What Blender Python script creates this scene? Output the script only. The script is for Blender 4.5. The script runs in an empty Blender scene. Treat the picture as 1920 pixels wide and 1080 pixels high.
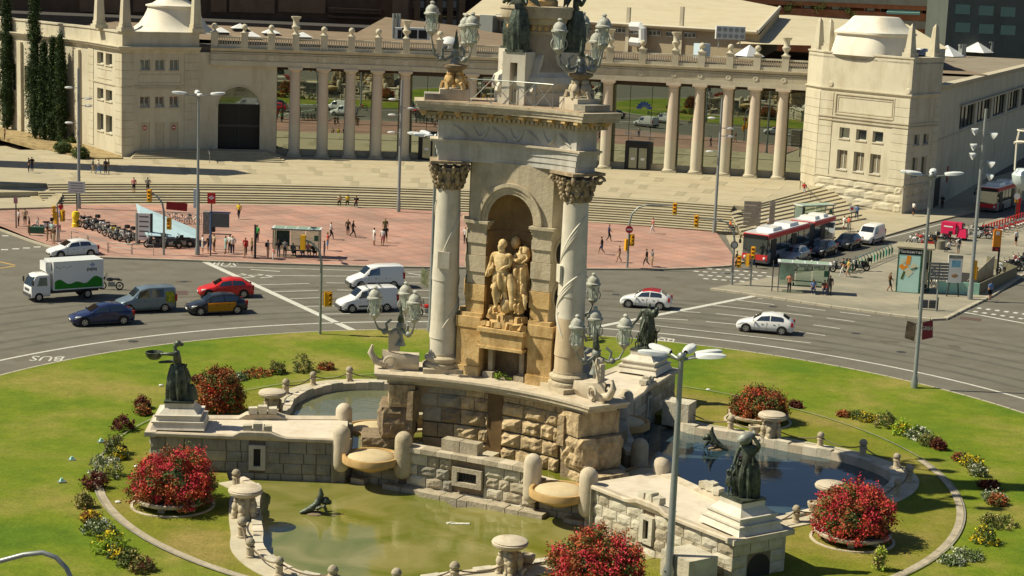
import bpy, bmesh, math, random
from math import sin, cos, pi, radians, hypot, atan2, sqrt
from mathutils import Vector, Matrix, Euler, noise as mnoise
R = random.Random(7)
SC = bpy.context.scene
COL = SC.collection
FPX, PITCH, ROLL, CAMH = 3315.85, 0.1794500, 0.0407499, 25.795
_f0 = Vector((0, cos(PITCH), -sin(PITCH)))
_r0 = Vector((1, 0, 0))
_u0 = _r0.cross(_f0)
CR = _r0 * cos(ROLL) + _u0 * sin(ROLL)
CU = -_r0 * sin(ROLL) + _u0 * cos(ROLL)
cam_data = bpy.data.cameras.new('camera')
cam = bpy.data.objects.new('camera', cam_data)
COL.objects.link(cam)
cam_data.sensor_width = 36
cam_data.lens = FPX / 1920 * 36
cam_data.clip_start = 1
cam_data.clip_end = 6000
cam.matrix_world = Matrix(((CR.x, CU.x, -_f0.x, 0), (CR.y, CU.y, -_f0.y, 0), (CR.z, CU.z, -_f0.z, CAMH), (0, 0, 0, 1)))
SC.camera = cam
SUN_EL, SUN_AZ = radians(48), radians(180.5)      # direction the light comes from, angle from +x
world = bpy.data.worlds.new('World')
SC.world = world
world.use_nodes = True
wn = world.node_tree
bgn = wn.nodes['Background']
sky = wn.nodes.new('ShaderNodeTexSky')
sky.sky_type = 'NISHITA'
sky.sun_disc = False
sky.sun_elevation = SUN_EL
sky.sun_rotation = (pi / 2 - SUN_AZ) % (2 * pi)
sky.air_density = 1.0
sky.dust_density = 0.6
sky.ozone_density = 2.0
wn.links.new(sky.outputs[0], bgn.inputs[0])
bgn.inputs[1].default_value = 0.054
sd = bpy.data.lights.new('sun', 'SUN')
sd.energy = 5.0
sd.angle = radians(0.5)
sd.color = (1.0, 0.92, 0.71)
sun = bpy.data.objects.new('sun', sd)
COL.objects.link(sun)
sv = Vector((cos(SUN_EL) * cos(SUN_AZ), cos(SUN_EL) * sin(SUN_AZ), sin(SUN_EL)))
sun.rotation_euler = sv.to_track_quat('Z', 'Y').to_euler()
sun.location = (-100, 0, 100)
SC.view_settings.view_transform = 'Standard'
SC.view_settings.look = 'None'
SC.view_settings.gamma = 1
SC.view_settings.exposure = 0.36
SC.view_settings.use_curve_mapping = False
SC.cycles.max_bounces = 6
SC.cycles.transparent_max_bounces = 8
def G(px, py, z=0.0):
 d = _f0 * FPX + CR * (px - 960) + CU * (540 - py)
 t = (z - CAMH) / d.z
 return Vector((d.x * t, d.y * t, z))
def PJ(P):
 v = Vector(P) - Vector((0, 0, CAMH))
 w = v.dot(_f0)
 return 960 + FPX * v.dot(CR) / w, 540 - FPX * v.dot(CU) / w
def hgt(py, P):
 lo, hi = -5.0, 90.0
 for _ in range(40):
  m = (lo + hi) / 2
  if PJ((P[0], P[1], m))[1] > py: lo = m
  else: hi = m
 return lo
MATS = {}
def M(name, rgb, rough=0.85, var=0.12, scale=1.2, bump=0.0, bscale=12.0, metal=0.0, spec=0.3, tint=None, stain=0.0, detail=6, coat=0.0, emit=0):
 if name in MATS: return MATS[name]
 m = bpy.data.materials.new(name)
 m.use_nodes = True
 nt = m.node_tree
 b = nt.nodes['Principled BSDF']
 b.inputs['Roughness'].default_value = rough
 b.inputs['Metallic'].default_value = metal
 b.inputs['Specular IOR Level'].default_value = spec
 if coat: b.inputs['Coat Weight'].default_value = coat; b.inputs['Coat Roughness'].default_value = 0.05
 c = (rgb[0], rgb[1], rgb[2], 1)
 b.inputs['Base Color'].default_value = c
 if var > 0 or stain > 0:
  g = nt.nodes.new('ShaderNodeNewGeometry')
  n1 = nt.nodes.new('ShaderNodeTexNoise')
  n1.inputs['Scale'].default_value = scale
  n1.inputs['Detail'].default_value = detail
  n1.inputs['Roughness'].default_value = 0.65
  nt.links.new(g.outputs['Position'], n1.inputs['Vector'])
  r = nt.nodes.new('ShaderNodeValToRGB')
  r.color_ramp.elements[0].position = 0.3
  r.color_ramp.elements[1].position = 0.7
  t = tint or rgb
  r.color_ramp.elements[0].color = tuple(max(0, x * (1 - var)) for x in rgb) + (1,)
  r.color_ramp.elements[1].color = tuple(min(1, x * (1 + var)) for x in t) + (1,)
  nt.links.new(n1.outputs[0], r.inputs[0])
  out = r.outputs[0]
  if stain > 0:
   n2 = nt.nodes.new('ShaderNodeTexNoise')
   n2.inputs['Scale'].default_value = scale * 0.45
   n2.inputs['Detail'].default_value = 8
   n2.inputs['Roughness'].default_value = 0.75
   mp = nt.nodes.new('ShaderNodeMapping')
   mp.inputs['Scale'].default_value = (2.2, 2.2, 0.5)
   nt.links.new(g.outputs['Position'], mp.inputs[0])
   nt.links.new(mp.outputs[0], n2.inputs['Vector'])
   r2 = nt.nodes.new('ShaderNodeValToRGB')
   r2.color_ramp.elements[0].position = 0.48
   r2.color_ramp.elements[0].color = (1, 1, 1, 1)
   r2.color_ramp.elements[1].position = 0.72
   s = 1 - stain
   r2.color_ramp.elements[1].color = (s, s * 0.93, s * 0.82, 1)
   nt.links.new(n2.outputs[0], r2.inputs[0])
   mx = nt.nodes.new('ShaderNodeMixRGB')
   mx.blend_type = 'MULTIPLY'
   mx.inputs[0].default_value = 1
   nt.links.new(out, mx.inputs[1]); nt.links.new(r2.outputs[0], mx.inputs[2])
   out = mx.outputs[0]
  nt.links.new(out, b.inputs['Base Color'])
  if bump > 0:
   n3 = nt.nodes.new('ShaderNodeTexNoise')
   n3.inputs['Scale'].default_value = bscale
   n3.inputs['Detail'].default_value = 5
   nt.links.new(g.outputs['Position'], n3.inputs['Vector'])
   bp = nt.nodes.new('ShaderNodeBump')
   bp.inputs['Strength'].default_value = 1
   bp.inputs['Distance'].default_value = bump
   nt.links.new(n3.outputs[0], bp.inputs['Height'])
   nt.links.new(bp.outputs[0], b.inputs['Normal'])
 MATS[name] = m
 return m
m_cream = M('cream_stucco', (0.53, 0.485, 0.365), 0.9, 0.08, 0.5, stain=0.24)
m_creamd = M('cream_stone', (0.48, 0.43, 0.315), 0.9, 0.1, 0.8, stain=0.22)
m_pinkcol = M('pinkish_plaster', (0.50, 0.40, 0.30), 0.9, 0.07, 0.8)
m_white = M('white_render', (0.70, 0.66, 0.55), 0.85, 0.06, 0.7, stain=0.1)
m_marble = M('white_marble', (0.60, 0.555, 0.455), 0.6, 0.1, 1.5, stain=0.25, spec=0.4)
m_mstone = M('monument_stone', (0.47, 0.40, 0.28), 0.85, 0.16, 1.3, bump=0.02, bscale=7, stain=0.35)
m_gold = M('ochre_limestone', (0.50, 0.30, 0.10), 0.8, 0.22, 1.1, bump=0.02, bscale=9, tint=(0.58, 0.42, 0.20), stain=0.5)
m_rock = M('rough_sandstone', (0.38, 0.28, 0.155), 0.95, 0.3, 1.6, bump=0.08, bscale=5, tint=(0.48, 0.37, 0.22), stain=0.6)
m_rockd = M('dark_stone', (0.23, 0.175, 0.11), 0.95, 0.25, 1.6, bump=0.06, bscale=5, stain=0.4)
m_slab = M('grey_granite', (0.27, 0.25, 0.20), 0.9, 0.22, 1.4, bump=0.03, bscale=8, stain=0.3)
m_slab2 = M('tan_granite', (0.38, 0.33, 0.24), 0.9, 0.2, 1.7, bump=0.03, bscale=8, stain=0.35)
m_slab3 = M('pale_granite', (0.50, 0.46, 0.36), 0.9, 0.18, 1.4, bump=0.03, bscale=8, stain=0.25)
m_coping = M('coping_stone', (0.52, 0.45, 0.34), 0.85, 0.14, 1.2, bump=0.01, stain=0.3)
m_pink = M('pale_pink_floor', (0.60, 0.53, 0.42), 0.9, 0.1, 0.9, stain=0.2)
m_yel = M('ochre_bowl_stone', (0.46, 0.30, 0.12), 0.75, 0.14, 1.6, stain=0.2)
m_bronze = M('bronze', (0.032, 0.034, 0.026), 0.5, 0.45, 3.5, metal=0.5, spec=0.5, tint=(0.09, 0.11, 0.08), bump=0.03, bscale=11)
m_verd = M('verdigris_metal', (0.17, 0.18, 0.155), 0.6, 0.3, 4, metal=0.3, tint=(0.27, 0.28, 0.25))
m_lantern = M('grey_painted_iron', (0.27, 0.27, 0.23), 0.6, 0.15, 5, tint=(0.45, 0.45, 0.38))
m_iron = M('dark_iron', (0.06, 0.06, 0.055), 0.6, 0.1, 4, metal=0.3)
m_galv = M('galvanised_steel', (0.30, 0.32, 0.30), 0.45, 0.1, 4, metal=0.5)
m_lamphead = M('lamp_head_plastic', (0.62, 0.64, 0.62), 0.4, 0.05, 5)
m_sigyel = M('signal_yellow', (0.72, 0.36, 0.015), 0.5, 0.06, 6)
m_black = M('black_plastic', (0.015, 0.015, 0.015), 0.5, 0.0)
m_dark = M('dark_interior', (0.03, 0.027, 0.022), 0.7, 0.1)
m_rubber = M('tyre_rubber', (0.02, 0.02, 0.02), 0.85, 0.0)
m_rim = M('alloy', (0.45, 0.45, 0.44), 0.35, 0.0, metal=0.7)
m_chrome = M('chrome', (0.6, 0.6, 0.6), 0.15, 0.0, metal=1)
m_red = M('red_paint', (0.55, 0.02, 0.015), 0.3, 0.0, coat=0.5)
m_redmatte = M('red_sign', (0.55, 0.03, 0.03), 0.5, 0.0)
m_wpaint = M('white_paint', (0.72, 0.72, 0.70), 0.3, 0.0, coat=0.5)
m_navy = M('navy_paint', (0.018, 0.028, 0.085), 0.2, 0.0, coat=0.8)
m_bluegrey = M('blue_grey_paint', (0.16, 0.21, 0.25), 0.3, 0.0, coat=0.5, metal=0.3)
m_blackp = M('black_paint', (0.015, 0.016, 0.018), 0.2, 0.0, coat=0.8)
m_yelp = M('taxi_yellow', (0.78, 0.38, 0.01), 0.3, 0.0, coat=0.5)
m_silver = M('silver_paint', (0.36, 0.37, 0.37), 0.3, 0.0, coat=0.5, metal=0.5)
m_greyplas = M('grey_plastic', (0.07, 0.07, 0.07), 0.6, 0.0)
m_tail = M('tail_lens', (0.35, 0.01, 0.01), 0.2, 0.0)
m_head = M('head_lens', (0.7, 0.72, 0.7), 0.12, 0.0)
m_sign = M('sign_white', (0.75, 0.75, 0.72), 0.5, 0.0)
m_signb = M('sign_dark_grey', (0.12, 0.12, 0.12), 0.5, 0.0)
m_green = M('kiosk_green', (0.035, 0.12, 0.07), 0.5, 0.1)
m_mint = M('mint_panel', (0.36, 0.62, 0.50), 0.5, 0.05)
m_orange = M('orange_panel', (0.80, 0.28, 0.02), 0.5, 0.03)
m_leafg = M('leaf_green', (0.055, 0.10, 0.018), 0.7, 0.35, 2.0, tint=(0.09, 0.13, 0.03))
m_soil = M('dry_soil', (0.24, 0.17, 0.08), 0.95, 0.3, 1.2, tint=(0.33, 0.25, 0.12), bump=0.03)
def glass_mat(name, tint, rough, mix):
 m = bpy.data.materials.new(name); m.use_nodes = True
 nt = m.node_tree; nt.nodes.clear()
 o = nt.nodes.new('ShaderNodeOutputMaterial')
 gl = nt.nodes.new('ShaderNodeBsdfGlossy'); gl.inputs['Roughness'].default_value = rough; gl.inputs[0].default_value = tint
 df = nt.nodes.new('ShaderNodeBsdfPrincipled'); df.inputs['Base Color'].default_value = (0.02, 0.025, 0.022, 1); df.inputs['Roughness'].default_value = 0.1
 mx = nt.nodes.new('ShaderNodeMixShader'); mx.inputs[0].default_value = mix
 nt.links.new(df.outputs[0], mx.inputs[1]); nt.links.new(gl.outputs[0], mx.inputs[2]); nt.links.new(mx.outputs[0], o.inputs[0])
 MATS[name] = m
 return m
m_mirror = glass_mat('mirror_glass', (0.50, 0.55, 0.48, 1), 0.0, 0.82)
m_window = glass_mat('window_glass', (0.5, 0.55, 0.52, 1), 0.03, 0.35)
m_carglass = glass_mat('car_glass', (0.6, 0.68, 0.72, 1), 0.04, 0.28)
m_blueglass = glass_mat('blue_window_glass', (0.16, 0.32, 0.40, 1), 0.02, 0.7)
def clear_glass(name, tint, alpha):
 m = bpy.data.materials.new(name); m.use_nodes = True
 nt = m.node_tree; nt.nodes.clear()
 o = nt.nodes.new('ShaderNodeOutputMaterial')
 tr = nt.nodes.new('ShaderNodeBsdfTransparent'); tr.inputs[0].default_value = tint
 df = nt.nodes.new('ShaderNodeBsdfPrincipled'); df.inputs['Base Color'].default_value = (tint[0] * 0.6, tint[1] * 0.65, tint[2] * 0.6, 1); df.inputs['Roughness'].default_value = 0.15
 mx = nt.nodes.new('ShaderNodeMixShader'); mx.inputs[0].default_value = alpha
 nt.links.new(tr.outputs[0], mx.inputs[1]); nt.links.new(df.outputs[0], mx.inputs[2]); nt.links.new(mx.outputs[0], o.inputs[0])
 return m
m_shelter = clear_glass('shelter_glass', (0.84, 0.92, 0.87, 1), 0.22)
m_lampglass = clear_glass('lantern_glass', (0.93, 0.96, 0.92, 1), 0.4)
ORIG = {}
def org(o):
 return ORIG.get(o.name, Vector((0, 0, 0))) if o is not None else Vector((0, 0, 0))
def sharp(me, ang=40):
 me.polygons.foreach_set('use_smooth', [True] * len(me.polygons))
 try: me.set_sharp_from_angle(angle=radians(ang))
 except Exception: pass
def link(name, me, parent=None, at=None):
 o = bpy.data.objects.new(name, me)
 COL.objects.link(o)
 if parent is not None: o.parent = parent
 ORIG[o.name] = org(parent).copy()
 return o
class MB:
 def __init__(s): s.v = []; s.f = []; s.mi = []; s.cur = 0
 def add(s, vs, fs):
  n = len(s.v); s.v.extend([tuple(x) for x in vs])
  for f in fs: s.f.append(tuple(i + n for i in f)); s.mi.append(s.cur)
  return s
 def box(s, c, d, rz=0.0, taper=1.0, M4=None):
  hx, hy, hz = d[0] / 2, d[1] / 2, d[2] / 2
  vs = []
  for z, k in ((-hz, 1.0), (hz, taper)):
   for x, y in ((-hx, -hy), (hx, -hy), (hx, hy), (-hx, hy)):
    vs.append(Vector((x * k, y * k, z)))
  if rz:
   cz, sz = cos(rz), sin(rz)
   vs = [Vector((v.x * cz - v.y * sz, v.x * sz + v.y * cz, v.z)) for v in vs]
  if M4 is not None: vs = [M4 @ v for v in vs]
  vs = [v + Vector(c) for v in vs]
  return s.add(vs, [(3, 2, 1, 0), (4, 5, 6, 7), (0, 1, 5, 4), (1, 2, 6, 5), (2, 3, 7, 6), (3, 0, 4, 7)])
 def prism(s, poly, z0, z1, bottom=True):
  n = len(poly)
  g0 = (lambda i: z0[i]) if isinstance(z0, (list, tuple)) else (lambda i: z0)
  g1 = (lambda i: z1[i]) if isinstance(z1, (list, tuple)) else (lambda i: z1)
  a = sum(poly[i][0] * poly[(i + 1) % n][1] - poly[(i + 1) % n][0] * poly[i][1] for i in range(n))
  if a < 0: poly = poly[::-1]
  vs = [(p[0], p[1], g0(i)) for i, p in enumerate(poly)] + [(p[0], p[1], g1(i)) for i, p in enumerate(poly)]
  fs = [tuple(range(n, 2 * n))] + [(i, (i + 1) % n, n + (i + 1) % n, n + i) for i in range(n)]
  if bottom: fs.append(tuple(range(n - 1, -1, -1)))
  return s.add(vs, fs)
 def lathe(s, c, prof, n=16, a0=0.0, a1=2 * pi, sx=1.0, sy=1.0, rot=0.0):
  full = abs(a1 - a0 - 2 * pi) < 1e-6
  m = n if full else n + 1
  vs = []
  for (r, z) in prof:
   for i in range(m):
    a = a0 + (a1 - a0) * i / n + rot
    vs.append((c[0] + r * sx * cos(a), c[1] + r * sy * sin(a), c[2] + z))
  fs = []
  for j in range(len(prof) - 1):
   for i in range(n):
    k = (i + 1) % m
    fs.append((j * m + i, j * m + k, (j + 1) * m + k, (j + 1) * m + i))
  s.add(vs, fs)
  if full:
   if prof[0][0] > 1e-4: s.add([vs[i] for i in range(m)], [tuple(range(m - 1, -1, -1))])
   if prof[-1][0] > 1e-4: s.add([vs[(len(prof) - 1) * m + i] for i in range(m)], [tuple(range(m))])
  return s
 def ball(s, c, r, n=10, sx=1, sy=1, sz=1):
  k = max(4, n // 2)
  return s.lathe(c, [(max(1e-5, r * cos(-pi / 2 + pi * j / k)), r * sz * sin(-pi / 2 + pi * j / k)) for j in range(k + 1)], n, sx=sx, sy=sy)
 def tube(s, pts, r, n=6, cap=True):
  P = [Vector(p) for p in pts]
  rr = r if isinstance(r, (list, tuple)) else [r] * len(P)
  vs = []; up = None
  for i, p in enumerate(P):
   d = (P[min(i + 1, len(P) - 1)] - P[max(i - 1, 0)])
   if d.length < 1e-9: d = Vector((0, 0, 1))
   d.normalize()
   if up is None:
    up = Vector((0, 0, 1)) if abs(d.z) < 0.9 else Vector((1, 0, 0))
   x = d.cross(up)
   if x.length < 1e-4: x = d.cross(Vector((0, 1, 0)))
   x.normalize(); y = x.cross(d); y.normalize(); up = y
   for k in range(n):
    a = 2 * pi * k / n
    vs.append(p + (x * cos(a) + y * sin(a)) * rr[i])
  fs = []
  for j in range(len(P) - 1):
   for k in range(n):
    k2 = (k + 1) % n
    fs.append((j * n + k2, j * n + k, (j + 1) * n + k, (j + 1) * n + k2))
  if cap:
   fs.append(tuple(range(n))); fs.append(tuple((len(P) - 1) * n + k for k in range(n - 1, -1, -1)))
  return s.add(vs, fs)
 def grid(s, rows):
  m = len(rows[0]); vs = [p for r in rows for p in r]
  fs = [(j * m + i, j * m + i + 1, (j + 1) * m + i + 1, (j + 1) * m + i) for j in range(len(rows) - 1) for i in range(m - 1)]
  return s.add(vs, fs)
 def obj(s, name, mat, parent=None, smooth=0):
  me = bpy.data.meshes.new(name)
  o = org(parent)
  me.from_pydata([(v[0] - o.x, v[1] - o.y, v[2] - o.z) for v in s.v], [], s.f)
  mats = mat if isinstance(mat, (list, tuple)) else [mat]
  for m in mats: me.materials.append(m)
  if len(mats) > 1: me.polygons.foreach_set('material_index', s.mi)
  if smooth: sharp(me, smooth)
  me.update()
  return link(name, me, parent)
def thing(name, label, cat, loc=(0, 0, 0), group=None):
 o = bpy.data.objects.new(name, None)
 COL.objects.link(o)
 o.location = loc
 o.empty_display_size = 0.2
 o['label'] = label; o['category'] = cat
 if group: o['group'] = group
 ORIG[o.name] = Vector(loc)
 return o
def tag(o, label, cat, group=None):
 o['label'] = label; o['category'] = cat
 if group: o['group'] = group
 return o
def struct(o, kind='structure'):
 o['kind'] = kind; return o
KIDS = {}
def dup(root, loc=None, rz=None, label=None, group=None, scale=None):
 def rec(o, par):
  c = o.copy(); COL.objects.link(c)
  if par is not None: c.parent = par
  for ch in list(KIDS.get(o.name) or o.children): rec(ch, c)
  return c
 if root.name not in KIDS:
  def reg(o):
   KIDS[o.name] = list(o.children)
   for ch in KIDS[o.name]: reg(ch)
  reg(root)
 c = rec(root, None)
 if loc is not None: c.location = loc
 if rz is not None: c.rotation_euler = (0, 0, rz)
 if scale is not None: c.scale = (scale,) * 3 if not isinstance(scale, tuple) else scale
 if label: c['label'] = label
 if group: c['group'] = group
 return c
class Proto:
 """build once at the origin; the first placing moves the original, later ones copy it"""
 def __init__(s, root): s.root = root; s.used = False; s.base = None
 def put(s, loc, rz=0, label=None, group=None, scale=None):
  if not s.used:
   s.used = True
   def reg(o):
    KIDS[o.name] = list(o.children)
    for ch in KIDS[o.name]: reg(ch)
   reg(s.root)
   c = s.root; c.location = loc; c.rotation_euler = (0, 0, rz)
   if scale is not None: c.scale = (scale,) * 3 if not isinstance(scale, tuple) else scale
   if label: c['label'] = label
   if group: c['group'] = group
   return c
  return dup(s.root, loc, rz, label, group, scale if scale is not None else 1.0)
FONTS = {}
def text(s, size, mat, parent, loc, rot, name='lettering', ex=0.01, align='CENTER', sx=1.0):
 cu = bpy.data.curves.new(name, 'FONT')
 cu.body = s; cu.size = size; cu.extrude = ex; cu.align_x = align; cu.resolution_u = 2
 tmp = bpy.data.objects.new(name, cu)
 me = bpy.data.meshes.new_from_object(tmp)
 bpy.data.objects.remove(tmp)
 me.materials.clear(); me.materials.append(mat)
 o = bpy.data.objects.new(name, me); COL.objects.link(o)
 o.parent = parent
 o.location = Vector(loc) - org(parent)
 o.rotation_euler = rot
 o.scale = (sx, 1, 1)
 ORIG[o.name] = org(parent)
 return o
def skin_mesh(joints, bones, sub=1, root=0, name='body'):
 """joints: list of (x,y,z,r) ; returns a continuous evaluated mesh"""
 me = bpy.data.meshes.new(name + '_cage')
 me.from_pydata([j[:3] for j in joints], bones, [])
 o = bpy.data.objects.new(name + '_cage', me)
 COL.objects.link(o)
 md = o.modifiers.new('Skin', 'SKIN')
 sv_ = me.skin_vertices[0].data
 for i, j in enumerate(joints):
  sv_[i].radius = (j[3], j[4] if len(j) > 4 else j[3])
  sv_[i].use_root = (i == root)
 md.use_smooth_shade = True
 if sub:
  sm = o.modifiers.new('Sub', 'SUBSURF'); sm.levels = sub; sm.render_levels = sub
 dg = bpy.context.evaluated_depsgraph_get()
 dg.update()
 out = bpy.data.meshes.new_from_object(o.evaluated_get(dg))
 bpy.data.objects.remove(o); bpy.data.meshes.remove(me)
 out.name = name
 return out
CX, CY, PH = 0.6658, 89.1043, radians(184.2516)
def T(k, n, t, z=0.0):                      # face frame: n outward along the face normal, t along the face
 a = PH + pi / 3 + k * 2 * pi / 3
 return Vector((CX + n * cos(a) - t * sin(a), CY + n * sin(a) + t * cos(a), z))
def A(j, r, s, z=0.0):                      # arm frame: r along the arm, s sideways
 a = PH + j * 2 * pi / 3
 return Vector((CX + r * cos(a) - s * sin(a), CY + r * sin(a) + s * cos(a), z))
def TA(k): return PH + pi / 3 + k * 2 * pi / 3
def AA(j): return PH + j * 2 * pi / 3
FX, FY = -6.0, 81.5                         # centre of the curved palace front
def F(th, r, z=0.0): return Vector((FX + r * cos(th), FY + r * sin(th), z))
def sstep(x, a, b):
 t = max(0, min(1, (x - a) / (b - a))); return t * t * (3 - 2 * t)
def zpav(x, y): return 0.15 + 0.6 * (1 - sstep(x, -25, 20)) * max(0, min(1, (y - 152) / 24))
def GP(px, py):
 z = 0.3
 for _ in range(12):
  p = G(px, py, z); z = zpav(p.x, p.y)
 return G(px, py, z)
def grass_mat(name, c1, c2, c3):
 m = bpy.data.materials.new(name); m.use_nodes = True
 nt = m.node_tree; b = nt.nodes['Principled BSDF']; b.inputs['Roughness'].default_value = 0.9; b.inputs['Specular IOR Level'].default_value = 0.15
 g = nt.nodes.new('ShaderNodeNewGeometry')
 def nz(s, d, r=0.6):
  n = nt.nodes.new('ShaderNodeTexNoise'); n.inputs['Scale'].default_value = s; n.inputs['Detail'].default_value = d; n.inputs['Roughness'].default_value = r
  nt.links.new(g.outputs['Position'], n.inputs['Vector']); return n
 a = nz(0.11, 5, 0.6); r = nt.nodes.new('ShaderNodeValToRGB')
 e = r.color_ramp.elements; e[0].position = 0.36; e[0].color = c1 + (1,); e[1].position = 0.66; e[1].color = c3 + (1,)
 e2 = r.color_ramp.elements.new(0.5); e2.color = c2 + (1,)
 nt.links.new(a.outputs[0], r.inputs[0])
 f = nz(6.5, 8, 0.85); r2 = nt.nodes.new('ShaderNodeValToRGB'); r2.color_ramp.elements[0].position = 0.25; r2.color_ramp.elements[0].color = (0.45, 0.5, 0.4, 1); r2.color_ramp.elements[1].position = 0.75; r2.color_ramp.elements[1].color = (1.35, 1.3, 1.3, 1)
 nt.links.new(f.outputs[0], r2.inputs[0])
 mx = nt.nodes.new('ShaderNodeMixRGB'); mx.blend_type = 'MULTIPLY'; mx.inputs[0].default_value = 1
 nt.links.new(r.outputs[0], mx.inputs[1]); nt.links.new(r2.outputs[0], mx.inputs[2])
 h = nz(0.9, 4, 0.7); r3 = nt.nodes.new('ShaderNodeValToRGB'); r3.color_ramp.elements[0].position = 0.35; r3.color_ramp.elements[0].color = (0.8, 0.84, 0.8, 1); r3.color_ramp.elements[1].position = 0.7; r3.color_ramp.elements[1].color = (1.12, 1.08, 1.2, 1)
 nt.links.new(h.outputs[0], r3.inputs[0])
 m2 = nt.nodes.new('ShaderNodeMixRGB'); m2.blend_type = 'MULTIPLY'; m2.inputs[0].default_value = 1
 nt.links.new(mx.outputs[0], m2.inputs[1]); nt.links.new(r3.outputs[0], m2.inputs[2])
 nt.links.new(m2.outputs[0], b.inputs['Base Color'])
 bp = nt.nodes.new('ShaderNodeBump'); bp.inputs['Distance'].default_value = 0.05; bp.inputs['Strength'].default_value = 0.8
 nt.links.new(f.outputs[0], bp.inputs['Height']); nt.links.new(bp.outputs[0], b.inputs['Normal'])
 return m
m_grass = grass_mat('lawn_grass', (0.10, 0.175, 0.010), (0.165, 0.215, 0.014), (0.29, 0.25, 0.06))
m_asph = M('asphalt', (0.142, 0.132, 0.104), 0.92, 0.16, 0.25, bump=0.006, bscale=30, detail=10, stain=0.24)
m_asph2 = M('asphalt_patch', (0.10, 0.085, 0.065), 0.92, 0.15, 0.8, bump=0.006, bscale=30)
m_mark = M('road_paint', (0.52, 0.51, 0.45), 0.8, 0.22, 3.0)
m_kerb = M('kerb_stone', (0.40, 0.36, 0.27), 0.9, 0.15, 1.0)
def tile_mat(name, c1, c2, mortar, bw, bh, ms, rot):
 m = bpy.data.materials.new(name); m.use_nodes = True
 nt = m.node_tree; b = nt.nodes['Principled BSDF']; b.inputs['Roughness'].default_value = 0.85
 g = nt.nodes.new('ShaderNodeNewGeometry'); mp = nt.nodes.new('ShaderNodeMapping'); mp.inputs['Rotation'].default_value = (0, 0, rot)
 br = nt.nodes.new('ShaderNodeTexBrick'); br.inputs['Scale'].default_value = 1; br.inputs['Color1'].default_value = c1 + (1,); br.inputs['Color2'].default_value = c2 + (1,); br.inputs['Mortar'].default_value = mortar + (1,)
 br.inputs['Mortar Size'].default_value = ms; br.inputs['Brick Width'].default_value = bw; br.inputs['Row Height'].default_value = bh; br.offset = 0
 nt.links.new(g.outputs['Position'], mp.inputs[0]); nt.links.new(mp.outputs[0], br.inputs['Vector'])
 n = nt.nodes.new('ShaderNodeTexNoise'); n.inputs['Scale'].default_value = 0.22; n.inputs['Detail'].default_value = 8
 nt.links.new(g.outputs['Position'], n.inputs['Vector'])
 r = nt.nodes.new('ShaderNodeValToRGB'); r.color_ramp.elements[0].position = 0.35; r.color_ramp.elements[0].color = (0.72, 0.74, 0.74, 1); r.color_ramp.elements[1].position = 0.65; r.color_ramp.elements[1].color = (1.12, 1.1, 1.08, 1)
 nt.links.new(n.outputs[0], r.inputs[0])
 mx = nt.nodes.new('ShaderNodeMixRGB'); mx.blend_type = 'MULTIPLY'; mx.inputs[0].default_value = 1
 nt.links.new(br.outputs[0], mx.inputs[1]); nt.links.new(r.outputs[0], mx.inputs[2]); nt.links.new(mx.outputs[0], b.inputs['Base Color'])
 return m
m_redpave = tile_mat('red_paving', (0.42, 0.225, 0.165), (0.385, 0.235, 0.18), (0.31, 0.18, 0.14), 1.6, 1.6, 0.09, radians(52))
m_greypave = tile_mat('grey_paving', (0.30, 0.27, 0.20), (0.275, 0.25, 0.185), (0.22, 0.20, 0.15), 1.2, 0.6, 0.03, radians(-20))
m_tanpave = M('pale_concrete', (0.38, 0.335, 0.23), 0.9, 0.08, 0.4, stain=0.15)
m_step = M('step_stone', (0.40, 0.35, 0.235), 0.9, 0.08, 0.8, stain=0.1)
m_riser = M('step_riser_shade', (0.20, 0.17, 0.12), 0.95, 0.1, 0.8)
b = MB()
N = 180; RI = 35.15
ring = [(CX + RI * cos(2 * pi * i / N), CY + RI * sin(2 * pi * i / N)) for i in range(N)]
radii = [RI, 60, 120, 400, 3000]
rows = []
for r in radii: rows.append([(CX + r * cos(2 * pi * i / N), CY + r * sin(2 * pi * i / N), 0) for i in range(N + 1)])
b.grid(rows[::-1])
struct(b.obj('road', m_asph))
POOL = [(9.6, 10.5), (10.5, 8.9), (12.5, 7.6), (14.5, 6.2), (16.2, 4.9), (17.9, 3.7), (19.2, 1.9), (19.75, 0)]
def catmull(P, n=6):
 out = []
 for i in range(len(P) - 1):
  p0 = P[max(i - 1, 0)]; p1 = P[i]; p2 = P[i + 1]; p3 = P[min(i + 2, len(P) - 1)]
  for q in range(n):
   t = q / n
   out.append(tuple(0.5 * ((2 * b_) + (-a_ + c_) * t + (2 * a_ - 5 * b_ + 4 * c_ - d_) * t * t + (-a_ + 3 * b_ - 3 * c_ + d_) * t ** 3) for a_, b_, c_, d_ in zip(p0, p1, p2, p3)))
 out.append(tuple(P[-1])); return out
PO = catmull(POOL + [(n, -t) for n, t in POOL[-2::-1]], 5)
def offs(P, d):
 out = []
 for i, p in enumerate(P):
  a = P[max(i - 1, 0)]; c = P[min(i + 1, len(P) - 1)]
  dx, dy = c[0] - a[0], c[1] - a[1]; l = hypot(dx, dy) or 1
  out.append((p[0] + dy / l * d * 1, p[1] - dx / l * d))
 return out
_t = offs(PO, 1.0)
SG = 1 if hypot(*_t[len(_t) // 2]) > hypot(*PO[len(PO) // 2]) else -1
pol = sorted([(atan2(t, n), hypot(n, t)) for n, t in offs(PO, SG * 0.6)])
def rho(a):
 if a <= pol[0][0] or a >= pol[-1][0]: return pol[0][1] + 0.2
 for i in range(len(pol) - 1):
  if pol[i][0] <= a <= pol[i + 1][0]:
   u = (a - pol[i][0]) / max(1e-9, pol[i + 1][0] - pol[i][0]); return pol[i][1] * (1 - u) + pol[i + 1][1] * u
NN = 360
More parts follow.
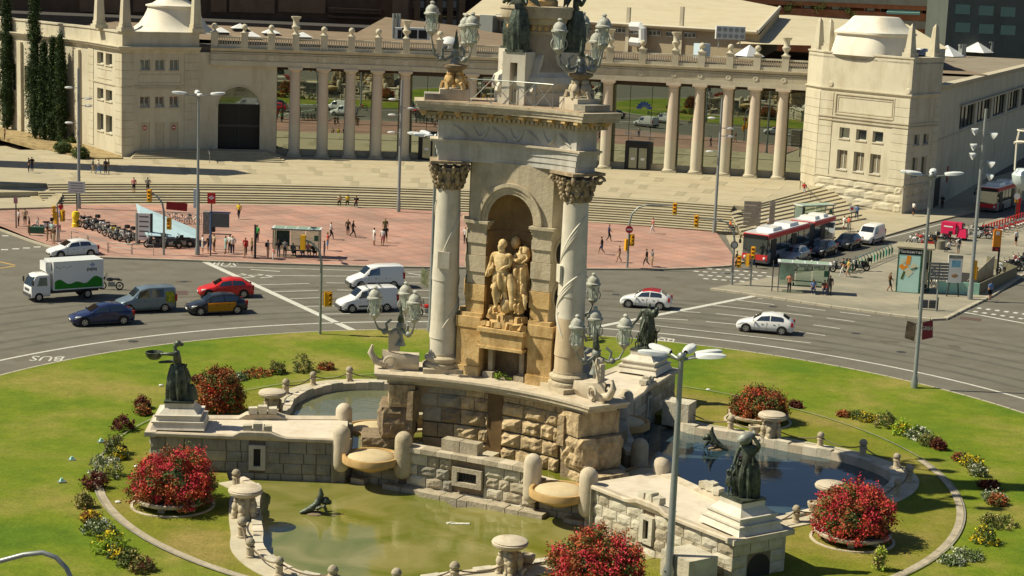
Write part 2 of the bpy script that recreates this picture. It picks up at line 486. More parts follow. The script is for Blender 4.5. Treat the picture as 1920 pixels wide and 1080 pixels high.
m_dry = grass_mat('dry_lawn_grass', (0.13, 0.175, 0.012), (0.20, 0.205, 0.022), (0.30, 0.235, 0.07))
b = MB(); rows = []
for q in range(5):
 rows.append([(CX + r * cos(th), CY + r * sin(th), .121) for th in [2 * pi * i / NN for i in range(NN + 1)] for r in [(lambda r0: r0 + (21.85 + .6 * cos(th) - r0) * q / 4)(rho((th - TA(0) + pi / 3) % (2 * pi / 3) - pi / 3))]])
b.grid(rows[::-1]); b.grid([[(p[0], p[1], -0.6) for p in rows[0]], rows[0]][::-1]); struct(b.obj('lawn', m_dry))
b = MB(); rows = []
for q in range(9):
 row = []
 for i in range(NN + 1):
  th = 2 * pi * i / NN
  a = (th - TA(0) + pi / 3) % (2 * pi / 3) - pi / 3
  r = 21.85 + .6 * cos(th) + (RI - 21.87 - .6 * cos(th)) * q / 8
  zz = 0.12 + (0.05 * sin(th * 7 + r) * sin(r * 0.9) if 0 < q < 8 else 0)
  row.append((CX + r * cos(th), CY + r * sin(th), zz))
 rows.append(row)
b.grid(rows[::-1])
struct(b.obj('lawn', m_grass, smooth=30))
b = MB()
for i in range(N):
 a0, a1 = 2 * pi * i / N + 0.001, 2 * pi * (i + 1) / N - 0.001
 b.prism([(CX + r * cos(a), CY + r * sin(a)) for r, a in ((RI, a0), (RI + 0.18, a0), (RI + 0.18, a1), (RI, a1))], -0.1, 0.13)
struct(b.obj('kerb', m_kerb))
def annulus(b, r0, r1, z, a0=0, a1=2 * pi, n=180, dx=0.0):
 b.grid([[(CX + dx + r * cos(a0 + (a1 - a0) * i / n), CY + r * sin(a0 + (a1 - a0) * i / n), z) for i in range(n + 1)] for r in (r1, r0)])
b = MB(); annulus(b, 38.36, 38.6, 0.005)
struct(b.obj('road_marking', m_mark))
def stripe(b, x0, y0, x1, y1, w, z=0.005):
 p, q = G(x0, y0, z), G(x1, y1, z); d = (q - p).normalized(); n = Vector((-d.y, d.x, 0)) * w / 2
 b.add([p - n, q - n, q + n, p + n], [(0, 1, 2, 3)])
b = MB()
stripe(b, 376, 487, 668, 622, 0.55); stripe(b, 1108, 615, 1424, 553, 0.5)
for s in [(420, 500, 673, 507), (443, 515.5, 860, 520), (485, 534, 580, 531.5), (612, 530, 655, 531), (750, 530, 815, 531), (513, 547, 597, 544.5), (632, 543.5, 660, 544),
   (750, 544, 815, 544.6), (544, 560, 599, 558), (767, 558, 815, 558.6), (573, 574.5, 632, 573), (788, 572, 815, 572.5), (603, 589, 656, 588), (772, 588, 815, 588), (761, 510, 796, 510),
   (1377, 562, 1452, 571), (1475, 573, 1548, 582), (1335, 572, 1428, 582), (1457, 585, 1523, 593), (1575, 585, 1632, 592), (1280, 584, 1313, 586), (1343, 588, 1403, 594), (1550, 596, 1603, 603),
   (1323, 603, 1380, 608), (1525, 609, 1575, 616), (1498, 622, 1547, 629), (1172, 604, 1520, 643), (1220, 596, 1290, 600), (1420, 559, 1430, 560)]:
 stripe(b, *s, 0.16)
stripe(b, 376, 486.5, 815, 499.5, 0.14)
stripe(b, 1640, 452, 1785, 415, 0.18); stripe(b, 1643, 433, 1700, 421, 0.16); stripe(b, 1712, 423, 1735, 419, 0.16); stripe(b, 1640, 470, 1785, 430, 0.12)
stripe(b, 1806, 585, 1925, 607, 0.3); stripe(b, 1425, 551.5, 1607, 578, 0.14); stripe(b, 1620, 580, 1700, 590, 0.12)
for i in range(12): stripe(b, 1815 + i * 17, 575 + i * 2.2, 1823 + i * 17, 576 + i * 2.2, 0.6); stripe(b, 1808 + i * 17, 581 + i * 2.6, 1816 + i * 17, 582.2 + i * 2.6, 0.5)
for i in range(9):
 for j in range(4): stripe(b, 1292 + i * 17 + j * 9, 501 + j * 7 + i * 1.2, 1301 + i * 17 + j * 9, 502.2 + j * 7 + i * 1.2, 0.45)
for x0, x1, y in [(4, 16, 442), (25, 38, 440.5), (2, 15, 468), (23, 36, 466.5), (43, 56, 465), (63, 76, 463), (83, 96, 461.5)]: stripe(b, x0, y, x1, y, 0.5)
for x0, y0, x1, y1 in [(452, 513, 478, 519), (478, 519, 455, 520.5), (484, 514, 512, 519), (512, 519, 488, 521), (470, 505, 525, 509), (765, 512, 790, 516), (1237, 632, 1262, 636), (1232, 637, 1256, 641)]: stripe(b, x0, y0, x1, y1, 0.2)
struct(b.obj('road_marking', m_mark))
b = MB(); stripe(b, 0, 491, 28, 497, 0.2); stripe(b, 28, 498.5, 0, 503, 0.2)
struct(b.obj('road_marking', M('yellow_road_paint', (0.55, 0.33, 0.08), 0.8, 0.2, 3)))
b = MB(); stripe(b, 320, 549, 352, 549, 1.7, 0.004); stripe(b, 1800, 596, 1840, 600, 1.2, 0.004); stripe(b, 330, 528, 360, 528, 0.5, 0.004)
struct(b.obj('road', M('maroon_patch', (0.10, 0.065, 0.055), 0.9, 0.1)))
for (x, y, s_, rz_, sx_) in [(92, 668, 1.25, pi + 0.08, 1.0), (418, 499, 1.7, 0.0, 0.75), (1243, 634, 1.8, pi - 0.16, 0.6)]:
 p = G(x, y, 0.006)
 o = text('BUS', s_, m_mark, None, (p.x, p.y, 0.006), (0, 0, rz_), 'road_marking', 0.0)
 o.scale = (sx_, 1.6, 1); struct(o)
m_tyre = M('worn_asphalt', (0.108, 0.10, 0.079), 0.9, 0.2, 0.5, bump=0.005, bscale=30)
b = MB()
for r in (40.4, 42.3, 45.2, 47.1, 50.2, 52.0): annulus(b, r, r + .55, 0.0022, radians(20), radians(175), 120)
struct(b.obj('road', m_tyre))
b = MB()
for x, y, w_, h_ in ((620, 560, 14, .8), (340, 590, 30, .4), (900, 530, 40, .3), (1500, 655, 60, .35), (1130, 545, 20, 1.0), (1650, 640, 34, .5), (60, 640, 30, .4), (1230, 520, 26, .4), (1780, 650, 20, 1.2)): stripe(b, x, y, x + w_, y + w_ * .04, h_, 0.0034)
struct(b.obj('road', m_asph2))
b = MB()
for x, y in ((520, 470), (780, 475), (345, 528), (1450, 575), (1020, 520), (1690, 660), (1155, 552), (250, 640), (1605, 625)):
 p = G(x, y, 0.0045 if y > 500 else .156); b.add([p + Vector((.36 * cos(i * pi / 8), .36 * sin(i * pi / 8), .001)) for i in range(16)], [tuple(range(16))])
struct(b.obj('road_manholes', m_iron))
def interp(P, x):
 if x <= P[0][0]: return P[0][1] + (x - P[0][0]) * (P[1][1] - P[0][1]) / (P[1][0] - P[0][0])
 for i in range(len(P) - 1):
  if x <= P[i + 1][0]: return P[i][1] + (P[i + 1][1] - P[i][1]) * (x - P[i][0]) / (P[i + 1][0] - P[i][0])
 return P[-1][1] + (x - P[-1][0]) * (P[-1][1] - P[-2][1]) / (P[-1][0] - P[-2][0])
KP = [G(x, y, 0.15) for x, y in [(0, 428), (60, 450), (120, 468), (190, 481), (370, 487), (500, 492), (700, 498), (1000, 502), (1240, 503), (1300, 501), (1370, 497), (1386, 490)]]
KL = [(-70, KP[0].y + 12)] + [(p.x, p.y) for p in KP]
R1S = 100.0
def ystair(x): return FY + sqrt(R1S ** 2 - (x - FX) ** 2)
b = MB(); rows = []
xs = [-62 + i * 0.75 for i in range(int((21.2 + 62) / 0.75) + 1)]
for q in range(9):
 rows.append([(x, *(lambda y: (y, zpav(x, y)))(interp(KL, x) + (ystair(x) + 0.6 - interp(KL, x)) * q / 8)) for x in xs])
b.grid(rows)
struct(b.obj('pavement', m_redpave))
b = MB()
for i in range(len(xs) - 1):
 p, q = Vector((xs[i], interp(KL, xs[i]), 0)), Vector((xs[i + 1], interp(KL, xs[i + 1]), 0))
 d = (q - p).normalized(); n = Vector((d.y, -d.x, 0)) * 0.25
 z = 0.154 if i % 2 else 0.156
 b.add([p + n, q + n, q + n + Vector((0, 0, z)), p + n + Vector((0, 0, z)), q + Vector((0, 0, z)), p + Vector((0, 0, z))], [(0, 1, 2, 3), (3, 2, 4, 5)])
struct(b.obj('kerb', m_kerb))
def slab(name, pts, z0, z1, mat, kerb=None, px=True):
 P = [G(x, y, z1) for x, y in pts] if px else [Vector((x, y, 0)) for x, y in pts]
 bm = bmesh.new()
 vs = [bm.verts.new((p.x, p.y, z1)) for p in P]
 f = bm.faces.new(vs)
 if f.normal.z < 0: f.normal_flip()
 f.normal_update()
 if f.normal.z < 0: f.normal_flip()
 r = bmesh.ops.extrude_face_region(bm, geom=[f])
 for g in r['geom']:
  if isinstance(g, bmesh.types.BMVert): g.co.z = z1
 for v in vs: v.co.z = z0
 bmesh.ops.recalc_face_normals(bm, faces=bm.faces)
 bmesh.ops.triangulate(bm, faces=[f for f in bm.faces if len(f.verts) > 4])
 me = bpy.data.meshes.new(name); bm.to_mesh(me); bm.free(); me.materials.append(mat)
 return link(name, me)
ISL = [(1333, 540), (1420, 552), (1560, 573), (1700, 592), (1745, 597), (1772, 596), (1860, 552), (1925, 508), (2100, 430), (2100, 350), (1925, 396), (1830, 420), (1740, 441), (1667, 460), (1557, 503), (1440, 520)]
struct(slab('pavement', ISL, -0.1, 0.15, m_greypave))
b = MB(); P = [G(x, y, 0.156) for x, y in ISL[:9]]
for i in range(len(P) - 1):
 d = (P[i + 1] - P[i]).normalized(); n = Vector((d.y, -d.x, 0)) * 0.18
 L_ = (P[i + 1] - P[i]).length; m_ = max(1, int(L_ / 1.2))
 for q in range(m_):
  a_, c_ = P[i].lerp(P[i + 1], q / m_ + 0.003), P[i].lerp(P[i + 1], (q + 1) / m_ - 0.003)
  b.prism([(a_ - n)[:2], (c_ - n)[:2], (c_ + n)[:2], (a_ + n)[:2]], -0.05, 0.16)
struct(b.obj('kerb', m_kerb))
struct(slab('pavement', [(1362, 441), (1386, 492), (1480, 474), (1580, 459), (1640, 447), (1740, 418), (1925, 372), (2060, 335), (2000, 290), (1690, 385), (1560, 400), (1440, 440)], -0.1, 0.153, m_tanpave))
struct(slab('pavement', [(2100, 560), (1990, 600), (2100, 640)], -0.1, 0.15, m_greypave))
TH0, TH1 = atan2(171.5 - FY, -45.5 - FX), atan2(176.9 - FY, 22.6 - FX)       # left and right ends of the lower flight
def arcstep(r0, r1, a0, a1, z0, z1, n, parent):
 b = MB(); zz = max(z0, z1 - .4)
 b.grid([[F(a0 + (a1 - a0) * i / n, r, z) for i in range(n + 1)] for r, z in ((r1, z1), (r0, z1), (r0, z1 - .045), (r0 + .09, z1 - .045), (r0 + .09, zz))])
 for a in (a0, a1): P = [F(a, r0, zz), F(a, r1, zz), F(a, r1, z1), F(a, r0, z1)]; b.add(P, [(0, 1, 2, 3), (3, 2, 1, 0)])
 return b.obj('step', m_step, parent)
def arcslab(r0, r1, a0, a1, z0, z1, mat, name, n=40, parent=None):
 b = MB()
 top = [[F(a0 + (a1 - a0) * i / n, r, z1) for i in range(n + 1)] for r in (r1, r0)]
 b.grid(top); b.grid([[F(a0 + (a1 - a0) * i / n, r0, z) for i in range(n + 1)] for z in (z1, z0)])
 b.add([F(a0, r0, z0), F(a0, r1, z0), F(a0, r1, z1), F(a0, r0, z1)], [(0, 1, 2, 3)])
 b.add([F(a1, r0, z0), F(a1, r1, z0), F(a1, r1, z1), F(a1, r0, z1)], [(3, 2, 1, 0)])
 return b.obj(name, mat, parent)
st = thing('curved_stairs', 'long curved flights of pale stone steps crossing the whole plaza', 'steps', (-6, 180, 0.1))
TR = 0.78
for i in range(8):
 arcstep(R1S + i * TR, R1S + (i + 1) * TR + .3, TH0, TH1, 0.0, 0.30 + 0.15 * i, 60, st)
R1E = R1S + 8 * TR
R2S = hypot(G(640, 361, 1.35).x - FX, G(640, 361, 1.35).y - FY)
TU0 = atan2(G(92, 356, 1.35).y - FY, G(92, 356, 1.35).x - FX)
TU1 = atan2(G(1372, 396, 1.35).y - FY, G(1372, 396, 1.35).x - FX)
for i in range(3):
 arcstep(R2S + i * TR, R2S + (i + 1) * TR + .3, TU0, TU1, 1.2, 1.5 + 0.15 * i, 60, st)
R2E = R2S + 3 * TR
struct(arcslab(R1E - 0.1, R2E, radians(118), TH1 + 0.004, 0.0, 1.346, m_tanpave, 'terrace', 60))
_tl, _tr = G(1425, 381, 1.8), G(1545, 344, 1.8)
_ta = atan2(_tl.y - FY, _tl.x - FX)
struct(arcslab(R2E - 0.1, 141, radians(126), _ta, 0.0, 1.796, m_tanpave, 'terrace', 70))
_pc = MB(); _e = [F(_ta + (radians(71.8) - _ta) * i / 6, 141)[:2] for i in range(7)]
_pc.prism([_tl[:2], (_tr.x, _tr.y), (36.5, 210)] + _e[::-1], 0.0, 1.794); struct(_pc.obj('terrace', m_tanpave))
m_slabp = [M('terrace_slab', (0.42, 0.365, 0.245), 0.9, 0.08, 0.6, stain=0.1), M('terrace_slab_pink', (0.41, 0.35, 0.235), 0.9, 0.08, 0.6, stain=0.1), M('terrace_strip', (0.33, 0.285, 0.185), 0.9, 0.1, 0.6)]
pv = thing('terrace_paving', 'pale paving slabs with dark strips in curved rows on the palace terraces', 'paving', (-6, 190, 1.7))
cnt = 0
for (ra, rb, z, nr, ta, tb) in ((R1E + 0.3, R2S - 0.02, 1.35, 2, TH0 - 0.01, TH1 + 0.01), (R2E + 0.3, 134.6, 1.80, 6, TU0 - 0.02, atan2(G(1425, 381, 1.8).y - FY, G(1425, 381, 1.8).x - FX) - 0.0)):
 for q in range(nr):
  r0, r1 = ra + (rb - ra) * q / nr, ra + (rb - ra) * (q + 1) / nr
  th = min(ta, tb) + (0.02 * (q % 2)) ; te = max(ta, tb)
  j = 0
  while th < te:
   w = (6.4 if j % 2 == 0 else 0.9) / r0
   t2 = min(te, th + w); g = 0.04 / r0
   n = 4 if j % 2 == 0 else 1
   b = MB()
   b.prism([F(th + g + (t2 - th - 2 * g) * i / n, r0 + 0.04)[:2] for i in range(n + 1)] + [F(t2 - g - (t2 - th - 2 * g) * i / n, r1 - 0.04)[:2] for i in range(n + 1)], z - 0.02, z + 0.012 + 0.002 * (cnt % 3), bottom=False)
   b.obj('slab', m_slabp[2] if j % 2 else m_slabp[(cnt // 2) % 2], pv); cnt += 1
   th = t2; j += 1
sf = thing('street_stairs', 'straight flight of many pale steps running down to the street beside the right tower', 'steps', G(1500, 410, 0.15))
TL0, TL1, TL2 = G(1400, 455, 0.15), G(1372, 404, 1.35), G(1425, 381, 1.8)
TRr, BRr = G(1545, 344, 1.8), G(1624, 411, 0.15)
def stl(z):
 if z <= 1.35: return TL0.lerp(TL1, (z - 0.15) / 1.2)
 return TL1.lerp(TL2, (z - 1.35) / 0.45)
for i in range(11):
 z0, z1 = 0.15 + 0.15 * i, 0.30 + 0.15 * i
 a_, c_ = stl(z0), BRr.lerp(TRr, i / 11)
 poly = [a_[:2], c_[:2], TRr[:2], TL2[:2]] if z0 >= 1.34 else [a_[:2], c_[:2], TRr[:2], TL2[:2], TL1[:2]]
 b = MB(); b.prism(poly, 0, z1 - 0.002 * (i == 10)); b.obj('step', m_step, sf)
b = MB()  # handrail
pa, pb = G(1500, 355, 1.8), G(1563, 420, 0.15)
b.tube([pa, pa + Vector((0, 0, 1)), pb + Vector((0, 0, 1)), pb], 0.035, 5)
for u in (0.33, 0.66):
 q = pa.lerp(pb, u); b.tube([q, q + Vector((0, 0, 1))], 0.03, 5)
b.obj('handrail', m_iron, sf)
sl = thing('left_steps', 'shallow pale steps running diagonally from the left edge of the photo to the plaza', 'steps', G(60, 370, 0.8))
for i in range(5):
 f_ = i / 5
 P = [G(18 + 75 * (1 - f_) * 0 + 92 * 0, 0, 0)] if False else None
 a0_, a1_ = G(-60 + 4 * i, 346 - 8 * i, 0.8 + 0.12 * i), G(104 + 3 * i, 386 - 5 * i, 0.8 + 0.12 * i)
 b0_, b1_ = G(-60, 300, 1.35), G(120, 352, 1.35)
 b = MB(); b.prism([a0_[:2], a1_[:2], b1_[:2], b0_[:2]], 0, 0.82 + 0.11 * i); b.obj('step', m_step, sl)
struct(slab('terrace', [(-300, 200), (-300, 420), (-60, 392), (104, 388), (112, 384), (90, 352), (60, 300), (0, 240)], -0.1, 0.79, m_tanpave))
def AT(px, py, Y):                            # the point at world depth Y seen at a pixel
 d = _f0 * FPX + CR * (px - 960) + CU * (540 - py)
 t = Y / d.y
 return Vector((d.x * t, Y, CAMH + d.z * t))
def wall(b, p, q, z0, z1, ops=(), th=0.5):
 """a wall from p to q with openings (u0, u1, v0, v1, kind); reveals are real; outside is to the right of p->q"""
 p = Vector((p[0], p[1], 0)); q = Vector((q[0], q[1], 0))
 L = (q - p).length; d = (q - p) / L; n = Vector((d.y, -d.x, 0))
 def W(u, v, o=0.0): return p + d * u - n * o + Vector((0, 0, v))
 us = sorted({0, L, *[o[0] for o in ops], *[o[1] for o in ops]}); vs = sorted({z0, z1, *[o[2] for o in ops], *[o[3] for o in ops]})
 for i in range(len(us) - 1):
  j = 0
  while j < len(vs) - 1:
   def hole(jj):
    uc, vc = (us[i] + us[i + 1]) / 2, (vs[jj] + vs[jj + 1]) / 2
    return any(o[0] < uc < o[1] and o[2] < vc < o[3] for o in ops)
   if hole(j): j += 1; continue
   k = j
   while k + 1 < len(vs) - 1 and not hole(k + 1): k += 1
   a0, a1, v0, v1 = us[i], us[i + 1], vs[j], vs[k + 1]
   P = [W(a0, v0), W(a1, v0), W(a1, v1), W(a0, v1), W(a0, v0, th), W(a1, v0, th), W(a1, v1, th), W(a0, v1, th)]
   b.add(P, [(0, 1, 2, 3), (5, 4, 7, 6), (4, 0, 3, 7), (1, 5, 6, 2), (3, 2, 6, 7), (4, 5, 1, 0)])
   j = k + 1
 return W, L, d, n
def wbox(W, u0, u1, v0, v1, o0, o1, b):       # o: depth inwards (negative = proud)
 P = [W(u0, v0, o0), W(u1, v0, o0), W(u1, v1, o0), W(u0, v1, o0), W(u0, v0, o1), W(u1, v0, o1), W(u1, v1, o1), W(u0, v1, o1)]
 b.add(P, [(0, 1, 2, 3), (5, 4, 7, 6), (4, 0, 3, 7), (1, 5, 6, 2), (3, 2, 6, 7), (4, 5, 1, 0)])
m_wframe = M('window_frame_paint', (0.50, 0.50, 0.46), 0.6, 0.05, 3)
m_shutter = M('old_shutter', (0.20, 0.17, 0.11), 0.8, 0.2, 3)
def window(W, u0, u1, v0, v1, par, dep=0.35, glass=None, fr=None, mull=1):
 b = MB(); f = 0.09
 for a in ((u0, u1, v0, v0 + f), (u0, u1, v1 - f, v1), (u0, u0 + f, v0 + f, v1 - f), (u1 - f, u1, v0 + f, v1 - f)): wbox(W, a[0], a[1], a[2], a[3], dep - 0.05, dep + 0.05, b)
 for i in range(mull):
  c = u0 + (u1 - u0) * (i + 1) / (mull + 1); wbox(W, c - 0.05, c + 0.05, v0 + f, v1 - f, dep - 0.06, dep + 0.04, b)
 w = b.obj('window', fr or m_wframe, par)
 b = MB(); wbox(W, u0 + f, u1 - f, v0 + f, v1 - f, dep, dep + 0.02, b); b.obj('pane', glass or m_window, w)
 b = MB(); wbox(W, u0 - 0.08, u1 + 0.08, v0 - 0.14, v0 - 0.002, -0.1, 0.2, b); b.obj('sill', m_creamd, w)
 return w
pal = thing('exhibition_palace', 'cream palace with curved colonnade, mirror glass and two corner towers behind the plaza', 'palace', (0, 217, 1.8))
ZB = 1.8
LA, LB, LD, LE = (-46.8, 208.6), (-38.7, 213.9), (-53.2, 218.6), (-75, 243.5)
RA, RB, RC, RD = (34.1, 211.8), (35.2, 208.0), (43.6, 198.3), (48.2, 203.6)
LF = hypot(LB[0] - LA[0], LB[1] - LA[1])
def lu(px): return (px - 228) / (388 - 228) * LF
ops = []
for a_, c_ in ((265, 285), (296, 315), (326, 345)):
 ops += [(lu(a_), lu(c_), 12.05, 13.3), (lu(a_), lu(c_), 7.65, 8.95), (lu(a_), lu(c_), 2.62, 5.85)]
b = MB(); W, _, _, _ = wall(b, LA, LB, 0.7, 14.3, ops, 0.5); b.obj('wall', m_cream, pal)
WLF = W
for i, o in enumerate(ops):
 if o[3] < 6:
  b = MB(); wbox(W, o[0], o[1], o[2], o[3], 0.12, 0.2, b); dd = b.obj('door', m_creamd, pal)
  if i in (2, 8):
   c_ = (o[0] + o[1]) / 2; p = W(c_, 5.2, 0.10); n_ = (W(0, 0, -1) - W(0, 0, 0))
   b = MB(); u_ = (W(1, 0) - W(0, 0)).normalized()
   ringp = [p + n_ * 0.03 + u_ * (0.3 * cos(t_ * pi / 8)) + Vector((0, 0, 0.3 * sin(t_ * pi / 8))) for t_ in range(16)]
   b.add(ringp, [tuple(range(16))]); sg = b.obj('no_entry_disc', M('faded_red_disc', (.45, .12, .09), .7, .1), dd)
   b = MB(); b.add([p + n_ * 0.04 + u_ * x + Vector((0, 0, z)) for x, z in ((-0.2, -0.05), (0.2, -0.05), (0.2, 0.05), (-0.2, 0.05))], [(0, 1, 2, 3)]); b.obj('bar', m_sign, dd)
 else: window(W, *o[:4], pal)
b = MB(); wbox(W, lu(258), lu(352), 9.75, 9.95, -0.06, 0, b); wbox(W, 0.3, LF - 0.2, 10.02, 10.2, -0.09, 0, b); b.obj('string_course', m_creamd, pal)
b = MB(); wbox(W, lu(262), lu(350), 10.5, 10.56, -0.05, 0, b); wbox(W, lu(262), lu(350), 11.5, 11.56, -0.05, 0, b); wbox(W, lu(262), lu(262) + .08, 10.56, 11.5, -0.05, 0, b); wbox(W, lu(350) - .08, lu(350), 10.56, 11.5, -0.05, 0, b); b.obj('panel_moulding', m_creamd, pal)
def quoins(W, u0, u1, z0, z1, h, par, pr=0.07, mat=None):
 z = z0
 while z < z1 - 0.1:
  b = MB(); wbox(W, u0, u1, z + 0.02, min(z1, z + h) - 0.02, -pr, 0, b); b.obj('quoin', mat or m_cream, par); z += h
quoins(W, -0.05, lu(252), 2.2, 14.2, 0.98, pal); quoins(W, lu(357), LF - 0.1, 2.2, 14.2, 0.98, pal)
LS = hypot(LD[0] - LA[0], LD[1] - LA[1])
def ls(px): return LS - (228 - px) / (228 - 166) * LS
ops = []
for a_, c_ in ((184, 193), (200, 209)):
 ops += [(ls(a_) - 0.25, ls(c_) + 0.25, 12.3, 13.7), (ls(a_) - 0.25, ls(c_) + 0.25, 8.0, 9.35), (ls(a_) - 0.25, ls(c_) + 0.25, 4.2, 6.3)]
b = MB(); W, _, _, _ = wall(b, LD, LA, 0.7, 14.3, ops, 0.6); b.obj('wall', m_cream, pal)
for o in ops: window(W, *o[:4], pal, 0.45, mull=0)
quoins(W, 0, ls(176), 2.2, 14.2, 0.98, pal); quoins(W, ls(216), LS, 2.2, 14.2, 0.98, pal)
b = MB()
for z in (10.0,): wbox(W, 0, LS, z, z + 0.2, -0.1, 0, b)
wbox(W, ls(184), ls(209), 10.6, 10.68, -.05, 0, b); wbox(W, ls(184), ls(209), 11.7, 11.78, -.05, 0, b); b.obj('string_course', m_creamd, pal)
b = MB(); WL = hypot(LE[0] - LD[0], LE[1] - LD[1]); W, _, _, _ = wall(b, LE, LD, 0.7, 14.3, [(4, 13, 7.2, 10.6), (15.5, 24, 7.2, 10.6)], 0.8); b.obj('wall', m_cream, pal)
for u0, u1 in ((4, 13), (15.5, 24)):
 b = MB(); wbox(W, u0, u1, 7.2, 10.6, 0.5, 0.55, b); w_ = b.obj('window', m_dark, pal)
 b = MB(); wbox(W, u0 + 4, u0 + 5.2, 7.6, 9.0, 0.3, 0.45, b); b.obj('ventilation_unit', m_lamphead, w_)
for u in (0, 8.4, 14, 24.5, 30): b = MB(); wbox(W, u, u + 1.1, 0.8, 13.6, -0.35, 0, b); b.obj('pilaster', m_cream, pal)
def run(pts, prof, name, mat, par, closed=False, z=0):
 """sweep a profile (outwards, up) along a plan polyline; outside is on the right of travel"""
 P = [Vector((p[0], p[1], 0)) for p in pts]; n = len(P); rows = []
 for i in range(n):
  a_ = P[(i - 1) % n] if (closed or i > 0) else None; c_ = P[(i + 1) % n] if (closed or i < n - 1) else None
  d1 = (P[i] - a_).normalized() if a_ is not None else (c_ - P[i]).normalized()
  d2 = (c_ - P[i]).normalized() if c_ is not None else d1
  n1, n2 = Vector((d1.y, -d1.x, 0)), Vector((d2.y, -d2.x, 0))
  m = (n1 + n2).normalized(); k = 1 / max(0.35, m.dot(n1))
  rows.append([P[i] + m * (o * k) + Vector((0, 0, z + zz)) for o, zz in prof])
 if closed: rows.append(rows[0])
 b = MB(); b.grid(rows)
 if not closed:
  m_ = len(prof); b.add(rows[0], [tuple(range(m_))]); b.add(rows[-1], [tuple(range(m_ - 1, -1, -1))])
 return b.obj(name, mat, par)
CORN = [(-0.6, 0.0), (0.0, 0.0), (0.12, 0.12), (0.15, 0.3), (0.45, 0.36), (0.5, 0.55), (0.62, 0.62), (0.62, 0.72), (-0.6, 0.74)]
arc = [F(radians(103.3 - 0.74 * i), 137.0)[:2] for i in range(43)]
run([LE, LD, LA, LB], CORN, 'cornice', m_cream, pal, z=14.1)
run(arc, CORN, 'cornice', m_creamd, pal, z=14.1)
run([RA, RB, RC, RD], [(-0.5, 0), (0.0, 0), (0.1, 0.08), (0.22, 0.2), (0.22, 0.35), (-0.5, 0.36)], 'cornice', m_cream, pal, z=13.2)
run([LE, LD, LA, LB], [(-0.9, 0), (-0.05, 0), (-0.05, 1.45), (0.08, 1.5), (0.08, 1.7), (-0.9, 1.7)], 'parapet', m_cream, pal, z=14.85)
b = MB(); b.prism([LA, LB, (-44.5, 222), LD], 14.6, 14.9); b.obj('tower_roof', m_cream, pal)
b = MB()
for i in range(330):
 th = radians(103.2 - 31.0 * i / 330); p = F(th, 136.72, 14.25); b.box(p, (0.16, 0.2, 0.2), th)
d_ = b.obj('dentils', m_creamd, pal); d_['kind'] = 'stuff'
for r0, r1, z0, z1, mt in ((136.5, 139.4, 12.7, 13.3, m_cream), (136.6, 139.4, 13.3, 14.12, m_creamd)):
 o = arcslab(r0, r1, radians(103.3), radians(72.4), z0, z1, mt, 'entablature', 60, pal)
b = MB()
b.grid([[F(radians(103.3 - 30.9 * i / 60), r, 12.7) for i in range(61)] for r in (136.5, 139.4)]); b.obj('soffit', m_creamd, pal)
colth = [degrees_ for degrees_ in ()]
def thpx(px, py, z=1.8):
 p = G(px, py, z); return atan2(p.y - FY, p.x - FX)
CP = [(550, 290), (603, 292), (654, 294), (704, 296), (756, 298), (880, 303), (943, 306), (1006, 310), (1069, 314), (1132, 317), (1256, 321), (1305, 324), (1357, 328), (1408, 331), (1460, 335)]
TH = [thpx(*c) for c in CP]
m_colL = M('column_lower', (0.56, 0.51, 0.39), 0.9, 0.06, 0.8); m_colU = M('column_upper', (0.57, 0.48, 0.375), 0.9, 0.06, 0.8)
for i, th in enumerate(TH):
 c = F(th, 137.25, ZB)
 b = MB(); b.lathe(c, [(0.70, 0.42), (0.69, 2.0), (0.68, 3.9)], 20); col = b.obj('column', m_colL, pal, 40)
 b = MB(); b.lathe(c, [(0.68, 3.9), (0.65, 6.5), (0.60, 10.0), (0.60, 10.05)], 20); b.obj('shaft', m_colU, col, 40)
 b = MB(); b.box(c + Vector((0, 0, 0.08)), (1.75, 1.75, 0.16), th); b.lathe(c, [(0.85, 0.16), (0.85, 0.3), (0.70, 0.42)], 20); b.obj('column_base', m_creamd, col)
 b = MB(); b.lathe(c, [(0.60, 10.05), (0.66, 10.15), (0.62, 10.25), (0.62, 10.4), (0.84, 10.62)], 20); b.box(c + Vector((0, 0, 10.76)), (1.75, 1.75, 0.28), th); b.obj('capital', m_colU, col)
b = MB()
b.box((0, 0, 0.55), (0.85, 0.85, 1.1)); b.box((0, 0, 1.16), (1.0, 1.0, 0.14)); pedm = b
def ped(th, urn, R_=137.1, z0=14.84, par=pal):
 c = F(th, R_, z0)
 b = MB(); b.box(c + Vector((0, 0, 0.85)), (0.85, 0.85, 1.7), th); b.box(c + Vector((0, 0, 1.78)), (1.0, 1.0, 0.14), th)
 pd = b.obj('pedestal', m_cream, par)
 b = MB()
 if urn: b.lathe(c, [(0.45, 1.85), (0.2, 2.1), (0.2, 2.2), (0.5, 2.6), (0.52, 2.8), (0.36, 2.95), (0.38, 3.6), (0.6, 3.85), (0.62, 4.0), (0.2, 4.02)], 14); b.obj('urn', m_cream, pd, 50)
 else: b.lathe(c, [(0.4, 1.85), (0.2, 2.05), (0.14, 2.2)], 10); b.ball(c + Vector((0, 0, 2.52)), 0.38, 12); b.obj('ball_finial', m_cream, pd, 50)
PT = [radians(103.1), radians(101.6), radians(100.25)] + TH + [radians(72.95)]
extra = [(TH[4] + TH[5]) / 2, (TH[9] + TH[10]) / 2]
URN = {3 + 0, 3 + 4, 3 + 8, 3 + 9, 3 + 10, 3 + 14}
PTs = PT[:-1]
for i, th in enumerate(PTs): ped(th, i in URN)
for th in extra: ped(th, False)
allp = sorted(PTs + extra + [radians(72.5)], reverse=True)
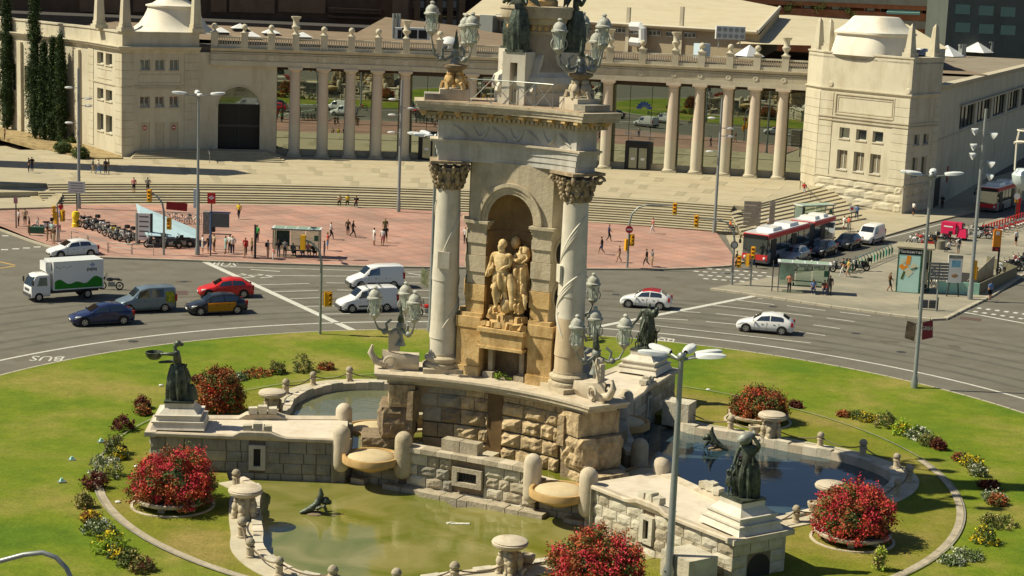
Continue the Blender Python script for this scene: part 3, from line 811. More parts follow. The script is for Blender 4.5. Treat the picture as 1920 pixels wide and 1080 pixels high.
for i in range(len(allp) - 1):
 a0, a1 = allp[i] - 0.46 / 137, allp[i + 1] + 0.46 / 137
 b = MB()
 for r, (zl, zh) in ((0.3, (14.84, 15.2)), (0.26, (16.0, 16.2))):
  P = [F(a0, 137.1 - r / 1), F(a0, 137.1 + r / 1), F(a1, 137.1 + r / 1), F(a1, 137.1 - r / 1)]
  b.prism([p[:2] for p in P], zl, zh)
 nb = max(3, int((a0 - a1) * 137 / 0.27))
 for j in range(nb):
  c = F(a0 + (a1 - a0) * (j + 0.5) / nb, 137.1, 15.2); b.lathe(c, [(0.06, 0), (0.1, 0.18), (0.05, 0.45), (0.06, 0.8)], 6)
 b.obj('balustrade', m_cream, pal)
 b = MB(); c = F((a0 + a1) / 2 + (a0 - a1) / 2 + 0.46 / 137, 136.57, 13.72)
 th = allp[i]
 b2 = MB(); M4 = Matrix.Rotation(th, 4, 'Z') @ Matrix.Rotation(-pi / 2, 4, 'Y')
 prof = [(0.34, 0), (0.34, 0.05), (0.24, 0.07), (0.05, 0.04)]
 vs = []
 for r, z in prof:
  for k in range(12): vs.append(M4 @ Vector((r * cos(k * pi / 6), r * sin(k * pi / 6), z)) + F(th, 136.6, 13.72))
 b2.add(vs, [(j_ * 12 + k, j_ * 12 + (k + 1) % 12, (j_ + 1) * 12 + (k + 1) % 12, (j_ + 1) * 12 + k) for j_ in range(3) for k in range(12)]); b2.obj('rosette', m_cream, pal)
b = MB(); wall(b, (LB[0] - .4, LB[1] - .2), F(radians(103.2), 137.0)[:2], 1.6, 14.2, (), 0.4); b.obj('wall', m_cream, pal)
p0, p1 = F(radians(103.5), 137.0), F(radians(99.95), 137.0)
ua = [( (px - 388) / (517 - 388)) * (p1 - p0).length for px in (410, 487)]
ucen, ur = (ua[0] + ua[1]) / 2, (ua[1] - ua[0]) / 2
zsp = 10.15 - ur
b = MB(); W, _, _, _ = wall(b, p0, p1, ZB - 0.3, 14.2, [(ua[0], ua[1], 2.55, 10.4)], 1.0)
n = 20
for i in range(n):
 t0, t1 = pi * i / n, pi * (i + 1) / n
 q0, q1 = (ucen + ur * cos(t0), zsp + ur * sin(t0)), (ucen + ur * cos(t1), zsp + ur * sin(t1))
 b.add([W(q0[0], q0[1]), W(q0[0], 10.4), W(q1[0], 10.4), W(q1[0], q1[1]), W(q0[0], q0[1], 1.0), W(q1[0], q1[1], 1.0)], [(0, 1, 2, 3), (0, 3, 5, 4)])
b.obj('wall', m_cream, pal)
b = MB(); wbox(W, ua[0], ua[1], 2.55, 10.2, 0.9, 0.95, b); gt = b.obj('gate', m_dark, pal)
b = MB(); wbox(W, ua[0], ua[1], 7.9, 8.0, 0.8, 0.9, b); wbox(W, ua[0], ua[1], 5.2, 5.5, 0.78, 0.9, b); wbox(W, ucen - .05, ucen + .05, 2.6, 7.9, 0.8, 0.9, b); b.obj('gate_bar', m_iron, gt)
b = MB(); wbox(W, ua[0], ua[1], 8.0, 10.2, 0.86, 0.89, b); b.obj('pane', m_window, gt)
b = MB()
for i in range(n):
 t0, t1 = pi * i / n, pi * (i + 1) / n; k = 1.09
 P = [(ucen + ur * cos(t0), zsp + ur * sin(t0)), (ucen + ur * k * cos(t0), zsp + ur * k * sin(t0)), (ucen + ur * k * cos(t1), zsp + ur * k * sin(t1)), (ucen + ur * cos(t1), zsp + ur * sin(t1))]
 b.add([W(x, z, -0.06) for x, z in P] + [W(x, z, 0.0) for x, z in P], [(0, 1, 2, 3), (1, 5, 6, 2)])
b.obj('arch_moulding', m_creamd, pal)
for i in range(5):
 f_ = i * 0.55
 o = arcslab(131.6 + f_, 138.2, thpx(256 + i * 3, 309) , thpx(535 - i * 7, 309), 0.9, ZB + 0.15 * (i + 1), m_step, 'step', 14, pal)
b = MB(); q = G(393, 306, 1.8); q2 = G(388, 283, 2.5); b.tube([q, q + Vector((0, 0, 1)), q2 + Vector((0, 0, 1)), q2], 0.04, 5); b.obj('handrail', m_galv, pal)
b = MB(); q = G(232, 292, 1.8); q2 = G(262, 281, 2.5); b.tube([q, q + Vector((0, 0, 1)), q2 + Vector((0, 0, 1)), q2], 0.03, 5); b.obj('handrail', m_iron, pal)
bays = [radians(99.95)] + TH + [radians(72.2)]
for i in range(len(bays) - 1):
 a0, a1 = bays[i], bays[i + 1]
 g0, g1 = (0, 5) if i < 5 else ((5, 10) if i < 10 else (10, 15)); Q0, Q1 = F(bays[g0], 138.6), F(bays[g1], 138.6); Q0 += (Q0 - Vector((FX, FY, 0))).normalized() * .15; Q1 += (Q1 - Vector((FX, FY, 0))).normalized() * .15
 def onch(a): d = Vector((cos(a), sin(a), 0)); e = Q1 - Q0; w_ = Q0 - Vector((FX, FY, 0)); t = (w_.x * e.y - w_.y * e.x) / (d.x * e.y - d.y * e.x); return Vector((FX, FY, 0)) + d * t
 P0, P1 = onch(a0), onch(a1)
 Wf = lambda u, v, o=0.0, P0=P0, P1=P1: P0.lerp(P1, u) + (P0 - Vector((FX, FY, 0))).normalized() * o + Vector((0, 0, v))
 wide = (a0 - a1) > 0.04
 door = i in (5, 10)
 m_ = 3 if wide else 1
 b = MB(); wbox(Wf, 0, 1, ZB, ZB + 0.75, -0.25, 0.5, b); b.obj('plinth_wall', m_creamd, pal)
 for j in range(m_):
  b = MB(); wbox(Wf, j / m_ + 0.004, (j + 1) / m_ - 0.004, ZB + 0.75, 12.4, 0, 0.05, b); b.obj('glass_panel', m_mirror, pal)
 b = MB()
 for z in (3.9, 5.8): wbox(Wf, 0, 1, z, z + 0.05, -0.02, 0, b)
 b.obj('glazing_bar', m_iron, pal)
 b = MB()
 nn = 10; zt = 12.68
 for j in range(nn):
  u0, u1 = j / nn, (j + 1) / nn
  f = lambda u: 11.75 + 0.55 * sqrt(max(0, 1 - (2 * u - 1) ** 2)) if not wide else 12.1
  b.add([Wf(u0, f(u0), -0.3), Wf(u1, f(u1), -0.3), Wf(u1, zt, -0.3), Wf(u0, zt, -0.3)], [(0, 1, 2, 3)])
 b.obj('arched_valance', M('dark_brown_valance', (0.06, 0.04, 0.03), 0.8, 0.1), pal)
 if door:
  cu = 0.42 if i == 5 else 0.5
  hw = 0.2
  b = MB(); wbox(Wf, cu - hw, cu + hw, ZB - 0.0, ZB + 3.4, -1.0, -0.02, b); dr = b.obj('door', m_black, pal)
  for s in (-1, 1):
   b = MB(); c_ = cu + s * 0.075; wbox(Wf, c_ - 0.06, c_ + 0.06, ZB + 0.2, ZB + 2.7, -1.03, -1.01, b); b.obj('door_pane', m_window, dr)
   b = MB(); wbox(Wf, c_ - 0.03, c_ + 0.03, ZB + 1.2, ZB + 1.5, -1.06, -1.04, b); b.obj('notice', m_sign, dr)
 if i == 10:
  pl = [Wf(0.5, 0, -0.1)][0]; rz = a1 / 2 + a0 / 2 - pi / 2 + 0.0
  for s_, z, sz, mt, u_ in (('Sala de Premsa', 6.0, 0.62, m_sign, .5), ('Sala', 5.5, .32, m_mark, .38), ('de Prensa', 5.1, .32, m_mark, .42), ('Press', 5.5, .32, m_mark, .68), ('Room', 5.1, .32, m_mark, .68)):
   text(s_, sz, mt, pal, Wf(u_, z, -0.1), (pi / 2, 0, rz), 'lettering', 0.01, sx=1.0)
  text('Barcelona', 0.6, m_navy, pal, Wf(0.75, 8.6, -0.1), (pi / 2, 0, rz), 'lettering', 0.01)
  b = MB()
  for q in range(7):
   an = radians(15 + 25 * q); r0_, r1_ = 0.25, 1.05
   pts_ = [(r0_ * cos(an - 0.05), r0_ * sin(an - 0.05)), (r1_ * 0.8 * cos(an - 0.2), r1_ * 0.8 * sin(an - 0.2)), (r1_ * cos(an), r1_ * sin(an)), (r1_ * 0.8 * cos(an + 0.2), r1_ * 0.8 * sin(an + 0.2)), (r0_ * cos(an + 0.05), r0_ * sin(an + 0.05))]
   b.add([Wf(0.55, 9.2, -0.08) + Vector((cos(rz) * x, sin(rz) * x, z)) for x, z in pts_], [(0, 1, 2, 3, 4)])
  b.obj('fan_emblem', M('emblem_blue', (0.02, 0.06, 0.3), 0.5, 0), pal)
RLa = hypot(RC[0] - RB[0], RC[1] - RB[1])
def ru(px): return (px - 1527) / (1690 - 1527) * RLa
ops = []
for a_, c_ in ((1567, 1586), (1598, 1617), (1628, 1647)):
 ops += [(ru(a_), ru(c_), 7.8, 9.05), (ru(a_) - 0.1, ru(c_) - 0.1, 4.2, 6.45)]
b = MB(); W, _, _, _ = wall(b, RB, RC, 0.05, 17.45, ops, 0.5); b.obj('wall', m_cream, pal)
for o in ops: window(W, *o[:4], pal, 0.38, glass=m_window if o[3] > 8 else m_shutter, mull=0 if o[3] > 8 else 1)
quoins(W, 0.05, ru(1552), 3.0, 13.1, 1.0, pal); quoins(W, ru(1662), RLa + 0.03, 3.0, 13.1, 1.0, pal)
b = MB()
for z in (9.75, 10.15): wbox(W, -0.1, RLa + 0.1, z, z + 0.16, -0.16, 0, b)
wbox(W, 0, RLa, 3.2, 3.36, -0.14, 0, b); b.obj('string_course', m_creamd, pal)
b = MB()
for k_, (e, pr) in enumerate(((0, 0.12), (0.3, 0.06))):
 u0, u1, v0, v1 = ru(1556) + e, ru(1664) - e, 10.5 + e, 12.95 - e
 for a_ in ((u0, u1, v0, v0 + 0.14), (u0, u1, v1 - 0.14, v1), (u0, u0 + 0.14, v0 + 0.14, v1 - 0.14), (u1 - 0.14, u1, v0 + 0.14, v1 - 0.14)): wbox(W, *a_, -pr, 0, b)
b.obj('panel_moulding', m_creamd, pal)
def rough_block(W, u0, u1, v0, v1, pr, seed, n=4, name='stone_block', mat=None, par=None, back=0.05, amp=0.5):
 rr = random.Random(seed); rows = []
 for j in range(n + 1):
  row = []
  for i in range(n + 1):
   u, v = u0 + (u1 - u0) * i / n, v0 + (v1 - v0) * j / n
   e = min(i, n - i, j, n - j)
   o = -(0.0 if e == 0 else pr * (1 - amp + amp * rr.random()))
   row.append(W(u, v, o))
  rows.append(row)
 b = MB(); b.grid(rows)
 bk = [W(u0, v0, back), W(u1, v0, back), W(u1, v1, back), W(u0, v1, back)]
 fr = [rows[0][0], rows[0][-1], rows[-1][-1], rows[-1][0]]
 b.add(fr + bk, [(0, 4, 5, 1), (1, 5, 6, 2), (2, 6, 7, 3), (3, 7, 4, 0)])
 return b.obj(name, mat, par)
for j in range(3):
 v0, v1 = 0.16 + j * 1.02, 1.14 + j * 1.02; off = 0.9 * (j % 2); u = 0.0; q = 0
 while u < RLa:
  u2 = min(RLa, u + (2.9 if q or not off else 1.6)); rough_block(W, u + 0.03, u2 - 0.03, v0, v1, 0.16, j * 30 + q, par=pal, mat=m_cream); u = u2; q += 1
b = MB(); W2, L2, _, _ = wall(b, RA, RB, 1.0, 17.45, (), 0.5); b.obj('wall', m_cream, pal); quoins(W2, 0, L2, 3, 13.1, 1.0, pal)
ops = []
LRs = hypot(RD[0] - RC[0], RD[1] - RC[1])
for a_ in (1.5, 3.6): ops += [(a_, a_ + 1.3, 7.8, 9.05), (a_, a_ + 1.3, 4.2, 6.45)]
b = MB(); W, _, _, _ = wall(b, RC, RD, 0.05, 17.45, ops, 0.4); b.obj('wall', m_cream, pal)
for o in ops: window(W, *o[:4], pal, 0.3, mull=0)
quoins(W, 0, 1.2, 3, 13.1, 1.0, pal); quoins(W, 5.6, LRs, 3, 13.1, 1.0, pal)
b = MB()
for z in (9.75, 10.15, 3.2): wbox(W, 0, LRs, z, z + 0.16, -0.14, 0, b)
b.obj('string_course', m_creamd, pal)
for j in range(3):
 for q in range(3): rough_block(W, q * 2.3 + 0.03, min(LRs, q * 2.3 + 2.27), 0.16 + j * 1.02, 1.14 + j * 1.02, 0.12, 900 + j * 5 + q, par=pal, mat=m_cream)
run([(36.5, 217.5), RA, RB, RC, RD, (44, 214)], [(-0.7, 0), (0, 0), (0.12, 0.1), (0.12, 0.25), (-0.7, 0.27)], 'parapet', m_cream, pal, closed=False, z=17.4)
b = MB(); b.prism([RA, RB, RC, RD, (44, 214), (36.5, 217.5)], 16.9, 17.1); b.obj('tower_roof', m_white, pal)
b = MB(); W, _, _, _ = wall(b, RD, (44, 214), 13, 17.45, (), 0.4); b.obj('wall', m_cream, pal)
SW1 = (86.5, 292.0); LSW = hypot(SW1[0] - RD[0], SW1[1] - RD[1])
b = MB(); W, _, _, _ = wall(b, RD, SW1, 0.05, 14.0, [(14 + i * 13, 25 + i * 13, 8.4, 11.2) for i in range(6)], 0.6); b.obj('wall', m_cream, pal)
for i in range(6):
 b = MB(); wbox(W, 14 + i * 13, 25 + i * 13, 8.4, 11.2, 0.4, 0.45, b); w_ = b.obj('window', m_window, pal)
 for j in range(5): b = MB(); wbox(W, 14 + i * 13 + j * 2.75 - 0.06, 14 + i * 13 + j * 2.75 + 0.06, 8.4, 11.2, 0.3, 0.4, b); b.obj('mullion', m_iron, w_)
b = MB(); wbox(W, 13, LSW, 11.3, 11.5, -0.5, 0, b); wbox(W, 0, LSW, 8.0, 8.2, -0.1, 0, b); b.obj('ledge', m_creamd, pal)
run([RD, SW1], CORN, 'cornice', m_creamd, pal, z=13.8)
b = MB(); wbox(W, 8, 8.9, 2.5, 4.4, -0.06, 0, b); b.obj('red_poster', M('faded_red', (0.35, 0.06, 0.03), 0.7, 0.1), pal)
b = MB(); wbox(W, 0.8, 4.2, 0.2, 3.6, -0.03, 0.0, b); b.obj('door', m_dark, pal)
for u in (ru(1545), ru(1685)):
 Wt = (lambda u_, v_, o_=0.0, P=Vector((RB[0], RB[1], 0)), Q=Vector((RC[0], RC[1], 0)): P + (Q - P).normalized() * u_ - Vector(((Q - P).normalized().y, -(Q - P).normalized().x, 0)) * o_ + Vector((0, 0, v_)))
 b = MB(); c0 = Wt(u, 13.9, -0.05); vs = [c0 + (Wt(1, 0) - Wt(0, 0)) * (0.38 * cos(k * pi / 6)) + Vector((0, 0, 0.38 * sin(k * pi / 6))) for k in range(12)]; vs2 = [Wt(u, 13.9, -0.14) + (v - c0) * 0.75 for v in vs]
 b.add(vs + vs2, [(k, (k + 1) % 12, 12 + (k + 1) % 12, 12 + k) for k in range(12)] + [tuple(range(12, 24))]); b.obj('medallion', m_cream, pal)
def obelisk(p, z0, h, par, w=1.05):
 b = MB(); b.box((p[0], p[1], z0 + 0.25), (w * 1.5, w * 1.5, 0.5), 0.6); b.box((p[0], p[1], z0 + 0.7), (w * 1.15, w * 1.15, 0.4), 0.6)
 ob = b.obj('obelisk', m_cream, par)
 b = MB(); b.box((p[0], p[1], z0 + 0.9 + (h - 1.5) / 2), (w, w, h - 1.5), 0.6, 0.55); b.box((p[0], p[1], z0 + h - 0.4), (w * 0.55, w * 0.55, 0.45), 0.6, 0.05); b.obj('obelisk_shaft', m_cream, ob)
for p in ((-50.9, 214.6), (-46.6, 209.3), (-39.2, 214.2)): obelisk(p, 16.55, 6.6, pal)
for p in ((35.3, 212.5), (36.0, 209.2), (43.4, 199.4), (47.0, 203.6)): obelisk(p, 17.66, 3.9, pal, 0.85)
def flared(c, prof, name, mat, par, sq=0.75, rot=0.6, sx=1, sy=1, n=40):
 b = MB(); rows = []
 for r, z in prof:
  row = []
  for i in range(n + 1):
   t = 2 * pi * i / n; e = 2 / 5.0 if sq else 1
   x, y = r * sx * (abs(cos(t)) ** (1 - sq * 0.6)) * (1 if cos(t) >= 0 else -1), r * sy * (abs(sin(t)) ** (1 - sq * 0.6)) * (1 if sin(t) >= 0 else -1)
   row.append(Vector((c[0] + x * cos(rot) - y * sin(rot), c[1] + x * sin(rot) + y * cos(rot), c[2] + z)))
  rows.append(row)
 b.grid(rows); b.add(rows[-1][:-1], [tuple(range(n))]); return b.obj(name, mat, par, 35)
rf = flared((-42.6, 217.6, 15.0), [(5.2, 1.4), (4.6, 1.7), (3.9, 2.3), (3.3, 3.2), (2.95, 4.0), (2.9, 4.3), (3.15, 4.4), (3.15, 4.55), (2.4, 4.75), (1.6, 5.3), (1.1, 6.4), (0.9, 8.0), (0.3, 8.4)], 'flared_roof', m_white, pal, 0.35, 0.6)
rf = flared((40.9, 207.2, 17.1), [(4.3, 0.3), (4.25, 0.7), (4.1, 1.4), (3.9, 2.2), (3.75, 2.6), (4.1, 2.75), (4.1, 2.95), (3.7, 3.2), (3.0, 3.8), (2.4, 4.6), (2.2, 4.75)], 'flared_roof', m_white, pal, 0.7, radians(40))
m_roof = M('brown_roof_sheet', (0.22, 0.165, 0.11), 0.9, 0.15, 0.3, stain=0.2)
m_roofg = M('grey_roof_gravel', (0.24, 0.205, 0.15), 0.95, 0.15, 0.4, stain=0.2)
arcslab(137.6, 146, radians(106), radians(70.5), 14.2, 14.8, m_roofg, 'roof_terrace', 40, pal)
b = MB(); b.prism([(RA[0] + 2, RA[1] + 4), RD, SW1, (60, 300), (34, 232)], 13.9, 14.3); b.obj('roof', m_roofg, pal)
m_sky = M('skylight_panel', (0.68, 0.68, 0.66), 0.5, 0.05)
def pyramid(p, s, h, par, rz=0.3, base=0.35):
 b = MB(); b.box((p[0], p[1], p[2] + base / 2), (s, s, base), rz); lt = b.obj('skylight', m_iron if base > 0.3 else m_galv, par)
 b = MB(); b.box((p[0], p[1], p[2] + base + h / 2), (s * 1.15, s * 1.15, h), rz, 0.02); b.obj('skylight_cap', m_sky, lt)
m_brown = M('dark_brown_brick', (0.085, 0.055, 0.036), 0.9, 0.2, 0.6, stain=0.3)
m_brown2 = M('brown_brick_panel', (0.15, 0.095, 0.06), 0.9, 0.15, 0.5, stain=0.3)
m_roofc = M('cream_roof', (0.50, 0.44, 0.30), 0.9, 0.05, 0.3, stain=0.08)
m_hall = M('hall_wall', (0.36, 0.30, 0.20), 0.9, 0.08, 0.5, stain=0.2)
m_brick = M('orange_brick', (0.55, 0.20, 0.085), 0.9, 0.15, 0.7, stain=0.2)
m_tower = M('grey_green_cladding', (0.10, 0.115, 0.10), 0.8, 0.08, 0.5, stain=0.2)
hall = thing('exhibition_hall', 'long hall with low brown pitched roof right behind the palace balustrade', 'hall', (-10, 240, 0))
def face(b, pts): b.add(pts, [tuple(range(len(pts)))])
b = MB()
ea = [AT(385, 82, 232), AT(600, 90, 232), AT(960, 100, 232)]; ri = [AT(345, 40, 252), AT(723, 33, 262), AT(960, 55, 262)]
m1 = AT(520, 52, 248); m2 = AT(660, 66, 244)
face(b, [AT(350, 80, 228), AT(620, 92, 228), m2, m1, AT(372, 46, 248)])
face(b, [AT(620, 92, 228), AT(960, 110, 228), AT(960, 60, 262), AT(723, 32, 262), m2])
b.add([(-62, 228, 15.2), (60, 228, 14.6), (60, 275, 14.6), (-62, 275, 15.2)], [(0, 1, 2, 3)])
b.obj('roof', m_roof, hall)
b = MB(); b.box((-12, 250, 7), (96, 40, 14)); b.obj('wall', m_hall, hall)
for px, py, Y in ((414, 52, 236), (450, 45, 243), (472, 60, 234), (508, 54, 240), (568, 61, 236), (178, 47, 236), (355, 46, 240)):
 p = AT(px, py, Y); pyramid((p.x, p.y, p.z - 0.9), 2.0, 0.62, hall)
b = MB()
for px in (737, 743, 748): p = AT(px, 72, 232); b.tube([p, p + Vector((0, 0, 3.2))], 0.18, 8)
b.obj('chimney', m_galv, hall)['kind'] = 'stuff'
for px, py, w in ((752, 66, 1.6), (780, 66, 3.6)):
 p = AT(px, py + 8, 230); b = MB(); b.box((p.x, p.y, p.z + 0.75), (w, 1.6, 1.5)); ac = b.obj('air_conditioner', m_lamphead, hall)
 b = MB(); b.box((p.x - 0.1 * w, p.y - 0.82, p.z + 0.7), (w * 0.3, 0.05, 1.1)); b.obj('grille', m_black, ac)
 b = MB(); b.box((p.x + 0.25 * w, p.y - 0.82, p.z + 0.7), (w * 0.3, 0.05, 1.1)); b.obj('grille', m_black, ac)
p = AT(842, 82, 232); b = MB(); b.lathe(p + Vector((0, 0, -0.6)), [(1.5, 0), (1.4, 0.6), (1.0, 1.2), (0.4, 1.5), (0.01, 1.55)], 16); b.obj('vent_dome', m_lamphead, hall, 40)
bb = thing('dark_brick_building', 'huge dark brown brick building filling the top left behind the palace', 'building', (-50, 285, 0))
x0, x1 = AT(-200, 30, 285).x, AT(752, 30, 285).x
b = MB(); b.box(((x0 + x1) / 2, 300, 22), (x1 - x0, 30, 44)); b.obj('wall', m_brown, bb)
for a_, c_ in ((395, 425), (430, 515), (522, 610), (250, 330), (150, 240)):
 q0, q1 = AT(a_, 22, 284.8), AT(c_, 22, 284.8)
 b = MB(); b.box(((q0.x + q1.x) / 2, 284.9, q0.z + 8), (q1.x - q0.x, 0.5, 16)); b.obj('brick_panel', m_brown2, bb)
for y_ in (16, 21, 31): 
 q0, q1 = AT(616, y_, 284.5), AT(716, y_, 284.5); b = MB(); b.box(((q0.x + q1.x) / 2, 284.6, q0.z), (q1.x - q0.x, 0.8, 0.35)); b.obj('cornice_band', m_brown, bb)
q0, q1 = AT(736, 20, 283), AT(764, 20, 283); b = MB(); b.box(((q0.x + q1.x) / 2, 284.5, 24), (q1.x - q0.x, 4, 44)); b.obj('corner_pier', m_brown2, bb)
b = MB(); b.box((-52, 278, 7.9), (60, 12, 15.8)); b.obj('annex', M('annex_dark', (0.06, 0.055, 0.05), 0.9, 0.2, 1), bb)
of = thing('tan_office_block', 'tan block with tall strips of white panels and windows between brick piers', 'building', (0, 320, 0))
q0, q1 = AT(764, 30, 320), AT(866, 30, 320)
b = MB(); b.box(((q0.x + q1.x) / 2, 325, 20), (q1.x - q0.x, 10, 42)); b.obj('wall', m_hall, of)
m_tanp = M('tan_brick_pier', (0.36, 0.24, 0.13), 0.9, 0.1, 1)
for px in (758, 778, 800, 820, 840, 862):
 q = AT(px + 4, 20, 319.6); b = MB(); b.box((q.x, 319.7, 24), (1.1, 0.8, 36)); b.obj('pier', m_tanp, of)
for px in (771, 789, 810, 831, 849):
 for y_, h_, w_ in ((8, 13, 0), (26, 12, 1), (42, 11, 0), (-9, 12, 1), (59, 12, 1)):
  a_, c_ = AT(px - 4, y_ - h_ / 2, 319.9), AT(px + 5, y_ + h_ / 2, 319.9)
  b = MB(); b.box(((a_.x + c_.x) / 2, 319.8, (a_.z + c_.z) / 2), (1.15, 0.3, a_.z - c_.z)); b.obj('window' if w_ else 'panel', m_window if w_ else m_white, of)
q0, q1 = AT(866, 20, 322), AT(905, 20, 322); b = MB(); b.box(((q0.x + q1.x) / 2, 327, 20), (q1.x - q0.x + 2, 10, 44)); b.obj('wall', m_brown, of)
ch = thing('cream_roofed_hall', 'wide hall with smooth cream pitched roof, duct and small windows behind the right colonnade', 'hall', (25, 250, 0))
e0, e1 = AT(870, 27, 262), AT(1420, 60, 238); r0, r1 = AT(1000, -75, 330), AT(1462, 14, 282)
b = MB(); face(b, [e0, e1, r1, r0]); up = Vector((0, 0, 0.35)); b.add([e0 - up, e1 - up, e1, e0], [(0, 1, 2, 3)]); b.add([e1 - up, r1 - up, r1, e1], [(0, 1, 2, 3)])
b.obj('roof', m_roofc, ch)
d = (e1 - e0); d.z = 0; L = d.length; d.normalize(); nn_ = Vector((d.y, -d.x, 0))
w0, w1 = e0 - nn_ * 0.8, e1 - nn_ * 0.8
b = MB(); b.add([(w0.x, w0.y, 0), (w1.x, w1.y, 0), w1 - up, w0 - up], [(0, 1, 2, 3)]); b.add([(w1.x, w1.y, 0), (r1.x, r1.y, 0), r1 - up, w1 - up], [(0, 1, 2, 3)]); b.obj('wall', m_hall, ch)
m_band = M('pale_gutter', (0.55, 0.50, 0.38), 0.8, 0.05)
b = MB(); b.tube([e0 + nn_ * 0.1, e1 + nn_ * 0.1], 0.22, 6); b.tube([e1, r1], 0.3, 6); b.obj('gutter', m_band, ch)['kind'] = 'stuff'
def onwall(px, py, o=0.1):
 dd = _f0 * FPX + CR * (px - 960) + CU * (540 - py); dd = dd.normalized(); O = Vector((0, 0, CAMH))
 t = (w0 - O).dot(nn_) / dd.dot(nn_); return O + dd * t + nn_ * o
rz_ = atan2(d.y, d.x)
for a_, c_, y_ in ((1101, 1110, 54), (1152, 1174, 57), (1182, 1204, 59), (1217, 1240, 62), (1250, 1262, 64), (1283, 1306, 66), (900, 924, 44), (940, 965, 44)):
 big = a_ < 1000
 p, q = onwall(a_, y_), onwall(c_, y_); b = MB(); b.box((p + q) / 2, ((q - p).length, 0.15, 1.5 if big else 0.75), rz_); wn_ = b.obj('window', m_wframe, ch)
 k = 3
 for i in range(k):
  c = p.lerp(q, (i + 0.5) / k) + nn_ * 0.09; b = MB(); b.box(c, ((q - p).length / k * 0.75, 0.05, 1.15 if big else 0.5), rz_); b.obj('pane', m_window, wn_)
for px in (1177, 1277, 1081): p = onwall(px, 75); b = MB(); b.box((p.x, p.y, p.z), (0.5, 0.4, 9), rz_); b.obj('pilaster', m_creamd, ch)
b = MB(); b.tube([onwall(1188, 49, 0.9), onwall(1206, 50, 0.9), onwall(1211, 54, 0.9), onwall(1211, 78, 0.9), onwall(1206, 80, 0.9), onwall(1188, 78, 0.9)], 0.62, 8); b.obj('air_duct', m_lamphead, ch)
p = onwall(925, 44, 1.2); b = MB(); b.box(p, (2.2, 1.6, 2.4), rz_); b.box(p + Vector((2.3, 0, 0.9)), (2.4, 1.4, 0.9), rz_); b.obj('roof_unit', m_galv, ch)
b = MB(); p, q = AT(1342, 60, 234), AT(1396, 63, 234); b.box((p + q) / 2, ((q - p).length, 1.5, 1.7)); ac = b.obj('condenser_bank', m_lamphead, ch)
for i in range(5):
 for j in range(2):
  c = p.lerp(q, (i + 0.5) / 5) + Vector((0, -0.8, 0.4 - j * 0.8)); b = MB(); vs = [c + Vector((0.3 * cos(k * pi / 4), -0.02, 0.3 * sin(k * pi / 4))) for k in range(8)]; b.add(vs, [tuple(range(8))]); b.obj('fan', m_galv, ac)
b = MB()
for px in (1348, 1388): p = AT(px, 68, 234); b.tube([p, p + Vector((0, 0, -1.6))], 0.08, 4)
b.obj('frame', m_galv, ac)
c2 = thing('second_cream_roof', 'second smooth cream pitched roof to the right, lower than the first one', 'hall', (45, 260, 0))
b = MB(); face(b, [AT(1395, 82, 236), AT(1780, 92, 236), AT(1700, 45, 290), AT(1480, 28, 290)]); face(b, [AT(1395, 82, 236), AT(1480, 28, 290), AT(1462, 28, 290), AT(1380, 82, 236)])
b.obj('roof', m_roofc, c2); b = MB(); b.box((43, 262, 6), (34, 50, 12)); b.obj('wall', m_hall, c2)
for px, py, s in ((1405, 121, 2.4),):
 p = AT(px, py - 22, 226); pyramid((p.x, p.y, p.z - 0.6), s, 1.4, c2, 0.5, 0.2)
p = AT(1316, 95, 226); b = MB(); b.box(p + Vector((0, 0, 0)), (1.6, 1.4, 1.8), 0.5); b.obj('roof_cabin', M('pale_blue_panel', (0.5, 0.6, 0.66), 0.5, 0.05), c2)
sk = thing('street_wing_roof', 'flat grey roof of the street wing with rows of white pyramid skylights', 'roof', (60, 235, 14.3))
k = 0
for px, py in ((1775, 105), (1832, 98), (1892, 92), (1733, 112), (1795, 88), (1852, 82), (1905, 77), (1715, 92)):
 p = G(px, py, 14.4); pyramid((p.x, p.y, 14.3), 4.0, 1.7, sk, 0.9, 0.15)
 b = MB(); b.box((p.x + 2.6, p.y + 0.6, 15.3), (0.9, 0.9, 2.0), 0.5); b.box((p.x + 2.6, p.y + 0.6, 16.2), (1.5, 0.5, 0.3), 0.5); b.obj('roof_vent', m_galv, sk)
fl = thing('orange_brick_flats', 'orange brick flats with planted balconies and a mint green awning', 'building', (80, 330, 0))
Y = 330
def fbox(b, x0, x1, y0, y1, d0, d1): p, q = AT(x0, y0, Y), AT(x1, y1, Y); b.box(((p.x + q.x) / 2, Y + (d0 + d1) / 2, (p.z + q.z) / 2), (abs(q.x - p.x), abs(d1 - d0), abs(p.z - q.z)))
p, q = AT(1200, -60, Y), AT(1785, 80, Y); b = MB(); b.box(((p.x + q.x) / 2, Y + 8, 13), (q.x - p.x, 12, 34)); b.obj('wall', m_brick, fl)
for y_ in (2, 22, 46): b = MB(); fbox(b, 1240, 1776, y_ - 2.5 - 0, y_ + 5, -1.6, 1.9); b.obj('balcony', m_brick, fl)
for y_ in (-2, 41): b = MB(); fbox(b, 1380, 1776, y_ - 1, y_ + 0.6, -1.75, -1.62); b.obj('coping', m_creamd, fl)
for a_, c_, y_ in ((1508, 1525, 11), (1560, 1590, 13), (1626, 1645, 18), (1655, 1672, 18), (1740, 1770, 24), (1380, 1400, 5), (1410, 1440, 7), (1722, 1745, 60), (1480, 1500, 30), (1300, 1330, 2)):
 b = MB(); fbox(b, a_, c_, y_ - 7, y_ + 8, 1.6, 1.95); w_ = b.obj('window', m_wframe, fl)
 b = MB(); fbox(b, a_ + 3, c_ - 3, y_ - 5, y_ + 6, 1.5, 1.58); b.obj('pane', m_window, w_)
p = AT(1662, 22, Y - 1.8); q = AT(1725, 24, Y - 1.8)
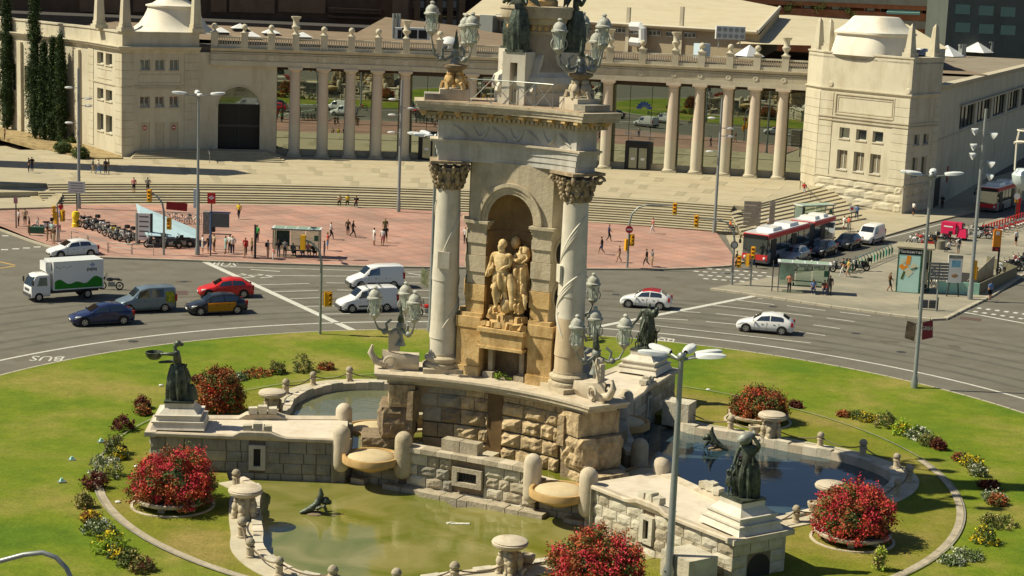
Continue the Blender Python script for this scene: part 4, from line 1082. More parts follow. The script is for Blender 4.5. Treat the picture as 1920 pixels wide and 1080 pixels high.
b = MB(); b.add([p, q, AT(1727, 8, Y), AT(1673, 6, Y)], [(0, 1, 2, 3)]); b.add([p - Vector((0, 0, .4)), q - Vector((0, 0, .4)), q, p], [(0, 1, 2, 3)]); b.obj('awning', m_mint, fl)
b = MB(); fbox(b, 1735, 1746, 12, 21, -0.6, 0.4); b.obj('air_conditioner', m_lamphead, fl)
b = MB()
for (px, py, r) in ((1490, 6, 1.3), (1480, 14, 0.9), (1532, 16, 1.1), (1545, 10, 1.0), (1475, 20, 0.7), (1590, 20, 0.6), (1600, 28, 0.7)):
 c = AT(px, py, Y - 1.8)
 for i in range(120):
  v = Vector((R.gauss(0, 1), R.gauss(0, 1), R.gauss(0, 1))).normalized() * r * R.random() ** 0.4; a_ = Vector((R.gauss(0, 1), R.gauss(0, 1), R.gauss(0, 1))).normalized() * 0.22; c_ = Vector((R.gauss(0, 1), R.gauss(0, 1), R.gauss(0, 1))).normalized() * 0.22
  b.add([c + v, c + v + a_, c + v + c_], [(0, 1, 2)])
b.obj('balcony_plants', m_leafg, fl)['kind'] = 'stuff'
tw = thing('grey_tower_block', 'grey green tower block with square blue glass windows at the top right corner', 'building', (95, 315, 0))
Y = 312
p, q = AT(1777, 20, Y), AT(2100, 40, Y); b = MB(); b.box(((p.x + q.x) / 2, Y + 10, 20), (q.x - p.x, 20, 60)); b.obj('wall', m_tower, tw)
for x_ in (1792, 1836, 1877): 
 for y_, yo in ((8, 0), (42, 0)):
  k_ = (x_ - 1792) / 85 * 5
  b = MB(); fbox(b, x_, x_ + 26, y_ + k_, y_ + 19 + k_, -0.06, 0.1); b.obj('window', m_blueglass, tw)
vt = thing('brick_bell_tower', 'tall square brick tower left of the terrace that throws the long shadow', 'tower', (-68, 197.5, 0))
b = MB(); b.box((-70.5, 197.0, 17.5), (6.6, 6.2, 35)); b.obj('shaft', m_brick, vt)
b = MB(); b.box((-70.5, 197.0, 38), (5.4, 5.2, 6)); b.box((-70.5, 197.0, 35.4), (7.2, 7, 0.8)); b.obj('belfry', m_white, vt)
b = MB(); b.box((-70.5, 197.0, 44), (6.2, 6, 6), 0, 0.02); b.obj('pyramid_roof', m_roof, vt)
b = MB(); b.box((-58.0, 180.5, 5), (4, 3, 10)); o = b.obj('shadow_caster', m_white); tag(o, 'plain white block beyond the left edge, added to cast a shadow on the steps', 'shadow_caster')  # unseen block, added only to throw a shadow onto the steps
def body_joints(h=1.72, pelvis=(0, 0, .52), lean=(0, 0), arms=None, legs=None, head=(0, 0), w=1.0, thick=1.0):
 """joints and bones of a standing human facing +x; arms = ((elbow),(hand)) x2 , legs = ((knee),(ankle)) x2 in units of h"""
 px, py, pz = pelvis
 ch = (px + lean[0], py + lean[1], pz + .20); nk = (px + lean[0] * 1.45, py + lean[1] * 1.45, pz + .305)
 hd = (nk[0] + .012 + head[0], nk[1] + head[1], nk[2] + .055); ht = (hd[0] + head[0] * .5, hd[1] + head[1] * .5, hd[2] + .065)
 J = [(px, py, pz, .062 * w, .082 * w), (px + lean[0] * .5, py + lean[1] * .5, pz + .09, .048 * w, .066 * w), ch + (.055 * w, .085 * w), nk + (.026, .026), hd + (.040, .036), ht + (.036, .034)]
 B = [(0, 1), (1, 2), (2, 3), (3, 4), (4, 5)]
 arms = arms or (((0, .135, .64), (.02, .14, .50)), ((0, -.135, .64), (.02, -.14, .50)))
 legs = legs or (((.01, .055, .28), (0, .055, .045)), ((.01, -.055, .28), (0, -.055, .045)))
 for s, (e, hnd) in zip((1, -1), arms):
  sh = (ch[0], ch[1] + s * .098 * w, ch[2] + .065)
  i = len(J); J += [sh + (.030 * thick,), tuple(e) + (.023 * thick,), tuple(hnd) + (.016 * thick,)]
  d = Vector(hnd) - Vector(e); d.normalize(); hp = Vector(hnd) + d * .045
  J.append((hp.x, hp.y, hp.z, .016, .010)); B += [(2, i), (i, i + 1), (i + 1, i + 2), (i + 2, i + 3)]
 for s, (k, a) in zip((1, -1), legs):
  hp = (px, py + s * .048, pz - .03)
  i = len(J); J += [hp + (.048 * w,), tuple(k) + (.032 * thick,), tuple(a) + (.020 * thick,), (a[0] + .075, a[1] + s * .008, max(.012, a[2] - .030), .020, .013)]
  B += [(0, i), (i, i + 1), (i + 1, i + 2), (i + 2, i + 3)]
 J = [tuple(c * h for c in j) for j in J]
 return J, B
def figure_mesh(name='figure', **k):
 sub = k.pop('sub', 1)
 J, B = body_joints(**k)
 me = skin_mesh(J, B, sub, 0, name)
 me['_j'] = [c for j in J for c in j[:3]]
 return me, J, B
def put_mesh(name, me, mat, parent, loc=(0, 0, 0), rz=0, sc=1):
 me.materials.clear(); me.materials.append(mat)
 me.polygons.foreach_set('use_smooth', [True] * len(me.polygons))
 o = bpy.data.objects.new(name, me); COL.objects.link(o); o.parent = parent
 o.location = Vector(loc) - org(parent); o.rotation_euler = (0, 0, rz); o.scale = (sc,) * 3
 ORIG[o.name] = org(parent)
 return o
def robe(b, c, h, r0, r1, z0, z1, folds=9, amp=0.14, rz=0, n=40, lean=(0, 0), seed=1):
 rr = random.Random(seed); ph_ = rr.random() * 6; rows = []
 for j in range(9):
  u = j / 8; r = r0 + (r1 - r0) * (u ** 0.8) + 0.04 * h * sin(u * 3); a_ = amp * (1 - u * 0.65)
  rows.append([(c[0] + lean[0] * u + r * (1 + a_ * sin(folds * t + ph_ + u * 1.6 + 0.7 * sin(t * 2))) * cos(t), c[1] + lean[1] * u + r * 0.85 * (1 + a_ * sin(folds * t + ph_ + u * 1.6)) * sin(t), c[2] + z0 + (z1 - z0) * u) for t in [2 * pi * i / n for i in range(n + 1)]])
 b.grid(rows)
def water_mat(name, c1, c2, rough=0.02):
 m = bpy.data.materials.new(name); m.use_nodes = True; nt = m.node_tree; b = nt.nodes['Principled BSDF']
 b.inputs['Roughness'].default_value = rough; b.inputs['IOR'].default_value = 1.4; b.inputs['Specular IOR Level'].default_value = 1.0
 g = nt.nodes.new('ShaderNodeNewGeometry'); n = nt.nodes.new('ShaderNodeTexNoise'); n.inputs['Scale'].default_value = 0.35; n.inputs['Detail'].default_value = 6; n.inputs['Distortion'].default_value = 0.8
 nt.links.new(g.outputs['Position'], n.inputs['Vector']); r = nt.nodes.new('ShaderNodeValToRGB')
 r.color_ramp.elements[0].position = 0.35; r.color_ramp.elements[0].color = c1 + (1,); r.color_ramp.elements[1].position = 0.65; r.color_ramp.elements[1].color = c2 + (1,)
 nt.links.new(n.outputs[0], r.inputs[0]); nt.links.new(r.outputs[0], b.inputs['Base Color'])
 n2 = nt.nodes.new('ShaderNodeTexNoise'); n2.inputs['Scale'].default_value = 3.5; n2.inputs['Detail'].default_value = 3
 nt.links.new(g.outputs['Position'], n2.inputs['Vector'])
 bp = nt.nodes.new('ShaderNodeBump'); bp.inputs['Distance'].default_value = 0.007; nt.links.new(n2.outputs[0], bp.inputs['Height']); nt.links.new(bp.outputs[0], b.inputs['Normal'])
 return m
m_wat = [water_mat('green_water', (0.13, 0.145, 0.018), (0.25, 0.225, 0.075)), water_mat('sky_tinted_water', (0.022, 0.048, 0.065), (0.05, 0.08, 0.085)), water_mat('grey_green_water', (0.12, 0.13, 0.07), (0.17, 0.17, 0.10))]  # right pool: blue of the reflected sky is put into the base colour
ZW = -0.2
for k in range(3):
 P = [A((k + 1) % 3, 6, 0, ZW), A((k + 1) % 3, 13.9, 0, ZW)] + [T(k, n, t, ZW) for n, t in offs(PO, SG * 0.1)] + [A(k, 13.9, 0, ZW), A(k, 6, 0, ZW)]
 b = MB(); b.add([T(k, 7.0, 0, ZW)] + P, [(0, i + 1, i) for i in range(1, len(P))])
 struct(b.obj('water', m_wat[k]))
b = MB(); b.prism([(CX + 22 * cos(i * pi / 30), CY + 22 * sin(i * pi / 30)) for i in range(60)], -0.9, -0.7); struct(b.obj('pool_floor', m_slab))
m_dk = m_rockd
CN = {0: 'front', 1: 'right', 2: 'back left'}
bollP = None
ORD = ['first', 'second', 'third', 'fourth', 'fifth', 'sixth', 'seventh', 'eighth', 'ninth', 'tenth', 'eleventh', 'twelfth', 'thirteenth', 'fourteenth', 'fifteenth', 'sixteenth', 'seventeenth', 'eighteenth', 'nineteenth', 'twentieth']
for k in range(3):
 rim = thing('pool_rim', ['pale curved stone rim round the green front pool', 'pale curved stone rim round the dark blue right pool', 'pale curved stone rim round the grey pool behind the left statue'][k], 'pool rim', T(k, 12, 0, 0), 'stone rims of the three pools')
 I, O, O2 = offs(PO, 0), offs(PO, SG * 0.45), offs(PO, SG * 1.45)
 st_ = 2; i = 0; q = 0
 while i < len(PO) - 1:
  j = min(len(PO) - 1, i + st_)
  pin = [T(k, *I[a_])[:2] for a_ in range(i, j + 1)]; po = [T(k, *O[a_])[:2] for a_ in range(j, i - 1, -1)]
  c = Vector((sum(p[0] for p in pin + po) / len(pin + po), sum(p[1] for p in pin + po) / len(pin + po)))
  poly = [tuple(c + (Vector(p) - c) * 0.985) for p in pin + po]
  b = MB(); b.prism(poly, ZW - 0.5, 0.24 + 0.04 * (q * 7 % 3)); b.obj('coping_stone', [m_coping, m_pink, m_slab3][q % 3], rim)
  i = j; q += 1
 b = MB(); rows = [[T(k, *p, z) for p in L_] for L_, z in ((O, 0.1), (O, 0.17), (O2, 0.17), (O2, 0.05))]
 b.grid(rows if SG > 0 else rows); b.obj('ledge', m_creamd, rim)
bt = thing('stone_bollard', 'stone bollard', 'bollard', (0, 0, 0), 'stone bollards around the pools')
b = MB(); b.lathe((0, 0, 0), [(0.27, 0), (0.27, 0.1), (0.21, 0.14), (0.21, 0.5), (0.25, 0.54), (0.25, 0.6), (0.12, 0.63)], 12); b.obj('post', m_mstone, bt, 40)
b = MB(); b.ball((0, 0, 0.82), 0.25, 12); b.lathe((0, 0, 0.8), [(0.262, 0), (0.262, 0.05)], 12); b.obj('ball', m_slab2, bt, 50)
BP = Proto(bt)
m_chain = M('rusty_chain', (0.16, 0.12, 0.08), 0.8, 0.1)
BO = offs(PO, SG * 0.95)
L_ = [0]
for i in range(1, len(BO)): L_.append(L_[-1] + hypot(BO[i][0] - BO[i - 1][0], BO[i][1] - BO[i - 1][1]))
def along(s):
 for i in range(1, len(BO)):
  if L_[i] >= s:
   u = (s - L_[i - 1]) / (L_[i] - L_[i - 1]); return (BO[i - 1][0] * (1 - u) + BO[i][0] * u, BO[i - 1][1] * (1 - u) + BO[i][1] * u)
 return BO[-1]
NB = 12
lab_b = {0: 'beside the green front pool', 1: 'beside the dark right pool', 2: 'beside the grey back left pool'}
for k in range(3):
 prev = None
 for i in range(NB):
  od = ORD[i]; nb_ = ['the front right arm', 'the back right arm', 'the left arm'][k]
  s = L_[-1] * (0.03 + 0.94 * i / (NB - 1)); n, t = along(s)
  p = T(k, n, t, 0.15)
  side = 'left' if i < NB // 3 else ('middle' if i < 2 * NB // 3 else 'right')
  p = p + Vector((R.uniform(-.12, .12), R.uniform(-.12, .12), 0))
  BP.put(p, 0, od + ' ball-headed stone bollard ' + lab_b[k] + ', counted from ' + nb_, 'stone bollards ' + lab_b[k], R.uniform(.78, .92))
  if prev is not None:
   a_ = prev + Vector((0, 0, 0.58)); c_ = p + Vector((0, 0, 0.58)); pts = [a_.lerp(c_, u / 6) - Vector((0, 0, 0.28 * (1 - (2 * u / 6 - 1) ** 2))) for u in range(7)]
   b = MB(); b.tube(pts, 0.035, 5); o = b.obj('chain', m_chain); tag(o, 'sagging chain before the ' + od + ' bollard ' + lab_b[k] + ' from ' + nb_, 'chain', 'chains between the bollards ' + lab_b[k])
  prev = p
def tazza():
 t_ = thing('stone_tazza', 'tazza', 'urn', (0, 0, 0), 'round stone tazzas on the pool rims')
 b = MB(); b.lathe((0, 0, 0), [(0.3, 1.22), (0.62, 1.3), (0.78, 1.42), (0.80, 1.52), (0.74, 1.55), (0.76, 1.59), (0.72, 1.62), (0.0001, 1.63)], 28); b.obj('dish', m_coping, t_, 40)
 b = MB(); b.lathe((0, 0, 0), [(0.55, -0.35), (0.55, -0.1), (0.42, 0.0), (0.36, 0.5), (0.40, 0.9), (0.34, 1.25)], 16); b.obj('stem', m_slab2, t_, 40)
 b = MB()
 for q in range(5):
  a_ = q * 2 * pi / 5 + 0.4; c = Vector((0.42 * cos(a_), 0.42 * sin(a_), 0))
  b.ball(c + Vector((0, 0, 1.02)), 0.13, 8); b.ball(c * 1.05 + Vector((0, 0, 0.72)), 0.19, 8, sz=1.4); b.ball(c * 1.15 + Vector((0, 0, 0.42)), 0.15, 8, sz=1.5); b.ball(c * 1.25 + Vector((0, 0, 0.15)), 0.17, 8)
 b.obj('carved_figures', m_mstone, t_, 60)
 b = MB(); b.lathe((0.95, 0, 0), [(0.22, -0.3), (0.2, 0.3), (0.28, 0.45), (0.36, 0.62), (0.38, 0.78), (0.3, 0.8), (0.26, 0.7), (0.0001, 0.66)], 16); b.obj('side_basket', m_mstone, t_, 40)
 for sy in (-1, 1):
  b = MB(); pts = []
  for i in range(22):
   a_ = i / 21 * 3.6 * pi / 2 + pi / 2; r = 0.26 * (1 - i / 28); pts.append((0.45 + r * cos(a_), 0.62 * sy, 0.15 + r * sin(a_)))
  b.tube(pts, 0.07, 6); b.box((0.2, 0.62 * sy, -0.15), (1.5, 0.16, 0.35)); b.obj('scroll_bracket', m_creamd, t_, 50)
 return t_
TZ = Proto(tazza())
tl = {(0, -1): 'round stone tazza on the front pool rim beside the large left red bush', (0, 1): 'round stone tazza at the bottom edge of the photo on the front pool rim', (1, 1): 'round stone tazza beyond the dark right pool, beside the farther red bush', (1, -1): 'round stone tazza on the near rim of the dark pool behind a red bush', (2, 1): 'round stone tazza on the rim of the grey pool behind the left statue', (2, -1): 'round stone tazza on the hidden far corner of the grey pool'}
for (k, s), lb in tl.items():
 an = s * 0.4309; r = 16.34; p = T(k, r * cos(an), r * sin(an), 0)
 TZ.put(p, TA(k) + an + pi - s * 0.9, lb, 'round stone tazzas on the pool rims')
SM = [m_slab, m_slab2, m_slab3, m_slab2]
def aw(r): return 2.42 - (r - 8.9) * 0.068
def armW(j, s):                              # face coordinates on one long side of arm j (s = +1 / -1)
 def W(u, v, o=0.0):
  r = 8.9 + u if s < 0 else 18.75 - u
  return A(j, r, s * (aw(r) - 0.22 - o), v)
 return W
armlab = {0: 'left stone arm of the fountain carrying the bronze woman with a basin', 1: 'front right stone arm of the fountain carrying the bronze woman with a jar', 2: 'back right stone arm of the fountain carrying the bronze man with children'}
m_rub = m_rock
for j in range(3):
 arm = thing('fountain_arm', armlab[j], 'stone arm', A(j, 14, 0, 0), 'three stone arms of the fountain')
 if j == 0: SMj = [m_slab, m_slab, m_slab2, m_slab]
 else: SMj = [m_slab2, m_slab3, m_slab2, m_slab3]
 core = [A(j, 8.9, aw(8.9) - 0.3)[:2], A(j, 18.7, aw(18.7) - 0.3)[:2], A(j, 18.7, -aw(18.7) + 0.3)[:2], A(j, 8.9, -aw(8.9) + 0.3)[:2]]
 b = MB(); b.prism(core, -0.6, 1.86); b.obj('core', m_rockd, arm)
 b = MB(); b.prism([A(j, 8.9, 1.9)[:2], A(j, 18.5, 1.4)[:2], A(j, 18.5, -1.4)[:2], A(j, 8.9, -1.9)[:2]], 1.86, 1.97); b.obj('floor', m_pink, arm)
 rr = random.Random(40 + j)
 for s in (-1, 1):
  W = armW(j, s); Ls = 9.85
  def rc(u): return 8.9 + u if s < 0 else 18.75 - u
  wu = 13.35 - 8.9 if s < 0 else 18.75 - 13.35
  rows_ = [(-0.55, 0.12), (0.14, 0.66), (0.68, 1.2), (1.22, 1.84)]
  for q, (v0, v1) in enumerate(rows_):
   u = 0.02
   while u < Ls - 0.2:
    w_ = rr.uniform(0.6, 1.25); u2 = min(Ls, u + w_)
    if Ls - u2 < 0.4: u2 = Ls
    if q > 0 and u < wu + 0.36 and u2 > wu - 0.36:
     if u < wu - 0.5: u2 = wu - 0.38
     else: u = wu + 0.38; continue
    if u2 - u > 0.12: rough_block(W, u + 0.02, u2 - 0.02, v0, v1, 0.09 if j else 0.05, rr.random(), 3, 'stone_block', rr.choice(SMj), arm, 0.12)
    u = u2
  b = MB()
  for a_ in ((wu - .42, wu - .18, 0.3, 1.6), (wu + .18, wu + .42, 0.3, 1.6), (wu - .18, wu + .18, 0.3, 0.5), (wu - .18, wu + .18, 1.42, 1.6)): wbox(W, *a_, -0.16, 0.1, b)
  fr = b.obj('window_frame', m_slab3, arm)
  b = MB(); wbox(W, wu - .18, wu + .18, 0.5, 1.42, 0.02, 0.05, b); b.obj('opening', m_dark, fr)
  pr = []
  nn_ = 26
  rows = []
  for i in range(nn_ + 1):
   u = Ls * i / nn_; d_ = abs(u - wu); h_ = 0.24 * (1 - sstep(d_, 0.75, 1.25))
   r = rc(u)
   rows.append([A(j, r, s * (aw(r) - 0.5), 1.86 ), A(j, r, s * (aw(r) - 0.5), 2.02 + h_), A(j, r, s * (aw(r) - 0.06), 2.1 + h_), A(j, r, s * aw(r), 2.04 + h_), A(j, r, s * aw(r), 1.92 + h_ * 0.7), A(j, r, s * (aw(r) - 0.16), 1.84)])
  b = MB(); b.grid(rows if s < 0 else [x[::-1] for x in rows]); b.obj('coping', m_coping, arm, 30)
  for q in range(3):
   u = wu + (q - 1) * 0.5; r = rc(u); hh = 0.42 if q == 1 else 0.3
   c = A(j, r, s * (aw(r) - 0.34), 2.3 + hh / 2); b = MB(); b.box(c, (0.44, 0.42, hh), AA(j) + 0.05 * q); 
   b.v = [(v[0] + rr.uniform(-.03, .03), v[1] + rr.uniform(-.03, .03), v[2] + rr.uniform(-.03, .03)) for v in b.v]; b.obj('cap_stone', m_slab3, arm)
 def WE(u, v, o=0.0): return A(j, 18.75 - 0.05 - o, 1.5 - u if True else 0, v)
 E_ = lambda u, v, o=0.0: A(j, 18.72 + (-o), -1.52 + u, v)
 for q, (v0, v1) in enumerate([(-0.55, 0.12), (0.14, 0.66), (0.68, 1.2), (1.22, 1.84)]):
  for (u0, u1) in (((0, .85), (2.19, 3.04)) if q < 3 else ((0, 0.98), (1.0, 2.02), (2.04, 3.04))): rough_block(E_, u0 + 0.01, u1 - 0.01, v0, v1, 0.12, rr.random(), 3, 'stone_block', m_slab3 if j else m_slab, arm, 0.3)
 b = MB(); n = 10
 b.add([E_(.88, -.5, -.02), E_(2.16, -.5, -.02)] + [E_(1.52 + .64 * cos(pi * i / n), .55 + .6 * sin(pi * i / n), -.02) for i in range(n + 1)], [tuple(range(n + 3))]); b.obj('arch_opening', m_dark, arm)
 b = MB(); b.prism([A(j, 18.45, aw(18.7))[:2], A(j, 19.0, aw(18.7))[:2], A(j, 19.0, -aw(18.7))[:2], A(j, 18.45, -aw(18.7))[:2]], 1.85, 2.09); b.obj('coping', m_coping, arm)
 for kk, s in ((j, -1), ((j + 2) % 3, 1)):       # faces on both sides
  pass
 for s in (-1, 1):
  an = s * (pi / 3 - 0.80994); c = A(j, 9.384 * cos(an), 9.384 * sin(an), 0)
  b = MB(); R_ = 0.44; b.lathe(c, [(0.001, 0.35)] + [(R_ * sin(a_), 0.35 + R_ - R_ * cos(a_)) for a_ in (0.5, 1.0, 1.57)] + [(R_, 2.38)] + [(R_ * cos(a_), 2.385 + R_ * sin(a_)) for a_ in (0.4, 0.8, 1.2)] + [(0.001, 2.825)], 18); b.obj('capsule_post', m_coping, arm, 50)
  g = MB(); g.prism([A(j, 8.9, s * 2.1)[:2], A(j, 9.6, s * 2.4)[:2], A(j, 9.6, s * 1.4)[:2], A(j, 8.6, s * 1.4)[:2]], -0.5, 1.9); g.obj('buttress', m_slab, arm)
 pd = None
 for z0, z1, h0, h1 in ((2.09, 2.42, 1.36, 1.22), (2.42, 2.5, 1.3, 1.3), (2.5, 2.72, 1.1, 1.08), (2.72, 2.80, 1.16, 1.16), (2.80, 3.1, 1.0, 0.72), (3.1, 3.34, 0.72, 0.72)):
  c = A(j, 17.42, 0, (z0 + z1) / 2)
  b = MB(); b.box(c, (2 * h0, 2 * h0 * 0.95, z1 - z0), AA(j), h1 / h0)
  if pd is None: pd = b.obj('pedestal', m_marble, arm)
  else: b.obj('pedestal_tier', m_marble, pd)
 b = MB(); b.box(A(j, 17.42, 0, 3.39), (1.5, 1.42, 0.1), AA(j)); b.obj('bronze_plinth', m_bronze, pd)
b = MB(); p = G(1272, 792, 0.1); b.box((p.x, p.y, 0.7), (1.3, 1.6, 1.4), AA(2)); b.obj('stone_block_plinth', m_slab3); o = bpy.data.objects['stone_block_plinth']; tag(o, 'plain pale stone block standing at the back end of the dark right pool', 'stone block')
b = MB(); p = G(1290, 1085, 0.1); b.box((p.x, p.y, 0.6), (1.9, 1.6, 1.35), AA(1)); o = b.obj('stone_block_plinth', m_slab3); tag(o, 'plain stone block at the bottom edge beside the front right arm', 'stone block')
for k in range(3):
 cw = thing('cascade_wall', ['front', 'right', 'back left'][k] + ' block stone cascade wall with two ochre overflow bowls above the ' + ['green', 'dark', 'grey'][k] + ' pool', 'fountain wall', T(k, 5.5, 0, 0), 'cascade walls between the arms')
 def fn(t): return 5.62 + 0.0 * t + (0.10 if abs(t) > 3.6 else 0)
 rr = random.Random(77 + k)
 W = lambda u, v, o=0.0, k=k: T(k, 5.62 - o + 0.012 * (u - 3.4) ** 2, -3.4 + u, v)
 for q, (v0, v1) in enumerate([(-0.5, 0.1), (0.12, 0.64), (0.66, 1.18), (1.20, 1.82)]):
  u = 0.0 if q % 2 else -0.2
  while u < 6.7:
   u2 = u + rr.uniform(0.6, 1.15)
   if q in (1, 2, 3) and u < 4.25 and u2 > 2.55 and v0 < 1.45 and v1 > 0.5:
    if u < 2.3: u2 = 2.53
    else: u = 4.27; continue
   if u2 - u > 0.12: rough_block(W, u + 0.02, u2 - 0.02, v0, v1, 0.11, rr.random(), 4, 'stone_block', rr.choice([m_slab2, m_slab, m_slab2, m_slab3]), cw, 0.15)
   u = u2
 for s in (-1, 1):                                    # wall behind each bowl
  Wb = lambda u, v, o=0.0, k=k, s=s: T(k, 5.62 - o, s * (3.9 + u) if s > 0 else -(6.7 - u), v)
  for q, (v0, v1) in enumerate([(-0.5, 0.1), (0.12, 0.64), (0.66, 1.18)]):
   u = 0.0
   while u < 2.7:
    u2 = min(2.8, u + rr.uniform(0.6, 1.1)); rough_block(Wb, u + 0.02, u2 - 0.02, v0, v1, 0.1, rr.random(), 3, 'stone_block', rr.choice([m_slab, m_slab2]), cw, 0.2); u = u2
 b = MB(); b.prism([T(k, 5.5, -6.6)[:2], T(k, 5.5, 6.6)[:2], T(k, 4.95, 6.6)[:2], T(k, 4.95, -6.6)[:2]], -0.6, 1.12); b.obj('core', m_rockd, cw)
 b = MB(); b.prism([T(k, 5.58, -3.4)[:2], T(k, 5.56, 0)[:2], T(k, 5.58, 3.4)[:2], T(k, 5.1, 3.4)[:2], T(k, 5.1, -3.4)[:2]], 1.1, 1.86); b.obj('core', m_rockd, cw)
 n = 8
 for i in range(n):
  t0, t1 = -3.4 + 6.8 * i / n + 0.01, -3.4 + 6.8 * (i + 1) / n - 0.01; e0, e1 = 0.012 * t0 * t0, 0.012 * t1 * t1
  b = MB(); b.prism([T(k, 5.86 + e0, t0)[:2], T(k, 5.86 + e1, t1)[:2], T(k, 5.02 + e1, t1)[:2], T(k, 5.02 + e0, t0)[:2]], 1.84, 2.08); b.obj('coping_stone', [m_coping, m_slab2][i % 2], cw)
 b = MB()
 for a_ in ((2.58, 2.86, .5, 1.45), (3.94, 4.22, .5, 1.45), (2.86, 3.94, .5, .72), (2.86, 3.94, 1.23, 1.45)): wbox(W, *a_, -.2, .1, b)
 fr = b.obj('window_frame', m_slab2, cw)
 b = MB(); wbox(W, 2.86, 3.94, .72, 1.23, .02, .05, b); b.obj('opening', m_dark, fr)
 b = MB()
 for i in range(6):
  x = 2.86 + 1.08 * i / 6; b.tube([W(x, .72, -0.03), W(x + .18, 1.23, -0.03)], 0.014, 4); b.tube([W(x + .18, .72, -0.03), W(x, 1.23, -0.03)], 0.014, 4)
 g_ = b.obj('grille', m_iron, fr); g_['kind'] = 'stuff'
 for q in (0, 1): b = MB(); b.box(T(k, 5.15, -1.05 + 1.02 * q - 0.1, 2.36), (0.62, 0.98, 0.62), TA(k)); b.obj('coping_block', m_slab2, cw)
 t = -6.4
 while t < 6.6:
  t2 = t + rr.uniform(0.5, 1.3)
  nn_ = 5.95 + (0.45 if abs(t) < 3.4 else 0.25); z = 0.02 + 0.05 * rr.random()
  if not (3.55 < abs((t + t2) / 2) < 6.5 and rr.random() < 0.35):
   b = MB(); b.prism([T(k, 5.55, t + .02)[:2], T(k, nn_, t + .02)[:2], T(k, nn_, t2 - .02)[:2], T(k, 5.55, t2 - .02)[:2]], -0.4, z); b.obj('footing_stone', m_slab2, cw)
  t = t2
 for s in (-1, 1):
  c = T(k, 5.83, s * 3.58, 0); R_ = 0.44
  b = MB(); b.lathe(c, [(0.001, 0.35)] + [(R_ * sin(a_), 0.35 + R_ - R_ * cos(a_)) for a_ in (0.5, 1.0, 1.57)] + [(R_, 2.38)] + [(R_ * cos(a_), 2.385 + R_ * sin(a_)) for a_ in (0.4, 0.8, 1.2)] + [(0.001, 2.825)], 18); b.obj('capsule_post', m_mstone if s < 0 else m_coping, cw, 50)
  c = T(k, 6.2, s * 5.2, 0)
  b = MB(); b.lathe(c, [(0.4, 0.62), (0.95, 0.85), (1.3, 1.0), (1.42, 1.06), (1.46, 1.1), (1.46, 1.40), (1.43, 1.44), (1.30, 1.44), (1.28, 1.34), (1.0, 1.32)], 36); bw = b.obj('bowl', m_yel, cw, 40)
  b = MB(); b.lathe(c, [(1.18, 1.34), (1.1, 1.44), (0.8, 1.54), (0.4, 1.60), (0.001, 1.61)], 32); b.obj('bowl_centre', M('tan_bowl_top', (0.52, 0.42, 0.25), 0.8, 0.12, 1.6), bw, 40)
pts = []
for k in range(3): pts += [T(k, 5.75, -6.6, 1.3), T(k, 5.1, -3.7, 1.3), T(k, 5.1, 3.7, 1.3), T(k, 5.75, 6.6, 1.3), A((k + 1) % 3, 9.0, 0, 1.3)]
b = MB(); b.add([(CX, CY, 1.3)] + pts, [(0, i, i % len(pts) + 1) for i in range(1, len(pts) + 1)])
o = b.obj('water', m_wat[0]); struct(o)
for k in range(3):  # inner stone lip
 b = MB(); rows = [[T(k, n0 + 0.03 * t * t, t, z) for t in [-4.6 + 9.2 * i / 14 for i in range(15)]] for n0, z in ((4.55, 1.2), (4.55, 1.42), (4.25, 1.42), (4.25, 1.2))]
 b.grid(rows); o = b.obj('basin_lip', m_pink, bpy.data.objects['cascade_wall' if k == 0 else 'cascade_wall.%03d' % k]) if False else b.obj('basin_lip', m_pink)
 tag(o, 'thin stone lip in the upper basin below the ' + ['front', 'right', 'back left'][k] + ' rusticated wall', 'stone lip')
mon = thing('monument', 'tall stone monument with niche, carved columns and cornice in the middle of the roundabout', 'monument', (CX, CY, 1.3))
def outline(mid, en, et, n=14):
 P = []
 for k in range(3):
  for i in range(n + 1):
   t = -et + 2 * et * i / n; P.append(T(k, mid + (en - mid) * (t / et) ** 2, t)[:2])
 return P
def oslab(mid, en, et, z0, z1, mat, name, par=mon, bottom=True):
 b = MB(); b.prism(outline(mid, en, et), z0, z1, bottom); return b.obj(name, mat, par)
for k in range(3):
 b = MB(); b.prism([T(k, 2.75 + 0.9 * (t / 5.4) ** 2, t)[:2] for t in [-3.85 + 7.7 * i / 8 for i in range(9)]] + [T(k, 0, 1.0)[:2], T(k, 0, -1.0)[:2]], 0.9, 4.86); b.obj('base_core', m_rockd, mon)
 b = MB(); b.prism([A(k, 5.5, 1.25)[:2], A(k, 6.75, 0.9)[:2], A(k, 6.75, -0.9)[:2], A(k, 5.5, -1.25)[:2]], 0.9, 4.0); b.obj('base_core', m_rockd, mon)
oslab(2.8, 3.95, 5.25, 3.25, 4.88, m_rockd, 'base_core')
oslab(3.15, 4.3, 5.5, 4.72, 4.95, m_mstone, 'string_course')
oslab(3.52, 4.75, 5.85, 4.95, 5.14, m_mstone, 'platform_cornice')
oslab(3.60, 4.85, 5.95, 5.14, 5.26, m_coping, 'platform_top')
